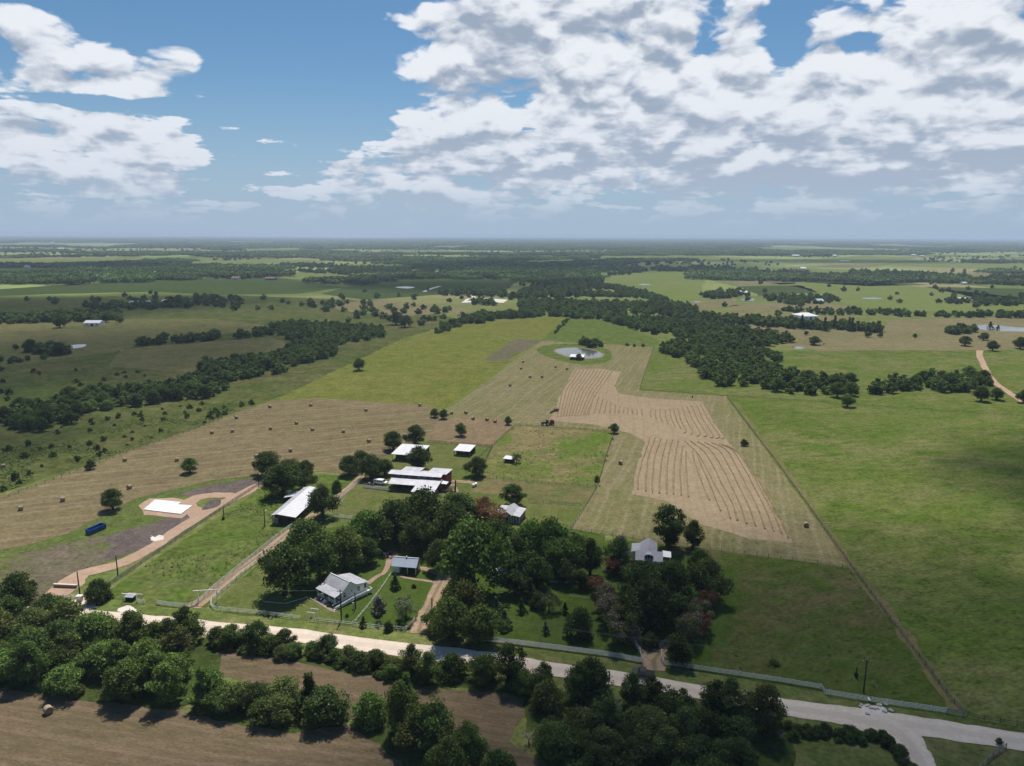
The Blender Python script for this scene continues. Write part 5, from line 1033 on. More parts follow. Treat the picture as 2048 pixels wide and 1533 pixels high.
for dx, lb in ((-.8, 'front'), (.8, 'rear')):
    line(tops[5] + Vector((dx, 0, -.2)), tops[8] + Vector((dx, 0, -.2)), 2.2, lb + ' power line strand from the cottage pole to the roadside field pole', .014)
    line(tops[0] + Vector((0, dx * .2, -.2 + dx * .1)), tops[5] + Vector((dx, 0, -.2)), 1.8, lb + ' power line strand from the gate pillar pole to the cottage pole', .014)
line(tops[8] + Vector((0, 0, -.3)), g(1765, 1398), .02, 'slanting guy wire of the roadside field pole', .02)
line(tops[5], tops[6], .3, 'short service line to the pole by the deck', .02)
# fire pit corner
p = g(782, 1110); B = empty('fire_pit', p, label='dark round fire pit on the little brick patio', cat='fire pit')
MB().tube([(0, 0, .06), (0, 0, .5)], .75, 14).build('ring', M['dark'], B); MB().tube([(0, 0, .5), (0, 0, .52)], .6, 14).build('ash_bed', M['black'], B)
def chair(x, y, rz, m, lb):
    C = empty('garden_chair', (x, y, .1), rz, label=lb, cat='chair', group='chairs round the fire pit'); MB().box(-.3, .3, -.3, .3, .35, .42).build('seat', m, C); MB().box(-.3, .3, .26, .33, .42, 1.0).build('backrest', m, C)
    for a in (-.26, .26):
        for b in (-.26, .26): MB().box(a - .03, a + .03, b - .03, b + .03, 0, .35).build('leg', m, C)
    for a in (-.33, .33): MB().box(a - .04, a + .04, -.3, .3, .58, .63).build('armrest', m, C)
for k in range(6):
    a = .3 + k * 1.0; chair(p.x + 2.0 * math.cos(a), p.y + 1.9 * math.sin(a), a - math.pi / 2, M['white'] if k == 3 else M['wood'], 'white garden chair beside the dark fire pit' if k == 3 else 'brown garden chair drawn up round the dark fire pit')
p = g(1748, 1416)
for k in range(14):
    b_ = bpy.data.meshes.new('boulder'); bm = bmesh.new(); bmesh.ops.create_icosphere(bm, subdivisions=1, radius=.35 + .35 * rnd.random())
    for v in bm.verts: v.co = v.co * (0.75 + .5 * rnd.random()); v.co.z *= .6
    bm.to_mesh(b_); bm.free(); b_.materials.append(M['stone'])
    link('boulder', b_, loc=(p.x + rnd.uniform(-2.6, 4.4), p.y + rnd.uniform(-2.2, 1.2), .2), label='pale limestone boulder heaped in the gap of the roadside fence', cat='boulder', group='boulders by the roadside fence')
p = g(1737, 1409); o_ = empty('mail_box', p, label='white mailbox on a post in front of the boulders', cat='mailbox'); MB().box(-.06, .06, -.06, .06, 0, 1.05).build('post', M['wood'], o_); MB().prism([(-.2, 1.05), (.2, 1.05), (.2, 1.3), (.1, 1.42), (-.1, 1.42), (-.2, 1.3)], -.4, .4).build('box', M['white'], o_)
for px, py, lb in [(1385, 796, 'dark cow by the fence of the far hay field corner'), (1647, 690, 'dark cow grazing by the little eastern pond')]:
    p = g(px, py); o_ = empty('cow', p, rnd.uniform(0, 3), label=lb, cat='cow')
    c = MB(); c.tube([(-1.0, 0, 1.0), (-.6, 0, 1.05), (.3, 0, 1.0), (.8, 0, 1.1), (1.15, 0, 1.3), (1.5, 0, 1.15), (1.75, 0, .95)], [.25, .42, .45, .40, .25, .2, .12], 8)
    for x in (-.75, .6):
        for y in (-.22, .22): c.tube([(x, y, .95), (x + .04, y, .5), (x, y, 0)], [.14, .09, .07], 6)
    c.tube([(-1.05, 0, 1.2), (-1.2, 0, .6)], .04, 4); c.build('body', M['black'], o_, smooth=True)
# ------------------------------------------------------------------ trees
def leaf_mat(name='leaves', fixed=None):
    m = bpy.data.materials.new(name); m.use_nodes = True; t = m.node_tree; t.nodes.clear(); n = N(t)
    out = n.new('ShaderNodeOutputMaterial'); oi = n.new('ShaderNodeObjectInfo'); at = n.new('ShaderNodeAttribute', attribute_name='tint'); r, gg, b = n.sep(at.outputs['Vector'])
    hs = n.new('ShaderNodeHueSaturation'); n.put(hs, 'Hue', n.math('MULTIPLY_ADD', oi.outputs['Random'], 0.035, 0.482)); n.put(hs, 'Saturation', 0.95)
    n.put(hs, 'Value', n.math('MULTIPLY', n.math('MULTIPLY_ADD', oi.outputs['Random'], 0.75 if fixed else 0.5, 0.62 if fixed else 0.76), n.math('MULTIPLY_ADD', r, 1.3, 0.55)))
    if fixed: hs.inputs['Color'].default_value = (*fixed, 1)
    else: n.l.new(oi.outputs['Color'], hs.inputs['Color'])
    c = n.mix(b, hs.outputs[0], (0.23, 0.06, 0.065))
    c = n.mix(gg, c, (0.30, 0.21, 0.24))
    d = n.new('ShaderNodeBsdfDiffuse'); tr = n.new('ShaderNodeBsdfTranslucent'); gl = n.new('ShaderNodeBsdfGlossy'); gl.inputs['Roughness'].default_value = .5
    n.l.new(c, d.inputs[0]); n.l.new(n.vmath('MULTIPLY', c, (1.1, 1.25, .7)), tr.inputs[0]); gl.inputs[0].default_value = (.5, .55, .5, 1)
    mx = n.new('ShaderNodeMixShader'); mx.inputs[0].default_value = .27; n.l.new(d.outputs[0], mx.inputs[1]); n.l.new(tr.outputs[0], mx.inputs[2])
    m2 = n.new('ShaderNodeMixShader'); m2.inputs[0].default_value = .008; n.l.new(mx.outputs[0], m2.inputs[1]); n.l.new(gl.outputs[0], m2.inputs[2])
    n.l.new(m2.outputs[0], out.inputs[0]); return m
M_leaf = leaf_mat(); M_wood = leaf_mat('woodland_leaves', (0.076, 0.110, 0.030))
def crown_mesh(seed, n_lobe, n_leaf, leaf, shape, z0, z1, flower=0.0, red=0.0, spread=1.0, name='crown', lobe_r=(.22, .42)):
    R = np.random.default_rng(seed)
    # lobes: clumps of foliage spread through the crown's volume, most of them near its skin
    cs = []; rs = []
    while len(cs) < n_lobe:
        a = R.uniform(0, 2 * np.pi); t = R.uniform(0, 1)
        if shape == 'round': rad = np.sqrt(max(0, 1 - (2 * t - .85) ** 2 / 1.35)); 
        elif shape == 'cone': rad = (1 - t) * .95 + .05
        elif shape == 'vase': rad = .45 + .55 * np.sin(min(1, t * 1.1) * np.pi * .6)
        elif shape == 'tall': rad = np.sqrt(max(0.03, 1 - (2 * t - .9) ** 2)) * .9
        else: rad = np.sqrt(max(0.02, 1 - t * t * .9))
        lr = R.uniform(*lobe_r) * (.6 if shape == 'cone' else 1); q = R.uniform(.35, 1) ** .5
        rr = max(0, rad * q - lr * .7) * spread; irr = 1 + .22 * np.sin(a * 3 + seed) + .1 * np.sin(a * 5 + 2 * seed)
        cs.append((rr * irr * np.cos(a), rr * irr * np.sin(a), z0 + (z1 - z0) * t * .86 + lr * .3)); rs.append(lr)
    cs = np.array(cs); rs = np.array(rs); tint_l = R.uniform(0, 1, n_lobe); fl_l = R.uniform(0, 1, n_lobe) < flower * 1.6
    li = R.integers(0, n_lobe, n_leaf); d = R.normal(size=(n_leaf, 3)); d[:, 2] += .35; d /= np.linalg.norm(d, axis=1)[:, None]
    rad = rs[li] * (R.uniform(.45, 1.12, n_leaf)); p = cs[li] + d * rad[:, None] * np.array([1, 1, .8])
    nrm = d * .75 + R.normal(size=(n_leaf, 3)) * .55; nrm /= np.linalg.norm(nrm, axis=1)[:, None]
    u = np.cross(nrm, R.normal(size=(n_leaf, 3))); u /= np.linalg.norm(u, axis=1)[:, None]; v = np.cross(nrm, u)
    s = leaf * R.uniform(.55, 1.3, n_leaf)[:, None]; asp = R.uniform(.5, .95, n_leaf)[:, None]
    bend = nrm * s * .25
    V = np.stack([p - u * s, p - v * s * asp + bend, p + u * s, p + v * s * asp + bend], 1).reshape(-1, 3)
    F = np.arange(n_leaf * 4).reshape(-1, 4)
    me = bpy.data.meshes.new(name); me.vertices.add(len(V)); me.vertices.foreach_set('co', V.ravel().astype(np.float32))
    me.loops.add(n_leaf * 4); me.loops.foreach_set('vertex_index', F.ravel().astype(np.int32)); me.polygons.add(n_leaf)
    me.polygons.foreach_set('loop_start', (np.arange(n_leaf) * 4).astype(np.int32)); me.update(calc_edges=True); me.validate()
    T = np.zeros((n_leaf, 4, 3), np.float32); T[:, :, 0] = (tint_l[li] * .5 + R.uniform(0, 1, n_leaf) * .5)[:, None]
    if flower: T[:, :, 1] = ((R.uniform(0, 1, n_leaf) < np.where(fl_l[li], .6, .1)) & (d[:, 2] > -.2))[:, None] * R.uniform(.5, 1, (n_leaf, 1))
    if red: T[:, :, 2] = (R.uniform(0, 1, n_leaf) < red)[:, None]
    me.attributes.new('tint', 'FLOAT_VECTOR', 'POINT').data.foreach_set('vector', T.ravel())
    me.materials.append(M_leaf); return me
def trunk_mesh(seed, h, r, spread, n=6, m='bark', multi=False, twigs=0):
    R = random.Random(seed); mb = MB()
    if multi:
        for k in range(5):
            a = k * 1.26 + R.random(); mb.tube([(0.05 * math.cos(a), .05 * math.sin(a), -.02), (.2 * math.cos(a), .2 * math.sin(a), h * .5), (spread * .6 * math.cos(a), spread * .6 * math.sin(a), h)], [r * .6, r * .45, r * .2], 5)
    else:
        mb.tube([(0, 0, -.05), (R.uniform(-.03, .03), 0, h * .35), (R.uniform(-.06, .06), R.uniform(-.06, .06), h * .75)], [r * 1.35, r, r * .7], 7)
        for k in range(n):
            a = k * 2 * math.pi / n + R.random(); z = h * R.uniform(.4, .7); e = R.uniform(.6, 1.0)
            mid = (spread * .4 * e * math.cos(a), spread * .4 * e * math.sin(a), z + h * .18); end = (spread * e * math.cos(a + .2), spread * e * math.sin(a + .2), z + h * R.uniform(.3, .6))
            mb.tube([(0, 0, z), mid, end], [r * .55, r * .36, r * .12], 5)
            for j in range(twigs):
                b = a + R.uniform(-.9, .9); mb.tube([mid, tuple(mid[i] * .4 + end[i] * .6 + R.uniform(-.12, .12) for i in range(3)), (mid[0] + .55 * math.cos(b) * R.uniform(.5, 1), mid[1] + .55 * math.sin(b) * R.uniform(.5, 1), mid[2] + R.uniform(.1, .6))], [r * .25, r * .15, r * .05], 4)
    return mb.mesh('trunk', M[m], smooth=True)
KINDS = {}
def kind(name, crowns, trunks, hgt): KINDS[name] = (crowns, trunks, hgt)
kind('oak', [crown_mesh(10 + i, 46, 7800, .046, 'round', .30, 1.62) for i in range(4)], [trunk_mesh(i, 1.2, .085, .6) for i in range(2)], 1.65)
kind('tall', [crown_mesh(20 + i, 48, 7800, .045, 'tall', .35, 2.35, lobe_r=(.2, .38)) for i in range(3)], [trunk_mesh(5 + i, 1.8, .08, .55) for i in range(2)], 2.4)
kind('bush', [crown_mesh(30 + i, 34, 5200, .050, 'dome', .0, 1.15) for i in range(3)], [trunk_mesh(9, .8, .05, .5, multi=True)], 1.2)
kind('thin', [crown_mesh(40 + i, 26, 2600, .046, 'round', .35, 1.7, lobe_r=(.16, .34)) for i in range(2)], [trunk_mesh(11 + i, 1.4, .07, .75, twigs=2) for i in range(2)], 1.7)
kind('cedar', [crown_mesh(50 + i, 60, 5600, .044, 'cone', .05, 2.3, lobe_r=(.2, .34)) for i in range(2)], [trunk_mesh(13, 1.6, .07, .2)], 2.4)
kind('myrtle', [crown_mesh(60 + i, 36, 6000, .047, 'vase', .25, 1.7, flower=.26) for i in range(2)], [trunk_mesh(14, 1.1, .06, .7, multi=True)], 1.75)
kind('redmyrtle', [crown_mesh(65 + i, 30, 5400, .048, 'vase', .2, 1.7, red=.55) for i in range(2)], [trunk_mesh(15, 1.1, .06, .7, multi=True)], 1.75)
kind('white', [crown_mesh(68, 40, 7000, .046, 'tall', .3, 2.2, flower=.22)], [trunk_mesh(16, 1.5, .08, .5)], 2.3)
kind('weeping', [crown_mesh(70 + i, 34, 2600, .075, 'cone', .05, 1.75, lobe_r=(.3, .45)) for i in range(2)], [trunk_mesh(17, 1.3, .07, .5, twigs=2)], 1.8)
kind('dead', [None], [trunk_mesh(80 + i, 1.7, .075, .8, n=8, m='deadwood', twigs=4) for i in range(2)], 1.8)
kind('dot', [crown_mesh(90 + i, 18, 640, .14, 'round', .12, 1.55) for i in range(4)], [trunk_mesh(18, 1.0, .09, .5, n=3)], 1.6)
kind('scrub', [crown_mesh(96 + i, 12, 420, .145, 'dome', .0, 1.1) for i in range(3)], [None], 1.1)
DK = (0.050, 0.074, 0.019); MID = (0.068, 0.103, 0.022); LT = (0.098, 0.142, 0.030); BLU = (0.075, 0.100, 0.066); GRY = (0.105, 0.125, 0.060); OLV = (0.092, 0.110, 0.030); BRN = (0.095, 0.085, 0.038); SIL = (0.17, 0.155, 0.12)
TREES = []   # every tree and shrub of the place, sorted out at the end
def T(px, py, wpx, k, label, col=MID, hf=1.0, group=None, cat='tree', name=None, keep=True, pt=None):
    p = pt if pt is not None else g(px, py); D = depth(p); TREES.append(dict(p=p, r=wpx / FPX * D / 2, k=k, label=label, col=col, hf=hf, group=group, cat=cat, name=name, size=wpx * (KINDS[k][2] * .5 * hf + .5), keep=keep))
NAME = {'oak': 'oak_tree', 'tall': 'tall_tree', 'bush': 'bush', 'thin': 'sparse_tree', 'cedar': 'cedar_tree', 'myrtle': 'crape_myrtle', 'redmyrtle': 'crape_myrtle', 'white': 'magnolia_tree', 'weeping': 'weeping_tree', 'dead': 'dead_tree', 'dot': 'field_tree', 'scrub': 'shrub'}

# single trees one can point at
for a in [
    (570, 1190, 108, 'oak', 'big oak on the lawn between the ranch drive and the cottage', DK, 1.1), (640, 1160, 100, 'oak', 'mid green oak directly behind the white cottage', MID, 1.1), (615, 1120, 96, 'oak', 'oak whose crown covers the middle of the ranch drive', MID), (690, 1140, 92, 'oak', 'yellow green oak between cottage roof and fire pit', LT, 1.1), (735, 1098, 90, 'oak', 'oak on the yard side above the fire pit', MID), (735, 1128, 60, 'oak', 'smaller dark oak just above the fire pit patio', DK),
    (790, 1085, 100, 'oak', 'very dark oak in front of the red barn lawn', DK), (850, 1072, 112, 'oak', 'large dark oak hiding the red barn front wall', DK), (905, 1100, 100, 'oak', 'dark oak in the middle of the homestead grove', DK, 1.1), (830, 1108, 84, 'oak', 'dark oak behind the bluish garage roof', DK), (915, 1050, 76, 'oak', 'dark round oak beside the sandy path', DK), (945, 1185, 150, 'oak', 'huge spreading oak at the end of the cottage drive', MID, 1.15), (880, 1140, 70, 'oak', 'dark oak at the turn of the gravel path', DK),
    (992, 1122, 92, 'oak', 'oak in the grove behind the hidden white farmhouse', DK, 1.05), (1062, 1118, 92, 'oak', 'bright green oak below the grey cottage', LT), (1098, 1126, 96, 'oak', 'leafy green oak right of the hidden white farmhouse', MID, 1.1), (1030, 1150, 84, 'oak', 'dark oak leaning over the hidden white farmhouse', DK, 1.1), (1120, 1150, 86, 'oak', 'green oak where the grove meets the garden plot', MID), (1180, 1152, 66, 'tall', 'tall dark tree beside the small white fence corner', DK), (1150, 1120, 60, 'oak', 'oak on the bright strip below the raked field fence', MID),
    (1030, 1190, 60, 'oak', 'dark small oak in deep shade below the farmhouse', DK), (1060, 1200, 48, 'cedar', 'dark cedar at the shady end of the lawn', DK, .9),
    (905, 1280, 96, 'oak', 'bright light green tree between cottage drive and road', LT, 1.05), (960, 1284, 88, 'oak', 'light green tree beside the white roadside board fence', LT, 1.0), (870, 1262, 56, 'oak', 'low green tree hugging the edge of the cottage drive', MID), (930, 1232, 84, 'oak', 'olive green tree on the lawn above the light green pair', OLV),
    (812, 1240, 58, 'thin', 'greyish thin leaved tree on the lawn beside the cottage drive', GRY, 1.0), (758, 1226, 46, 'weeping', 'silver grey weeping tree beside the thin white fence', SIL, .95), (791, 1178, 34, 'cedar', 'dark conifer in front of the garage', DK, .85), (828, 1176, 12, 'bush', 'small round dark shrub on the lawn path', DK),
    (727, 1254, 24, 'cedar', 'small dark conifer at the corner of the thin white fence', DK, .9), (777, 1262, 26, 'bush', 'dark bush behind the white plank fence', DK, 1.2), (757, 1252, 20, 'bush', 'pale grey bush beside the dark bush at the plank fence', GRY), (694, 1234, 10, 'bush', 'tiny dark shrub beside the tall utility pole', DK),
    (1008, 1258, 46, 'cedar', 'blue green spruce right of the light green tree', BLU, .85), (992, 1226, 38, 'cedar', 'blue green spruce higher up the shaded lawn', BLU, .85), (1043, 1226, 30, 'cedar', 'dark narrow cedar on the shaded lawn', DK, .95), (1091, 1268, 26, 'cedar', 'little blue spruce alone on the lawn above the board fence', BLU, .95), (1098, 1226, 50, 'thin', 'pale feathery tree beside the garden plot', GRY, .9), (1130, 1228, 26, 'cedar', 'small dark cedar next to the pale feathery tree', DK, .9), (1158, 1275, 74, 'bush', 'large very dark round tree on the lawn behind the road fence', DK, 1.3),
    (1208, 1220, 56, 'myrtle', 'pink flowering tree at the top of the drive avenue', OLV), (1222, 1256, 66, 'myrtle', 'pale pink flowering tree on the west side of the forked drive', OLV), (1240, 1290, 76, 'myrtle', 'white flecked green tree leaning over the forked drive', MID, .95), (1196, 1190, 40, 'redmyrtle', 'rusty red bush at the top of the drive avenue', OLV), (1180, 1180, 34, 'bush', 'brownish bush beside the garden fence', BRN),
    (1395, 1252, 60, 'myrtle', 'pink flowering tree on the east side of the round oak', OLV), (1375, 1285, 64, 'myrtle', 'dull pink flowering tree at the edge of the roadside field', OLV), (1355, 1326, 74, 'bush', 'round green tree inside the east fence wing of the drive', MID, 1.35), (1300, 1294, 46, 'bush', 'low green bush on the island of the forked drive', MID), (1415, 1222, 44, 'redmyrtle', 'reddish brown tree at the field edge below the house', OLV),
    (1290, 1190, 96, 'oak', 'dark live oak in front of the white garage door', DK, .85), (1345, 1196, 92, 'oak', 'dark live oak below the house porch', DK, .9), (1298, 1258, 122, 'oak', 'very dark live oak filling the middle of the drive loop', DK, .95), (1350, 1250, 80, 'oak', 'dark live oak on the east side of the drive loop', DK, .9), (1250, 1215, 60, 'oak', 'dark live oak on the west side of the drive loop', DK, .9),
    (1213, 1238, 50, 'myrtle', 'dusky pink tree in the middle of the drive avenue', OLV), (1262, 1240, 60, 'oak', 'dark oak pressed against the drive avenue', DK, .85), (1400, 1270, 50, 'redmyrtle', 'brown red bush among the pink trees by the field', BRN), (1330, 1160, 60, 'oak', 'dark live oak under the eaves of the grey roofed house', DK, .7), (1265, 1165, 58, 'oak', 'dark live oak left of the white garage door', DK, .75),
    (1075, 1172, 70, 'oak', 'dark oak at the left end of the garden plot', DK, 1.0), (1125, 1166, 60, 'oak', 'deep green oak behind the white garden fence', DK, 1.0), (1160, 1178, 44, 'oak', 'small dark oak at the right end of the garden fence', DK, 1.0), (1075, 1215, 44, 'bush', 'dark bush on the slope below the garden plot', DK, 1.1),
    (1415, 1196, 84, 'oak', 'olive green tree at the corner of the roadside field', OLV, 1.1), (1395, 1150, 56, 'oak', 'green tree right of the bright porch roof', MID, 1.1), (1336, 1096, 82, 'tall', 'tallest dark tree with the antenna mast behind the house', DK, .95), (1386, 1098, 56, 'tall', 'tall green tree right of the antenna mast', MID, .9), (1240, 1142, 66, 'white', 'dense tree with white blossom clusters left of the house', MID, 1.0), (1228, 1150, 44, 'redmyrtle', 'dark red leaved tree left of the house', DK, .9), (1262, 1138, 26, 'redmyrtle', 'small red flowering bush against the house corner', OLV),
    (962, 1046, 56, 'redmyrtle', 'red flowering tree at the top of the homestead grove', OLV), (985, 1066, 62, 'redmyrtle', 'larger deep red tree left of the grey cottage', OLV, .95), (975, 1084, 44, 'redmyrtle', 'brownish red tree below the larger red tree', BRN, .9),
    (1027, 1012, 56, 'oak', 'rounded dark tree behind the grey cottage', DK, .9), (953, 953, 48, 'oak', 'round dark oak beside the back yard fence', DK, .95), (838, 938, 56, 'oak', 'round dark oak between red barn and pole barn', DK, .95), (646, 1034, 66, 'oak', 'round oak overhanging the long stable roof', DK, 1.1), (566, 992, 82, 'oak', 'wide dark oak at the back corner of the stable paddock', DK, .9), (610, 978, 50, 'oak', 'oak behind the stable beside the wide dark oak', DK, .9), (674, 984, 27, 'bush', 'upright small tree on the verge of the upper ranch drive', MID, 1.4),
    (533, 950, 60, 'oak', 'dark oak at the edge of the cut field by the grassy bank', DK, .9), (578, 962, 56, 'oak', 'mid green oak between two dark oaks at the field edge', OLV, .9), (612, 955, 44, 'oak', 'dark oak at the east end of the field edge clump', DK, .9),
    (700, 950, 50, 'oak', 'dark oak left of the clump beside the van', DK, .9), (742, 958, 62, 'oak', 'dark oak directly behind the van', DK, .9), (770, 950, 40, 'oak', 'smaller dark oak between the van clump and red barn', DK, .9), (640, 985, 26, 'thin', 'thin brownish tree behind the stable', BRN, .8), (722, 938, 46, 'oak', 'dark oak at the back of the van clump', DK, .9),
    (787, 900, 46, 'oak', 'dark oak left of the white pole barn', DK, .95), (830, 890, 48, 'oak', 'dark oak behind the white pole barn', DK, .95),
    (226, 1020, 50, 'oak', 'round dark oak beside the new concrete slab', DK, 1.0), (380, 946, 37, 'oak', 'neat round oak alone on the cut field', MID, .95), (181, 939, 22, 'oak', 'small dark oak on the pasture fence line', DK, 1.0), (922, 872, 30, 'oak', 'lone light green oak in the tilled plot', LT, 1.0), (888, 838, 22, 'oak', 'dark small oak by the bales at the field boundary', DK), (870, 835, 20, 'oak', 'small green oak at the field boundary', MID),
    (1016, 850, 19, 'tall', 'small upright tree at the paddock fence corner near the tractor', MID, .8), (1229, 867, 22, 'oak', 'small round tree at the far paddock fence corner', MID, 1.05), (1194, 964, 15, 'bush', 'little bush on the overgrown paddock fence', MID, 1.3), (1488, 892, 19, 'bush', 'single dark bush in the mown strip of the hay field', DK, 1.1), (1033, 927, 24, 'thin', 'thin tree over the tiny animal shelter', DK, .95), (1158, 721, 15, 'oak', 'small round tree beside the pond shed', DK, 1.0),
    (718, 741, 30, 'oak', 'lone round oak in the yellow pasture', MID, .9), (1694, 814, 31, 'oak', 'lone oak on the wire fence in the wide pasture', MID, .95), (120, 656, 26, 'oak', 'lone big round oak west of the long white barn', DK, .95), (212, 645, 22, 'oak', 'dark oak beside the long white barn', DK, .9), (240, 646, 16, 'oak', 'brownish oak east of the long white barn', OLV, .9), (32, 700, 14, 'oak', 'small brown oak at the edge of the western pond meadow', OLV, .9),
    (42, 1214, 86, 'oak', 'big dark round tree at the road beside the red dirt drive', DK, .95), (100, 1246, 70, 'oak', 'darker spreading tree on the pale road near the red drive', DK, 1.0), (198, 1202, 58, 'bush', 'round dark tree beside the masonry gate pillar', DK, 1.2), (22, 1236, 60, 'oak', 'leafy tree at the west end of the road', MID, .9), (447, 1040, 8, 'bush', 'small weed bush under the thin paddock pole', MID, 1.4),
    (515, 1296, 56, 'oak', 'crooked tree leaning over the pale road in front of the cottage', DK, 1.15), (493, 1296, 34, 'oak', 'smaller tree hanging over the road beside the crooked one', DK, 1.0), (1548, 1330, 24, 'bush', 'isolated weedy bush in the dark roadside field', MID, .7),
    (1265, 1412, 66, 'tall', 'tall dark tree on the road opposite the forked drive', DK, .9), (1180, 1398, 84, 'oak', 'broad dark tree overhanging the road west of the forked drive', DK, 1.15), (1303, 1404, 58, 'tall', 'dark tree on the road verge beside the pickup', DK, .85), (1262, 1490, 60, 'dead', 'bare bleached dead tree among the dark thickets', SIL, .8), (1058, 1490, 44, 'dead', 'bleached leaning dead tree at the end of the brown track', SIL, .6), (1232, 1440, 46, 'dead', 'bare grey dead tree rising behind the bleached one', SIL, .9), (1560, 1478, 30, 'dead', 'low tangle of bare grey branches by the road verge', SIL, .6),
    (810, 655, 30, 'oak', 'big dark oak in the hedged pastures north of the yellow field', DK, .9), (848, 643, 16, 'oak', 'round oak next to the hedged pasture road', DK, .9), (792, 650, 34, 'oak', 'wide dark oak in the pasture west of the long hedge', DK, .9),
    (1629, 690, 28, 'oak', 'flat topped oak above the little eastern pond', DK, .7), (1612, 671, 10, 'oak', 'small oak in the straw coloured eastern pasture', DK), (1735, 675, 15, 'oak', 'left oak of a pair in the straw coloured pasture', MID, .9), (1760, 675, 13, 'oak', 'other oak of a pair in the straw coloured pasture', MID, .9), (1830, 676, 11, 'oak', 'smallest oak in the straw coloured pasture', MID, .9),
    (1930, 692, 28, 'oak', 'spreading oak near the start of the red ranch road', DK, .8), (1967, 681, 22, 'oak', 'oak above the bend of the red ranch road', MID, .8), (1985, 702, 26, 'oak', 'dark oak beside the red ranch road', DK, .9), (2040, 698, 30, 'oak', 'dark oak at the edge of the view east of the ranch road', DK, .9), (2046, 806, 30, 'oak', 'dark oak where the ranch road leaves the view', DK, 1.0), (1962, 803, 34, 'oak', 'oak below the red ranch road beside its twin', DK, .95), (1992, 800, 30, 'oak', 'twin oak nearer the red ranch road', MID, .95),
    (1980, 658, 20, 'cedar', 'pointed cedars on the bank of the large eastern pond', MID, .7), (1996, 659, 12, 'cedar', 'small pointed cedar beside the cedars at the eastern pond', MID, .7),
    (645, 1203, 9, 'bush', 'clipped bush left of the cottage porch steps', MID, .8), (658, 1213, 12, 'bush', 'clipped bush right of the cottage porch steps', MID, .8), (434, 1216, 7, 'bush', 'small dark shrub inside the lawn corner fence', DK, 1), (622, 1239, 7, 'bush', 'small dark shrub behind the slim white entrance frame', DK, 1), (1998, 1490, 18, 'tall', 'young bright weed tree on the verge by the rail fence', MID, .7),
]:
    T(*a[:5], col=a[5] if len(a) > 5 else MID, hf=a[6] if len(a) > 6 else 1.0, cat='bush' if a[3] == 'bush' else 'tree')

def inside(pt, poly):
    x, y = pt; c = False; j = len(poly) - 1
    for i in range(len(poly)):
        xi, yi = poly[i]; xj, yj = poly[j]
        if (yi > y) != (yj > y) and x < (xj - xi) * (y - yi) / (yj - yi) + xi: c = not c
        j = i
    return c
def wood(px_poly, sp, wr, kinds, cols, label, group, hf=(.85, 1.15), seed=1, dens=1.0, cat='tree', keep=False, size_words=True, ragged=0.0):
    """trees standing through a piece of woodland: sp metres apart, wr = crown widths in metres"""
    R = random.Random(seed); P = [g(*p) for p in px_poly]; Q = [(p.x, p.y) for p in P]
    x0, x1 = min(q[0] for q in Q), max(q[0] for q in Q); y0, y1 = min(q[1] for q in Q), max(q[1] for q in Q); y = y0
    while y < y1:
        x = x0
        while x < x1:
            p = (x + R.uniform(-.45, .45) * sp, y + R.uniform(-.45, .45) * sp)
            if R.random() < dens and inside(p, Q) and (not ragged or vnoise(p[0] / 140, p[1] / 90, seed) > ragged):
                fx = (p[0] - x0) / (x1 - x0 + .01); fy = (p[1] - y0) / (y1 - y0 + .01)
                v = Vector((p[0], p[1], 0)); D = depth(v); w = R.uniform(*wr); near = w / D * FPX
                k = R.choice(kinds)
                if near < 24 and k in ('oak', 'tall', 'thin'): k = 'dot'
                if near < 14 and k == 'bush': k = 'scrub'
                c = R.choice(cols); s = R.uniform(.88, 1.14)
                lb = label
                if size_words:
                    big = 'small' if w < wr[0] + (wr[1] - wr[0]) * .33 else 'large' if w > wr[0] + (wr[1] - wr[0]) * .67 else 'mid sized'
                    hue = {DK: 'dark', MID: 'green', OLV: 'olive', LT: 'light green', GRY: 'greyish'}.get(c, 'green'); form = {'thin': 'sparse ', 'tall': 'upright ', 'cedar': 'pointed '}.get(k, '')
                    lb = f"{big} {hue} {form}{'bush' if cat == 'bush' else 'tree'} in the {'front' if fy < .36 else 'back' if fy > .64 else 'middle'} row {'left' if fx < .34 else 'right' if fx > .66 else 'centre'} of {label}"
                T(0, 0, near, k, lb, tuple(u * s for u in c), R.uniform(*hf), group, cat, keep=keep, pt=v)
            x += sp
        y += sp
NK = ['oak', 'oak', 'bush', 'thin', 'tall']; NC = [DK, MID, MID, OLV, LT]
lab1 = 'the roadside thicket'
wood([(-60, 1275), (60, 1268), (160, 1270), (260, 1282), (350, 1290), (395, 1330), (400, 1395), (330, 1412), (200, 1400), (80, 1380), (-60, 1368)], 5.2, (7, 11.5), ['oak', 'oak', 'oak', 'tall', 'thin', 'bush'], NC, lab1, 'western roadside thicket', (.75, 1.0), 3, .95)
wood([(-60, 1340), (100, 1372), (250, 1398), (390, 1410), (430, 1425), (300, 1415), (120, 1390), (-60, 1372)], 5, (4, 6), ['bush'], [DK, MID, OLV], 'the stubble edge', 'western thicket bushes', (.7, 1.0), 4, .9, cat='bush')
wood([(200, 1262), (330, 1272), (410, 1276), (430, 1290), (360, 1300), (220, 1290)], 5.5, (6, 8.5), ['oak', 'bush', 'tall'], [DK, MID], 'the paddock roadside', 'roadside trees before the paddock', (.8, 1.05), 5)
wood([(415, 1280), (500, 1287), (600, 1298), (700, 1314), (790, 1332), (830, 1345), (830, 1372), (720, 1344), (620, 1324), (500, 1308), (425, 1298)], 3.1, (4.4, 6.6), ['bush', 'bush', 'oak'], [MID, DK, OLV, MID], 'the cottage hedge', 'hedge opposite the cottage', (.75, 1.0), 6, .95, cat='bush')
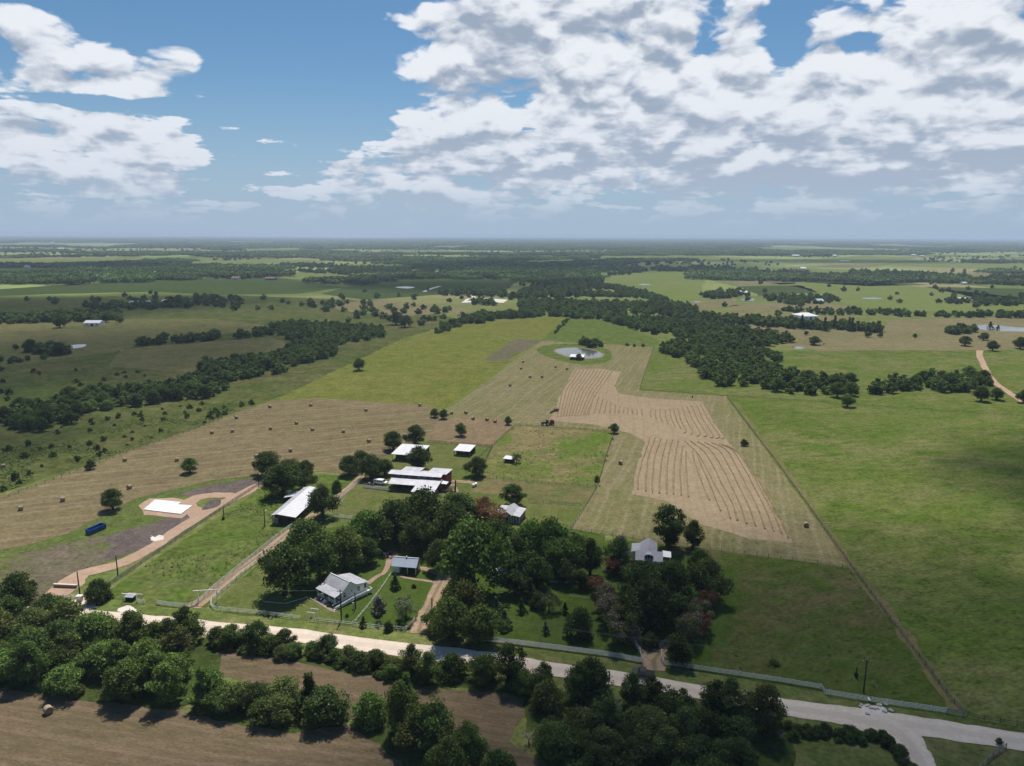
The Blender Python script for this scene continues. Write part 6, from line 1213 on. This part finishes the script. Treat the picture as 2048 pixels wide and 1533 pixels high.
wood([(420, 1290), (500, 1297), (620, 1312), (720, 1332), (800, 1352), (860, 1374), (760, 1360), (640, 1330), (500, 1310), (425, 1302)], 2.6, (2.6, 4.2), ['bush'], [MID, DK, OLV], 'the low hedge', 'low hedge opposite the cottage', (.7, 1.0), 16, .85, cat='bush')
wood([(800, 1334), (900, 1346), (1000, 1360), (1080, 1368), (1110, 1396), (1040, 1394), (960, 1378), (850, 1376), (800, 1364)], 4.3, (6, 9), ['oak', 'bush', 'oak', 'tall'], [DK, MID, MID, OLV], 'the tall road hedge', 'hedge east of the cottage drive', (.85, 1.1), 7, .97)
wood([(1060, 1385), (1140, 1392), (1230, 1404), (1330, 1400), (1420, 1415), (1500, 1440), (1560, 1460), (1560, 1500), (1450, 1470), (1320, 1440), (1180, 1430), (1080, 1420)], 4.8, (6, 9.5), ['oak', 'tall', 'bush', 'thin'], [DK, DK, MID, OLV], 'the forked drive thicket', 'shaded thicket below the forked drive', (.8, 1.1), 8, .9)
wood([(400, 1396), (470, 1395), (560, 1402), (640, 1412), (690, 1430), (670, 1450), (570, 1462), (480, 1446), (410, 1425)], 4.9, (7, 10.5), ['oak', 'oak', 'tall', 'thin', 'bush', 'cedar'], NC, 'the brown field clump', 'middle clump between brown fields', (.7, .95), 9)
wood([(705, 1446), (770, 1428), (830, 1434), (880, 1456), (935, 1496), (985, 1535), (1010, 1580), (960, 1590), (860, 1560), (790, 1500), (730, 1470)], 4.9, (7, 10.5), ['oak', 'oak', 'tall', 'thin', 'bush', 'cedar'], NC, 'the curved track clump', 'clump beside the curved track', (.95, 1.25), 10)
wood([(1060, 1470), (1120, 1444), (1240, 1450), (1360, 1470), (1460, 1490), (1540, 1520), (1560, 1600), (1400, 1640), (1200, 1640), (1120, 1560), (1080, 1510)], 4.7, (5.5, 9.5), ['oak', 'oak', 'tall', 'thin', 'bush'], [DK, DK, MID, OLV], 'the shaded corner wood', 'deep shaded wood below the road', (.62, .98), 11)
wood([(1880, 1480), (1960, 1500), (1990, 1530), (1900, 1540), (1860, 1500)], 5, (2, 3.4), ['bush'], [DK, MID], 'the far verge', 'bushes beyond the side road', (.6, .9), 14, .5, cat='bush')
# woods on the left
LB = [DK, DK, MID]
wood([(5, 845), (30, 818), (120, 800), (240, 786), (330, 772), (395, 755), (430, 750), (450, 775), (445, 795), (380, 800), (300, 812), (180, 826), (140, 850), (60, 868), (10, 862)], 7.6, (7, 11), ['oak'], LB, 'the long shaded wood', 'long western wood', (.75, 1.0), 21)
wood([(392, 742), (420, 728), (480, 722), (560, 712), (600, 694), (660, 692), (682, 704), (672, 716), (590, 732), (570, 746), (480, 762), (440, 768)], 7.8, (7.5, 11.5), ['oak'], LB, 'the yellow pasture wood', 'wood beside the yellow pasture', (.75, 1.0), 22)
wood([(535, 655), (600, 648), (700, 655), (765, 662), (765, 676), (680, 690), (600, 694), (570, 676)], 8.6, (8, 12), ['oak'], LB, 'the square wood', 'square western wood', (.75, 1.0), 23)
wood([(268, 688), (330, 680), (440, 674), (540, 666), (545, 674), (430, 682), (330, 690), (272, 692)], 9, (9, 12), ['oak'], LB, 'the narrow meadow belt', 'narrow belt above the olive meadow', (.75, 1.0), 24, .85)
wood([(-60, 640), (60, 634), (180, 630), (245, 628), (240, 640), (150, 645), (-60, 650)], 10, (10, 13), ['oak'], LB, 'the white barn belt', 'belt by the white barn', (.75, 1.0), 25)
wood([(52, 700), (80, 694), (135, 702), (138, 712), (90, 712), (60, 708)], 9, (10, 14), ['oak'], LB, 'the small pond clump', 'clump by the western pond', (.75, 1.0), 26)
wood([(-60, 724), (40, 722), (95, 713), (98, 718), (40, 730), (-60, 734)], 8, (5, 8), ['bush', 'oak'], LB, 'the thin hedge', 'thin western hedge', (.7, 1.0), 27, .8)
wood([(165, 612), (260, 606), (420, 598), (480, 600), (470, 612), (360, 618), (250, 622), (180, 620)], 14, (10, 14), ['oak'], LB, 'tree sheltering the western farmstead', 'farmstead trees', (.75, 1.0), 28, .6, size_words=False)
wood([(150, 603), (320, 592), (520, 598), (640, 605), (700, 615), (560, 620), (420, 622), (200, 616)], 24, (8, 12), ['oak'], LB, 'scattered tree around the western farmstead', 'scattered farmstead trees', (.8, 1.05), 29, .35, size_words=False)
wood([(600, 612), (700, 604), (900, 618), (940, 640), (860, 655), (760, 650), (640, 640)], 20, (8, 13), ['oak'], LB, 'scattered oak in the hedged pastures north of the yellow field', 'oaks in the hedged pastures', (.8, 1.05), 30, .42, size_words=False)
wood([(880, 652), (930, 636), (945, 640), (905, 662), (870, 668)], 8, (6, 9), ['oak', 'bush'], LB, 'the pasture corner hedge', 'corner hedge', (.75, 1.0), 31, .8)
wood([(700, 700), (860, 668), (870, 670), (720, 706)], 14, (3, 5), ['bush'], LB, 'bush along the upper fence of the yellow pasture', 'fence bushes of the yellow pasture', (.7, 1.0), 32, .45, cat='bush', size_words=False)
wood([(1100, 668), (1132, 640), (1140, 641), (1108, 672)], 6, (3, 5), ['bush'], LB, 'bush in the diagonal hedge beyond the pond', 'diagonal pond hedge', (.8, 1.1), 33, .8, cat='bush', size_words=False)
wood([(1158, 688), (1200, 688), (1206, 694), (1176, 696)], 6, (6, 9), ['oak', 'thin'], [DK, MID], 'the pond bank', 'trees on the far pond bank', (.9, 1.2), 34, .9)
wood([(1240, 690), (1310, 694), (1310, 696), (1240, 693)], 8, (3, 5), ['bush'], LB, 'bush on the fence behind the pond', 'pond fence bushes', (.8, 1.1), 35, .6, cat='bush', size_words=False)
# woods on the right
wood([(925, 640), (960, 632), (1040, 628), (1130, 632), (1240, 636), (1280, 650), (1330, 662), (1320, 672), (1270, 660), (1200, 640), (1100, 634), (1000, 640), (940, 652)], 8.8, (8, 12), ['oak'], [DK, MID], 'the wood behind the pond', 'wood behind the pond fields', (.8, 1.1), 41)
wood([(1240, 636), (1330, 640), (1430, 650), (1500, 664), (1575, 672), (1588, 686), (1510, 698), (1420, 690), (1340, 672), (1290, 655)], 8.8, (7, 11.5), ['oak'], [DK, MID, MID], 'the upper creek wood', 'upper eastern creek wood', (.8, 1.0), 42, .88, ragged=.2)
wood([(1320, 710), (1325, 694), (1380, 686), (1450, 690), (1540, 708), (1566, 722), (1540, 738), (1600, 756), (1690, 762), (1718, 778), (1706, 798), (1600, 790), (1560, 788), (1500, 776), (1440, 772), (1400, 756), (1378, 738), (1372, 722)], 8.0, (7, 11), ['oak'], [DK, MID, MID, OLV], 'the lower creek wood', 'lower eastern creek wood', (.8, 1.05), 43, .84)
wood([(1728, 792), (1745, 776), (1800, 764), (1880, 758), (1950, 756), (1976, 772), (1968, 788), (1880, 790), (1860, 782), (1800, 782), (1780, 794)], 7.8, (7, 11), ['oak'], [DK, MID], 'the ranch road wood', 'rounded wood by the ranch road', (.8, 1.05), 44, .95)
wood([(1380, 634), (1500, 642), (1640, 652), (1770, 662), (1768, 668), (1640, 662), (1500, 652), (1400, 645)], 9.5, (10, 14), ['oak', 'oak', 'cedar'], [DK, MID], 'the hip roof belt', 'straight dark belt', (.8, 1.1), 45)
wood([(1780, 628), (1900, 630), (2100, 632), (2100, 637), (1900, 636), (1780, 634)], 12, (8, 12), ['oak'], LB, 'tree in the hedge on the far side of the straw pasture', 'far straw pasture hedge', (.8, 1.1), 46, .75, size_words=False)
wood([(1560, 622), (1760, 626), (1790, 632), (1620, 632)], 12, (8, 12), ['oak'], LB, 'tree in the orchard rows behind the hip roofed building', 'rows behind the hip roof', (.8, 1.1), 47, .7, size_words=False)
wood([(1894, 664), (1950, 662), (1952, 668), (1900, 670)], 8, (9, 13), ['oak'], LB, 'dark oak in the clump at the west end of the eastern pond', 'clump by the eastern pond', (.8, 1.0), 48, size_words=False)
wood([(1530, 596), (1660, 592), (1680, 606), (1600, 612), (1540, 604)], 12, (8, 12), ['oak'], LB, 'tree round the straw coloured knoll', 'knoll trees', (.8, 1.1), 49, .7, size_words=False)
wood([(1860, 606), (1950, 600), (2100, 604), (2100, 616), (1960, 612)], 13, (9, 13), ['oak'], LB, 'tree round the half hidden eastern house', 'eastern house trees', (.8, 1.1), 50, .7, size_words=False)
wood([(1400, 590), (1480, 582), (1500, 592), (1470, 600), (1410, 598)], 13, (9, 13), ['oak'], LB, 'tree round the white farm by the crop strip', 'crop strip farm trees', (.8, 1.1), 51, .75, size_words=False)
# the darker country beyond
wood([(1030, 628), (1040, 606), (1130, 598), (1160, 580), (1200, 570), (1290, 586), (1340, 606), (1400, 622), (1400, 640), (1320, 640), (1200, 632), (1120, 626)], 10.5, (8, 13), ['oak'], [DK, MID, MID], 'the broad central wood', 'broad central wood', (.8, 1.05), 52, .8, ragged=.36)
wood([(1020, 600), (1060, 575), (1150, 560), (1200, 556), (1210, 566), (1170, 582), (1120, 598)], 14, (10, 15), ['oak'], [DK, MID], 'tree in the upper central wood', 'upper central wood', (.85, 1.15), 53, .85, size_words=False)
wood([(880, 585), (960, 582), (1020, 590), (1020, 596), (940, 592), (880, 592)], 13, (10, 14), ['oak'], LB, 'tree in the belt by the white caliche pad', 'belt by the pad', (.85, 1.1), 54, .8, size_words=False, ragged=.3)
wood([(940, 604), (990, 606), (990, 612), (945, 612)], 11, (9, 13), ['oak'], LB, 'tree in front of the white caliche pad', 'trees before the pad', (.85, 1.1), 55, .7, size_words=False)
for i, pl in enumerate([[(-60, 556), (120, 552), (200, 556), (190, 566), (60, 564), (-60, 566)], [(190, 548), (300, 545), (300, 551), (190, 554)], [(360, 540), (560, 544), (560, 552), (480, 560), (380, 556)], [(560, 530), (820, 540), (820, 550), (700, 552), (560, 542)], [(820, 535), (1000, 525), (1200, 545), (1200, 560), (1000, 560), (840, 555)], [(1210, 548), (1300, 542), (1300, 548), (1220, 552)], [(1380, 535), (1520, 545), (1800, 556), (2100, 566), (2100, 574), (1800, 566), (1620, 556), (1400, 548)], [(1700, 545), (1900, 552), (2100, 552), (2100, 560), (1880, 566), (1720, 558)], [(1300, 540), (1460, 538), (1500, 546), (1340, 550)]]):
    wood(pl, 17, (12, 18), ['dot'], [DK, MID], 'tree in the distant woods', 'distant woods', (.8, 1.1), 60 + i, .8, size_words=False, ragged=.42)
wood([(600, 590), (1000, 570), (1020, 600), (880, 606), (700, 604)], 30, (8, 12), ['dot'], LB, 'scattered tree in the green country north of the hedges', 'scattered northern trees', (.85, 1.1), 75, .22, size_words=False)
wood([(1380, 620), (1500, 640), (2048, 620), (2048, 560), (1500, 556), (1400, 590)], 40, (8, 12), ['dot'], LB, 'scattered tree in the eastern meadows', 'scattered eastern trees', (.85, 1.1), 76, .14, size_words=False)
wood([(-60, 600), (300, 586), (500, 592), (440, 600), (200, 608), (-60, 625)], 34, (7, 11), ['dot'], LB, 'scattered tree in the western meadows', 'scattered western trees', (.85, 1.1), 77, .3, size_words=False)
# shrubs of the scrubby pasture
wood([(-40, 745), (200, 735), (380, 750), (300, 770), (100, 795), (-40, 820)], 17, (3, 6), ['scrub'], LB, 'dark shrub on the scrubby pasture above the long western wood', 'shrubs above the western wood', (.8, 1.2), 81, .55, cat='shrub', keep=True, size_words=False)
wood([(150, 840), (320, 815), (450, 800), (540, 800), (470, 825), (380, 858), (240, 900), (100, 950), (-40, 1000), (-40, 900), (60, 880)], 8.0, (1.6, 4.6), ['scrub'], [MID, DK], 'green shrub on the scrubby slope below the long western wood', 'shrubs below the western wood', (.8, 1.5), 82, .42, cat='shrub', keep=True, size_words=False)
wood([(400, 822), (520, 806), (550, 797), (480, 822), (420, 846)], 5.5, (2.2, 4.4), ['scrub'], [MID, LT], 'bright shrub in the bushy corner of the cut hay field', 'bushes at the corner of the cut field', (.9, 1.6), 83, .5, cat='shrub', keep=True, size_words=False)
wood([(1196, 975), (1228, 868), (1231, 868), (1200, 976)], 4, (.8, 1.6), ['scrub'], [MID, DK], 'weedy tuft along the overgrown paddock fence', 'weeds on the paddock fence', (.8, 1.2), 84, .6, cat='shrub', keep=True, size_words=False)

def hedge_line(px_pts, sp, wr, cols, where, group, seed):
    R = random.Random(seed); pts = catmull([g(*p) for p in px_pts], 6); L = [0.0]
    for i in range(len(pts) - 1): L.append(L[-1] + (pts[i + 1] - pts[i]).length)
    n = int(L[-1] / sp)
    for i in range(n + 1):
        s = i * sp; k = next((j for j in range(len(L) - 1) if L[j + 1] >= s), len(L) - 2); p = pts[k].lerp(pts[k + 1], (s - L[k]) / max(.01, L[k + 1] - L[k])) + Vector((R.uniform(-.9, .9), R.uniform(-.9, .9), 0))
        w = R.uniform(*wr); c = R.choice(cols); q = 'left' if i < n * .33 else 'right' if i > n * .66 else 'middle'
        lb = f"{'large' if w > sum(wr) / 2 else 'small'} {'dark' if c == DK else 'green'} bush in the {q} stretch of {where}"
        T(0, 0, w / depth(p) * FPX, 'bush', lb, tuple(u * R.uniform(.88, 1.12) for u in c), R.uniform(.75, 1.05), group, 'bush', pt=p)
hedge_line([(1552, 1458), (1640, 1466), (1715, 1474), (1765, 1486)], 2.0, (2.6, 4.6), [DK, DK, MID], 'the dark junction hedge', 'hedge below the road junction', 401)
hedge_line([(1765, 1486), (1790, 1505), (1808, 1535), (1825, 1570)], 1.9, (2.6, 4.4), [DK, DK, MID], 'the side road hedge', 'bushes by the side road', 402)
hedge_line([(1590, 1476), (1680, 1484), (1750, 1494)], 2.6, (2.0, 3.4), [DK, MID], 'the grassy edge behind the junction hedge', 'grassy edge bushes', 403)

def build_trees():
    singles = [t for t in TREES if t['cat'] != 'shrub']; shrubs = [t for t in TREES if t['cat'] == 'shrub'][:290]
    singles.sort(key=lambda t: (t['group'] is not None, -t['size'])); things = []; cnt = {'tree': 0, 'bush': 0}
    rest = []
    def seen(t):
        d = t['p'] - Vector((0, 0, CAM_H)); z = d.dot(_f0); x = d.dot(CR) / z * FPX; y = -(d + Vector((0, 0, t['r'] * KINDS[t['k']][2]))).dot(CU) / z * FPX
        return abs(x) < 1024 + t['r'] / z * FPX and y < 766
    for t in singles:
        if cnt[t['cat']] < (300 if t['cat'] == 'tree' else 200) and seen(t) and t['size'] > 9: cnt[t['cat']] += 1; things.append(t)
        else: rest.append(t)
    print('tree things', cnt, 'shrubs', len(shrubs), 'rest', len(rest))
    for t in things + shrubs:
        cr, tr, hh = KINDS[t['k']]; s = t['r']; nm = NAME[t['k']]
        o = empty(nm, t['p'], rnd.uniform(0, 6.28), label=t['label'], cat=t['cat'], group=t['group']) if (t['k'] not in ('dot', 'scrub')) else None
        c = rnd.choice(cr); q = rnd.choice(tr)
        if o is None:
            o = link(nm, c, loc=t['p'], label=t['label'], cat=t['cat'], group=t['group']); o.rotation_euler = (0, 0, rnd.uniform(0, 6.28)); o.color = (*t['col'], 1); o.scale = (s, s * rnd.uniform(.85, 1.15), s * t['hf'])
            if q: link('trunk', q, o)
            continue
        o.scale = (s, s * rnd.uniform(.9, 1.1), s * t['hf'])
        if c: e = link('crown', c, o); e.color = (*t['col'], 1)
        if q: link('trunk', q, o)
    return rest
REST = build_trees()

# the farther woods: one mass, spread over points
def grove_mesh(seed, wx=90, wy=60, n=46):
    R = np.random.default_rng(seed); P = []
    Vs = []; nl = 34
    for i in range(n):
        a = R.uniform(0, 2 * np.pi); q = np.sqrt(R.uniform(0, 1)); c = np.array([wx / 2 * q * np.cos(a), wy / 2 * q * np.sin(a), 0]); r = R.uniform(5, 8.5)
        d = R.normal(size=(nl, 3)); d[:, 2] = np.abs(d[:, 2]) * .9; d /= np.linalg.norm(d, axis=1)[:, None]
        p = c + np.array([0, 0, r * .55]) + d * r * R.uniform(.7, 1.05, (nl, 1)) * np.array([1, 1, .95]); nr = d * .8 + R.normal(size=(nl, 3)) * .4
        u = np.cross(nr, R.normal(size=(nl, 3))); u /= np.linalg.norm(u, axis=1)[:, None]; v = np.cross(nr, u); v /= np.linalg.norm(v, axis=1)[:, None]; s = R.uniform(1.4, 2.6, (nl, 1))
        Vs.append(np.stack([p - u * s, p - v * s, p + u * s, p + v * s], 1).reshape(-1, 3))
    V = np.concatenate(Vs); F = np.arange(len(V)).reshape(-1, 4); me = bpy.data.meshes.new('grove'); me.from_pydata(V.tolist(), [], F.tolist())
    me.attributes.new('tint', 'FLOAT_VECTOR', 'POINT').data.foreach_set('vector', np.repeat(np.stack([R.uniform(0, 1, len(F)), np.zeros(len(F)), np.zeros(len(F))], 1), 4, 0).ravel().astype(np.float32)); me.materials.append(M_wood); return me
def far_woods():
    protos = [(crown_mesh(200 + i, 18, 640, .14, 'round', .05, 1.5, name='woodland_crown'), DK) for i in range(4)] + [(grove_mesh(s), DK) for s in range(4)] + [(crown_mesh(300 + i, 40, 5600, .052, 'round', .02, 1.5, name='woodland_crown'), DK) for i in range(2)]
    objs = []
    for me, c in protos:
        me.materials.clear(); me.materials.append(M_wood)
        o = bpy.data.objects.new('woodland_piece', me); o.color = (*c, 1); objs.append(o)
    pts = []; sc = []; idx = []; rot = []; R = random.Random(5)
    for t in REST:
        pts.append(tuple(t['p'])); sc.append((t['r'], t['r'], t['r'] * t['hf'])); idx.append(8 + R.randrange(2) if t['r'] / depth(t['p']) * FPX > 16 else R.randrange(4)); rot.append(R.uniform(0, 6.28))
    CLEAR = [[(g(*p).x, g(*p).y) for p in pl] for pl in CLEARINGS]
    y = 1500.0
    while y < 30000:
        step = 60 + (y - 1500) * .012; x = -y * .82
        while x < y * .82:
            p = (x + R.uniform(-.5, .5) * step, y + R.uniform(-.5, .5) * step)
            kf = 1 + p[1] / 9000; f = .50 * vnoise(p[0] / 900 / kf, p[1] / 520 / kf, 11) + .50 * vnoise(p[0] / 380 / kf, p[1] / 210 / kf, 12)
            u = p[0] / p[1]; mid_ = math.exp(-((u - .02) / .16) ** 2) * (1 if p[1] < 9000 else .6)
            lim = .535 - .12 * mid_ - (.04 if p[1] > 3500 else 0.0) - (.05 if p[1] > 12000 else 0)
            if f > lim and not any(inside(p, c) for c in CLEAR):
                pts.append((p[0], p[1], 0)); k = R.uniform(.75, 1.25) * step / 62; sc.append((k, k, R.uniform(.75, 1.15) * (1 + (y - 1500) / 26000))); idx.append(4 + R.randrange(4)); rot.append(R.uniform(-.4, .4))
            elif p[1] < 6000 and f > lim - .20 and R.random() < .55 and not any(inside(p, c) for c in CLEAR):
                for _ in range(R.randrange(1, 4)):
                    pts.append((p[0] + R.uniform(-30, 30), p[1] + R.uniform(-30, 30), 0)); k = R.uniform(4, 7); sc.append((k, k, k * R.uniform(.8, 1.1))); idx.append(R.randrange(4)); rot.append(R.uniform(0, 6.28))
            x += step
        y += step * .8
    print('woodland points', len(pts))
    me = bpy.data.meshes.new('distant_woodland'); me.from_pydata(pts, [], [])
    me.attributes.new('size', 'FLOAT_VECTOR', 'POINT').data.foreach_set('vector', np.array(sc, np.float32).ravel())
    me.attributes.new('pick', 'INT', 'POINT').data.foreach_set('value', np.array(idx, np.int32)); me.attributes.new('turn', 'FLOAT', 'POINT').data.foreach_set('value', np.array(rot, np.float32))
    o = link('distant_woodland', me, kind='stuff', label='dark woods and hedgerow trees spread over the country to the horizon'); ng = bpy.data.node_groups.new('spread_trees', 'GeometryNodeTree')
    ng.interface.new_socket('Geometry', in_out='INPUT', socket_type='NodeSocketGeometry'); ng.interface.new_socket('Geometry', in_out='OUTPUT', socket_type='NodeSocketGeometry')
    n = N(ng); gi = n.new('NodeGroupInput'); go = n.new('NodeGroupOutput'); j = n.new('GeometryNodeJoinGeometry')
    infos = []
    for ob in objs:
        q = n.new('GeometryNodeObjectInfo'); q.inputs['Object'].default_value = ob; q.inputs['As Instance'].default_value = True; infos.append(q)
    for q in reversed(infos): ng.links.new(q.outputs['Geometry'], j.inputs[0])
    def attr(nm, ty): a = n.new('GeometryNodeInputNamedAttribute', data_type=ty); a.inputs[0].default_value = nm; return a.outputs[0]
    ip = n.new('GeometryNodeInstanceOnPoints'); ng.links.new(gi.outputs[0], ip.inputs['Points']); ng.links.new(j.outputs[0], ip.inputs['Instance']); ip.inputs['Pick Instance'].default_value = True
    ng.links.new(attr('pick', 'INT'), ip.inputs['Instance Index']); ng.links.new(attr('size', 'FLOAT_VECTOR'), ip.inputs['Scale'])
    cx = n.new('ShaderNodeCombineXYZ'); ng.links.new(attr('turn', 'FLOAT'), cx.inputs[2]); ng.links.new(cx.outputs[0], ip.inputs['Rotation']); ng.links.new(ip.outputs[0], go.inputs[0])
    o.modifiers.new('spread', 'NODES').node_group = ng
def tufts():
    R = random.Random(12); pts = []; sc = []
    areas = [([(200, 1190), (430, 1040), (590, 955), (600, 1040), (405, 1188), (300, 1200)], 500, .5), ([(1035, 856), (1225, 868), (1195, 968), (975, 950)], 350, .45), ([(560, 797), (700, 722), (960, 642), (1130, 638), (1075, 680), (870, 832)], 0, .6), ([(1420, 1115), (1700, 1142), (1910, 1415), (1400, 1330)], 150, .4), ([(1480, 800), (2300, 860), (2300, 1480), (1930, 1400)], 0, .45), ([(0, 900), (460, 806), (470, 822), (250, 900), (0, 990)], 1500, .8), ([(1320, 720), (1500, 770), (2100, 800), (2200, 840), (1460, 790), (1290, 780)], 0, .6)]
    for pl, n, k in areas:
        Q = [(g(*p).x, g(*p).y) for p in pl]; x0, x1 = min(q[0] for q in Q), max(q[0] for q in Q); y0, y1 = min(q[1] for q in Q), max(q[1] for q in Q); c = 0; t = 0
        while c < n and t < n * 12:
            t += 1; p = (R.uniform(x0, x1), R.uniform(y0, y1))
            if inside(p, Q) and vnoise(p[0] / 16, p[1] / 16, 21) > .42: pts.append((p[0], p[1], .03)); a = k * R.uniform(.4, 1.3); sc.append((a, a, a * R.uniform(.5, .9))); c += 1
    me0 = crown_mesh(400, 6, 46, .30, 'dome', 0, .9, name='weed_tuft'); me0.materials.clear(); me0.materials.append(leaf_mat('weed_leaves', (0.125, 0.160, 0.042)))
    ob = bpy.data.objects.new('weed_tuft', me0); me = bpy.data.meshes.new('pasture_weeds'); me.from_pydata(pts, [], []); me.attributes.new('size', 'FLOAT_VECTOR', 'POINT').data.foreach_set('vector', np.array(sc, np.float32).ravel())
    o = link('pasture_weeds', me, kind='stuff', label='low weed tufts sprinkled over the pastures'); ng = bpy.data.node_groups.new('spread_weeds', 'GeometryNodeTree')
    ng.interface.new_socket('Geometry', in_out='INPUT', socket_type='NodeSocketGeometry'); ng.interface.new_socket('Geometry', in_out='OUTPUT', socket_type='NodeSocketGeometry')
    n = N(ng); gi = n.new('NodeGroupInput'); go = n.new('NodeGroupOutput'); q = n.new('GeometryNodeObjectInfo'); q.inputs['Object'].default_value = ob; q.inputs['As Instance'].default_value = True
    ip = n.new('GeometryNodeInstanceOnPoints'); ng.links.new(gi.outputs[0], ip.inputs['Points']); ng.links.new(q.outputs['Geometry'], ip.inputs['Instance'])
    a = n.new('GeometryNodeInputNamedAttribute', data_type='FLOAT_VECTOR'); a.inputs[0].default_value = 'size'; ng.links.new(a.outputs[0], ip.inputs['Scale']); ng.links.new(ip.outputs[0], go.inputs[0]); o.modifiers.new('spread', 'NODES').node_group = ng
tufts()
CLEARINGS = [
    [(-100, 580), (560, 553), (700, 575), (700, 600), (-100, 600)], [(560, 543), (740, 548), (700, 564), (560, 560)], [(700, 600), (760, 560), (1040, 560), (1020, 600)], [(1160, 545), (1400, 538), (1420, 600), (1240, 590)], [(1400, 640), (1400, 560), (2100, 572), (2100, 640)],
    [(1190, 512), (1500, 513), (1500, 518), (1200, 522)], [(1530, 535), (1860, 541), (1860, 549), (1560, 552)], [(1590, 522), (1720, 511), (1850, 513), (1760, 531)], [(-60, 518), (230, 514), (425, 510), (310, 526), (-60, 534)], [(-60, 536), (240, 538), (90, 548), (-60, 548)], [(340, 526), (660, 517), (660, 526), (460, 532)], [(640, 531), (820, 528), (800, 538)], [(330, 520), (470, 508), (400, 527)], [(1000, 524), (1190, 518), (1190, 524), (1060, 532)], [(450, 499), (640, 495), (560, 505)], [(90, 492), (280, 490), (200, 498)], [(1480, 499), (1700, 495), (1600, 505)], [(820, 494), (990, 490), (900, 500)], [(1800, 529), (2100, 526), (2100, 534), (1930, 538)], [(1830, 544), (2100, 549), (2100, 562), (1880, 558)]]
far_woods()
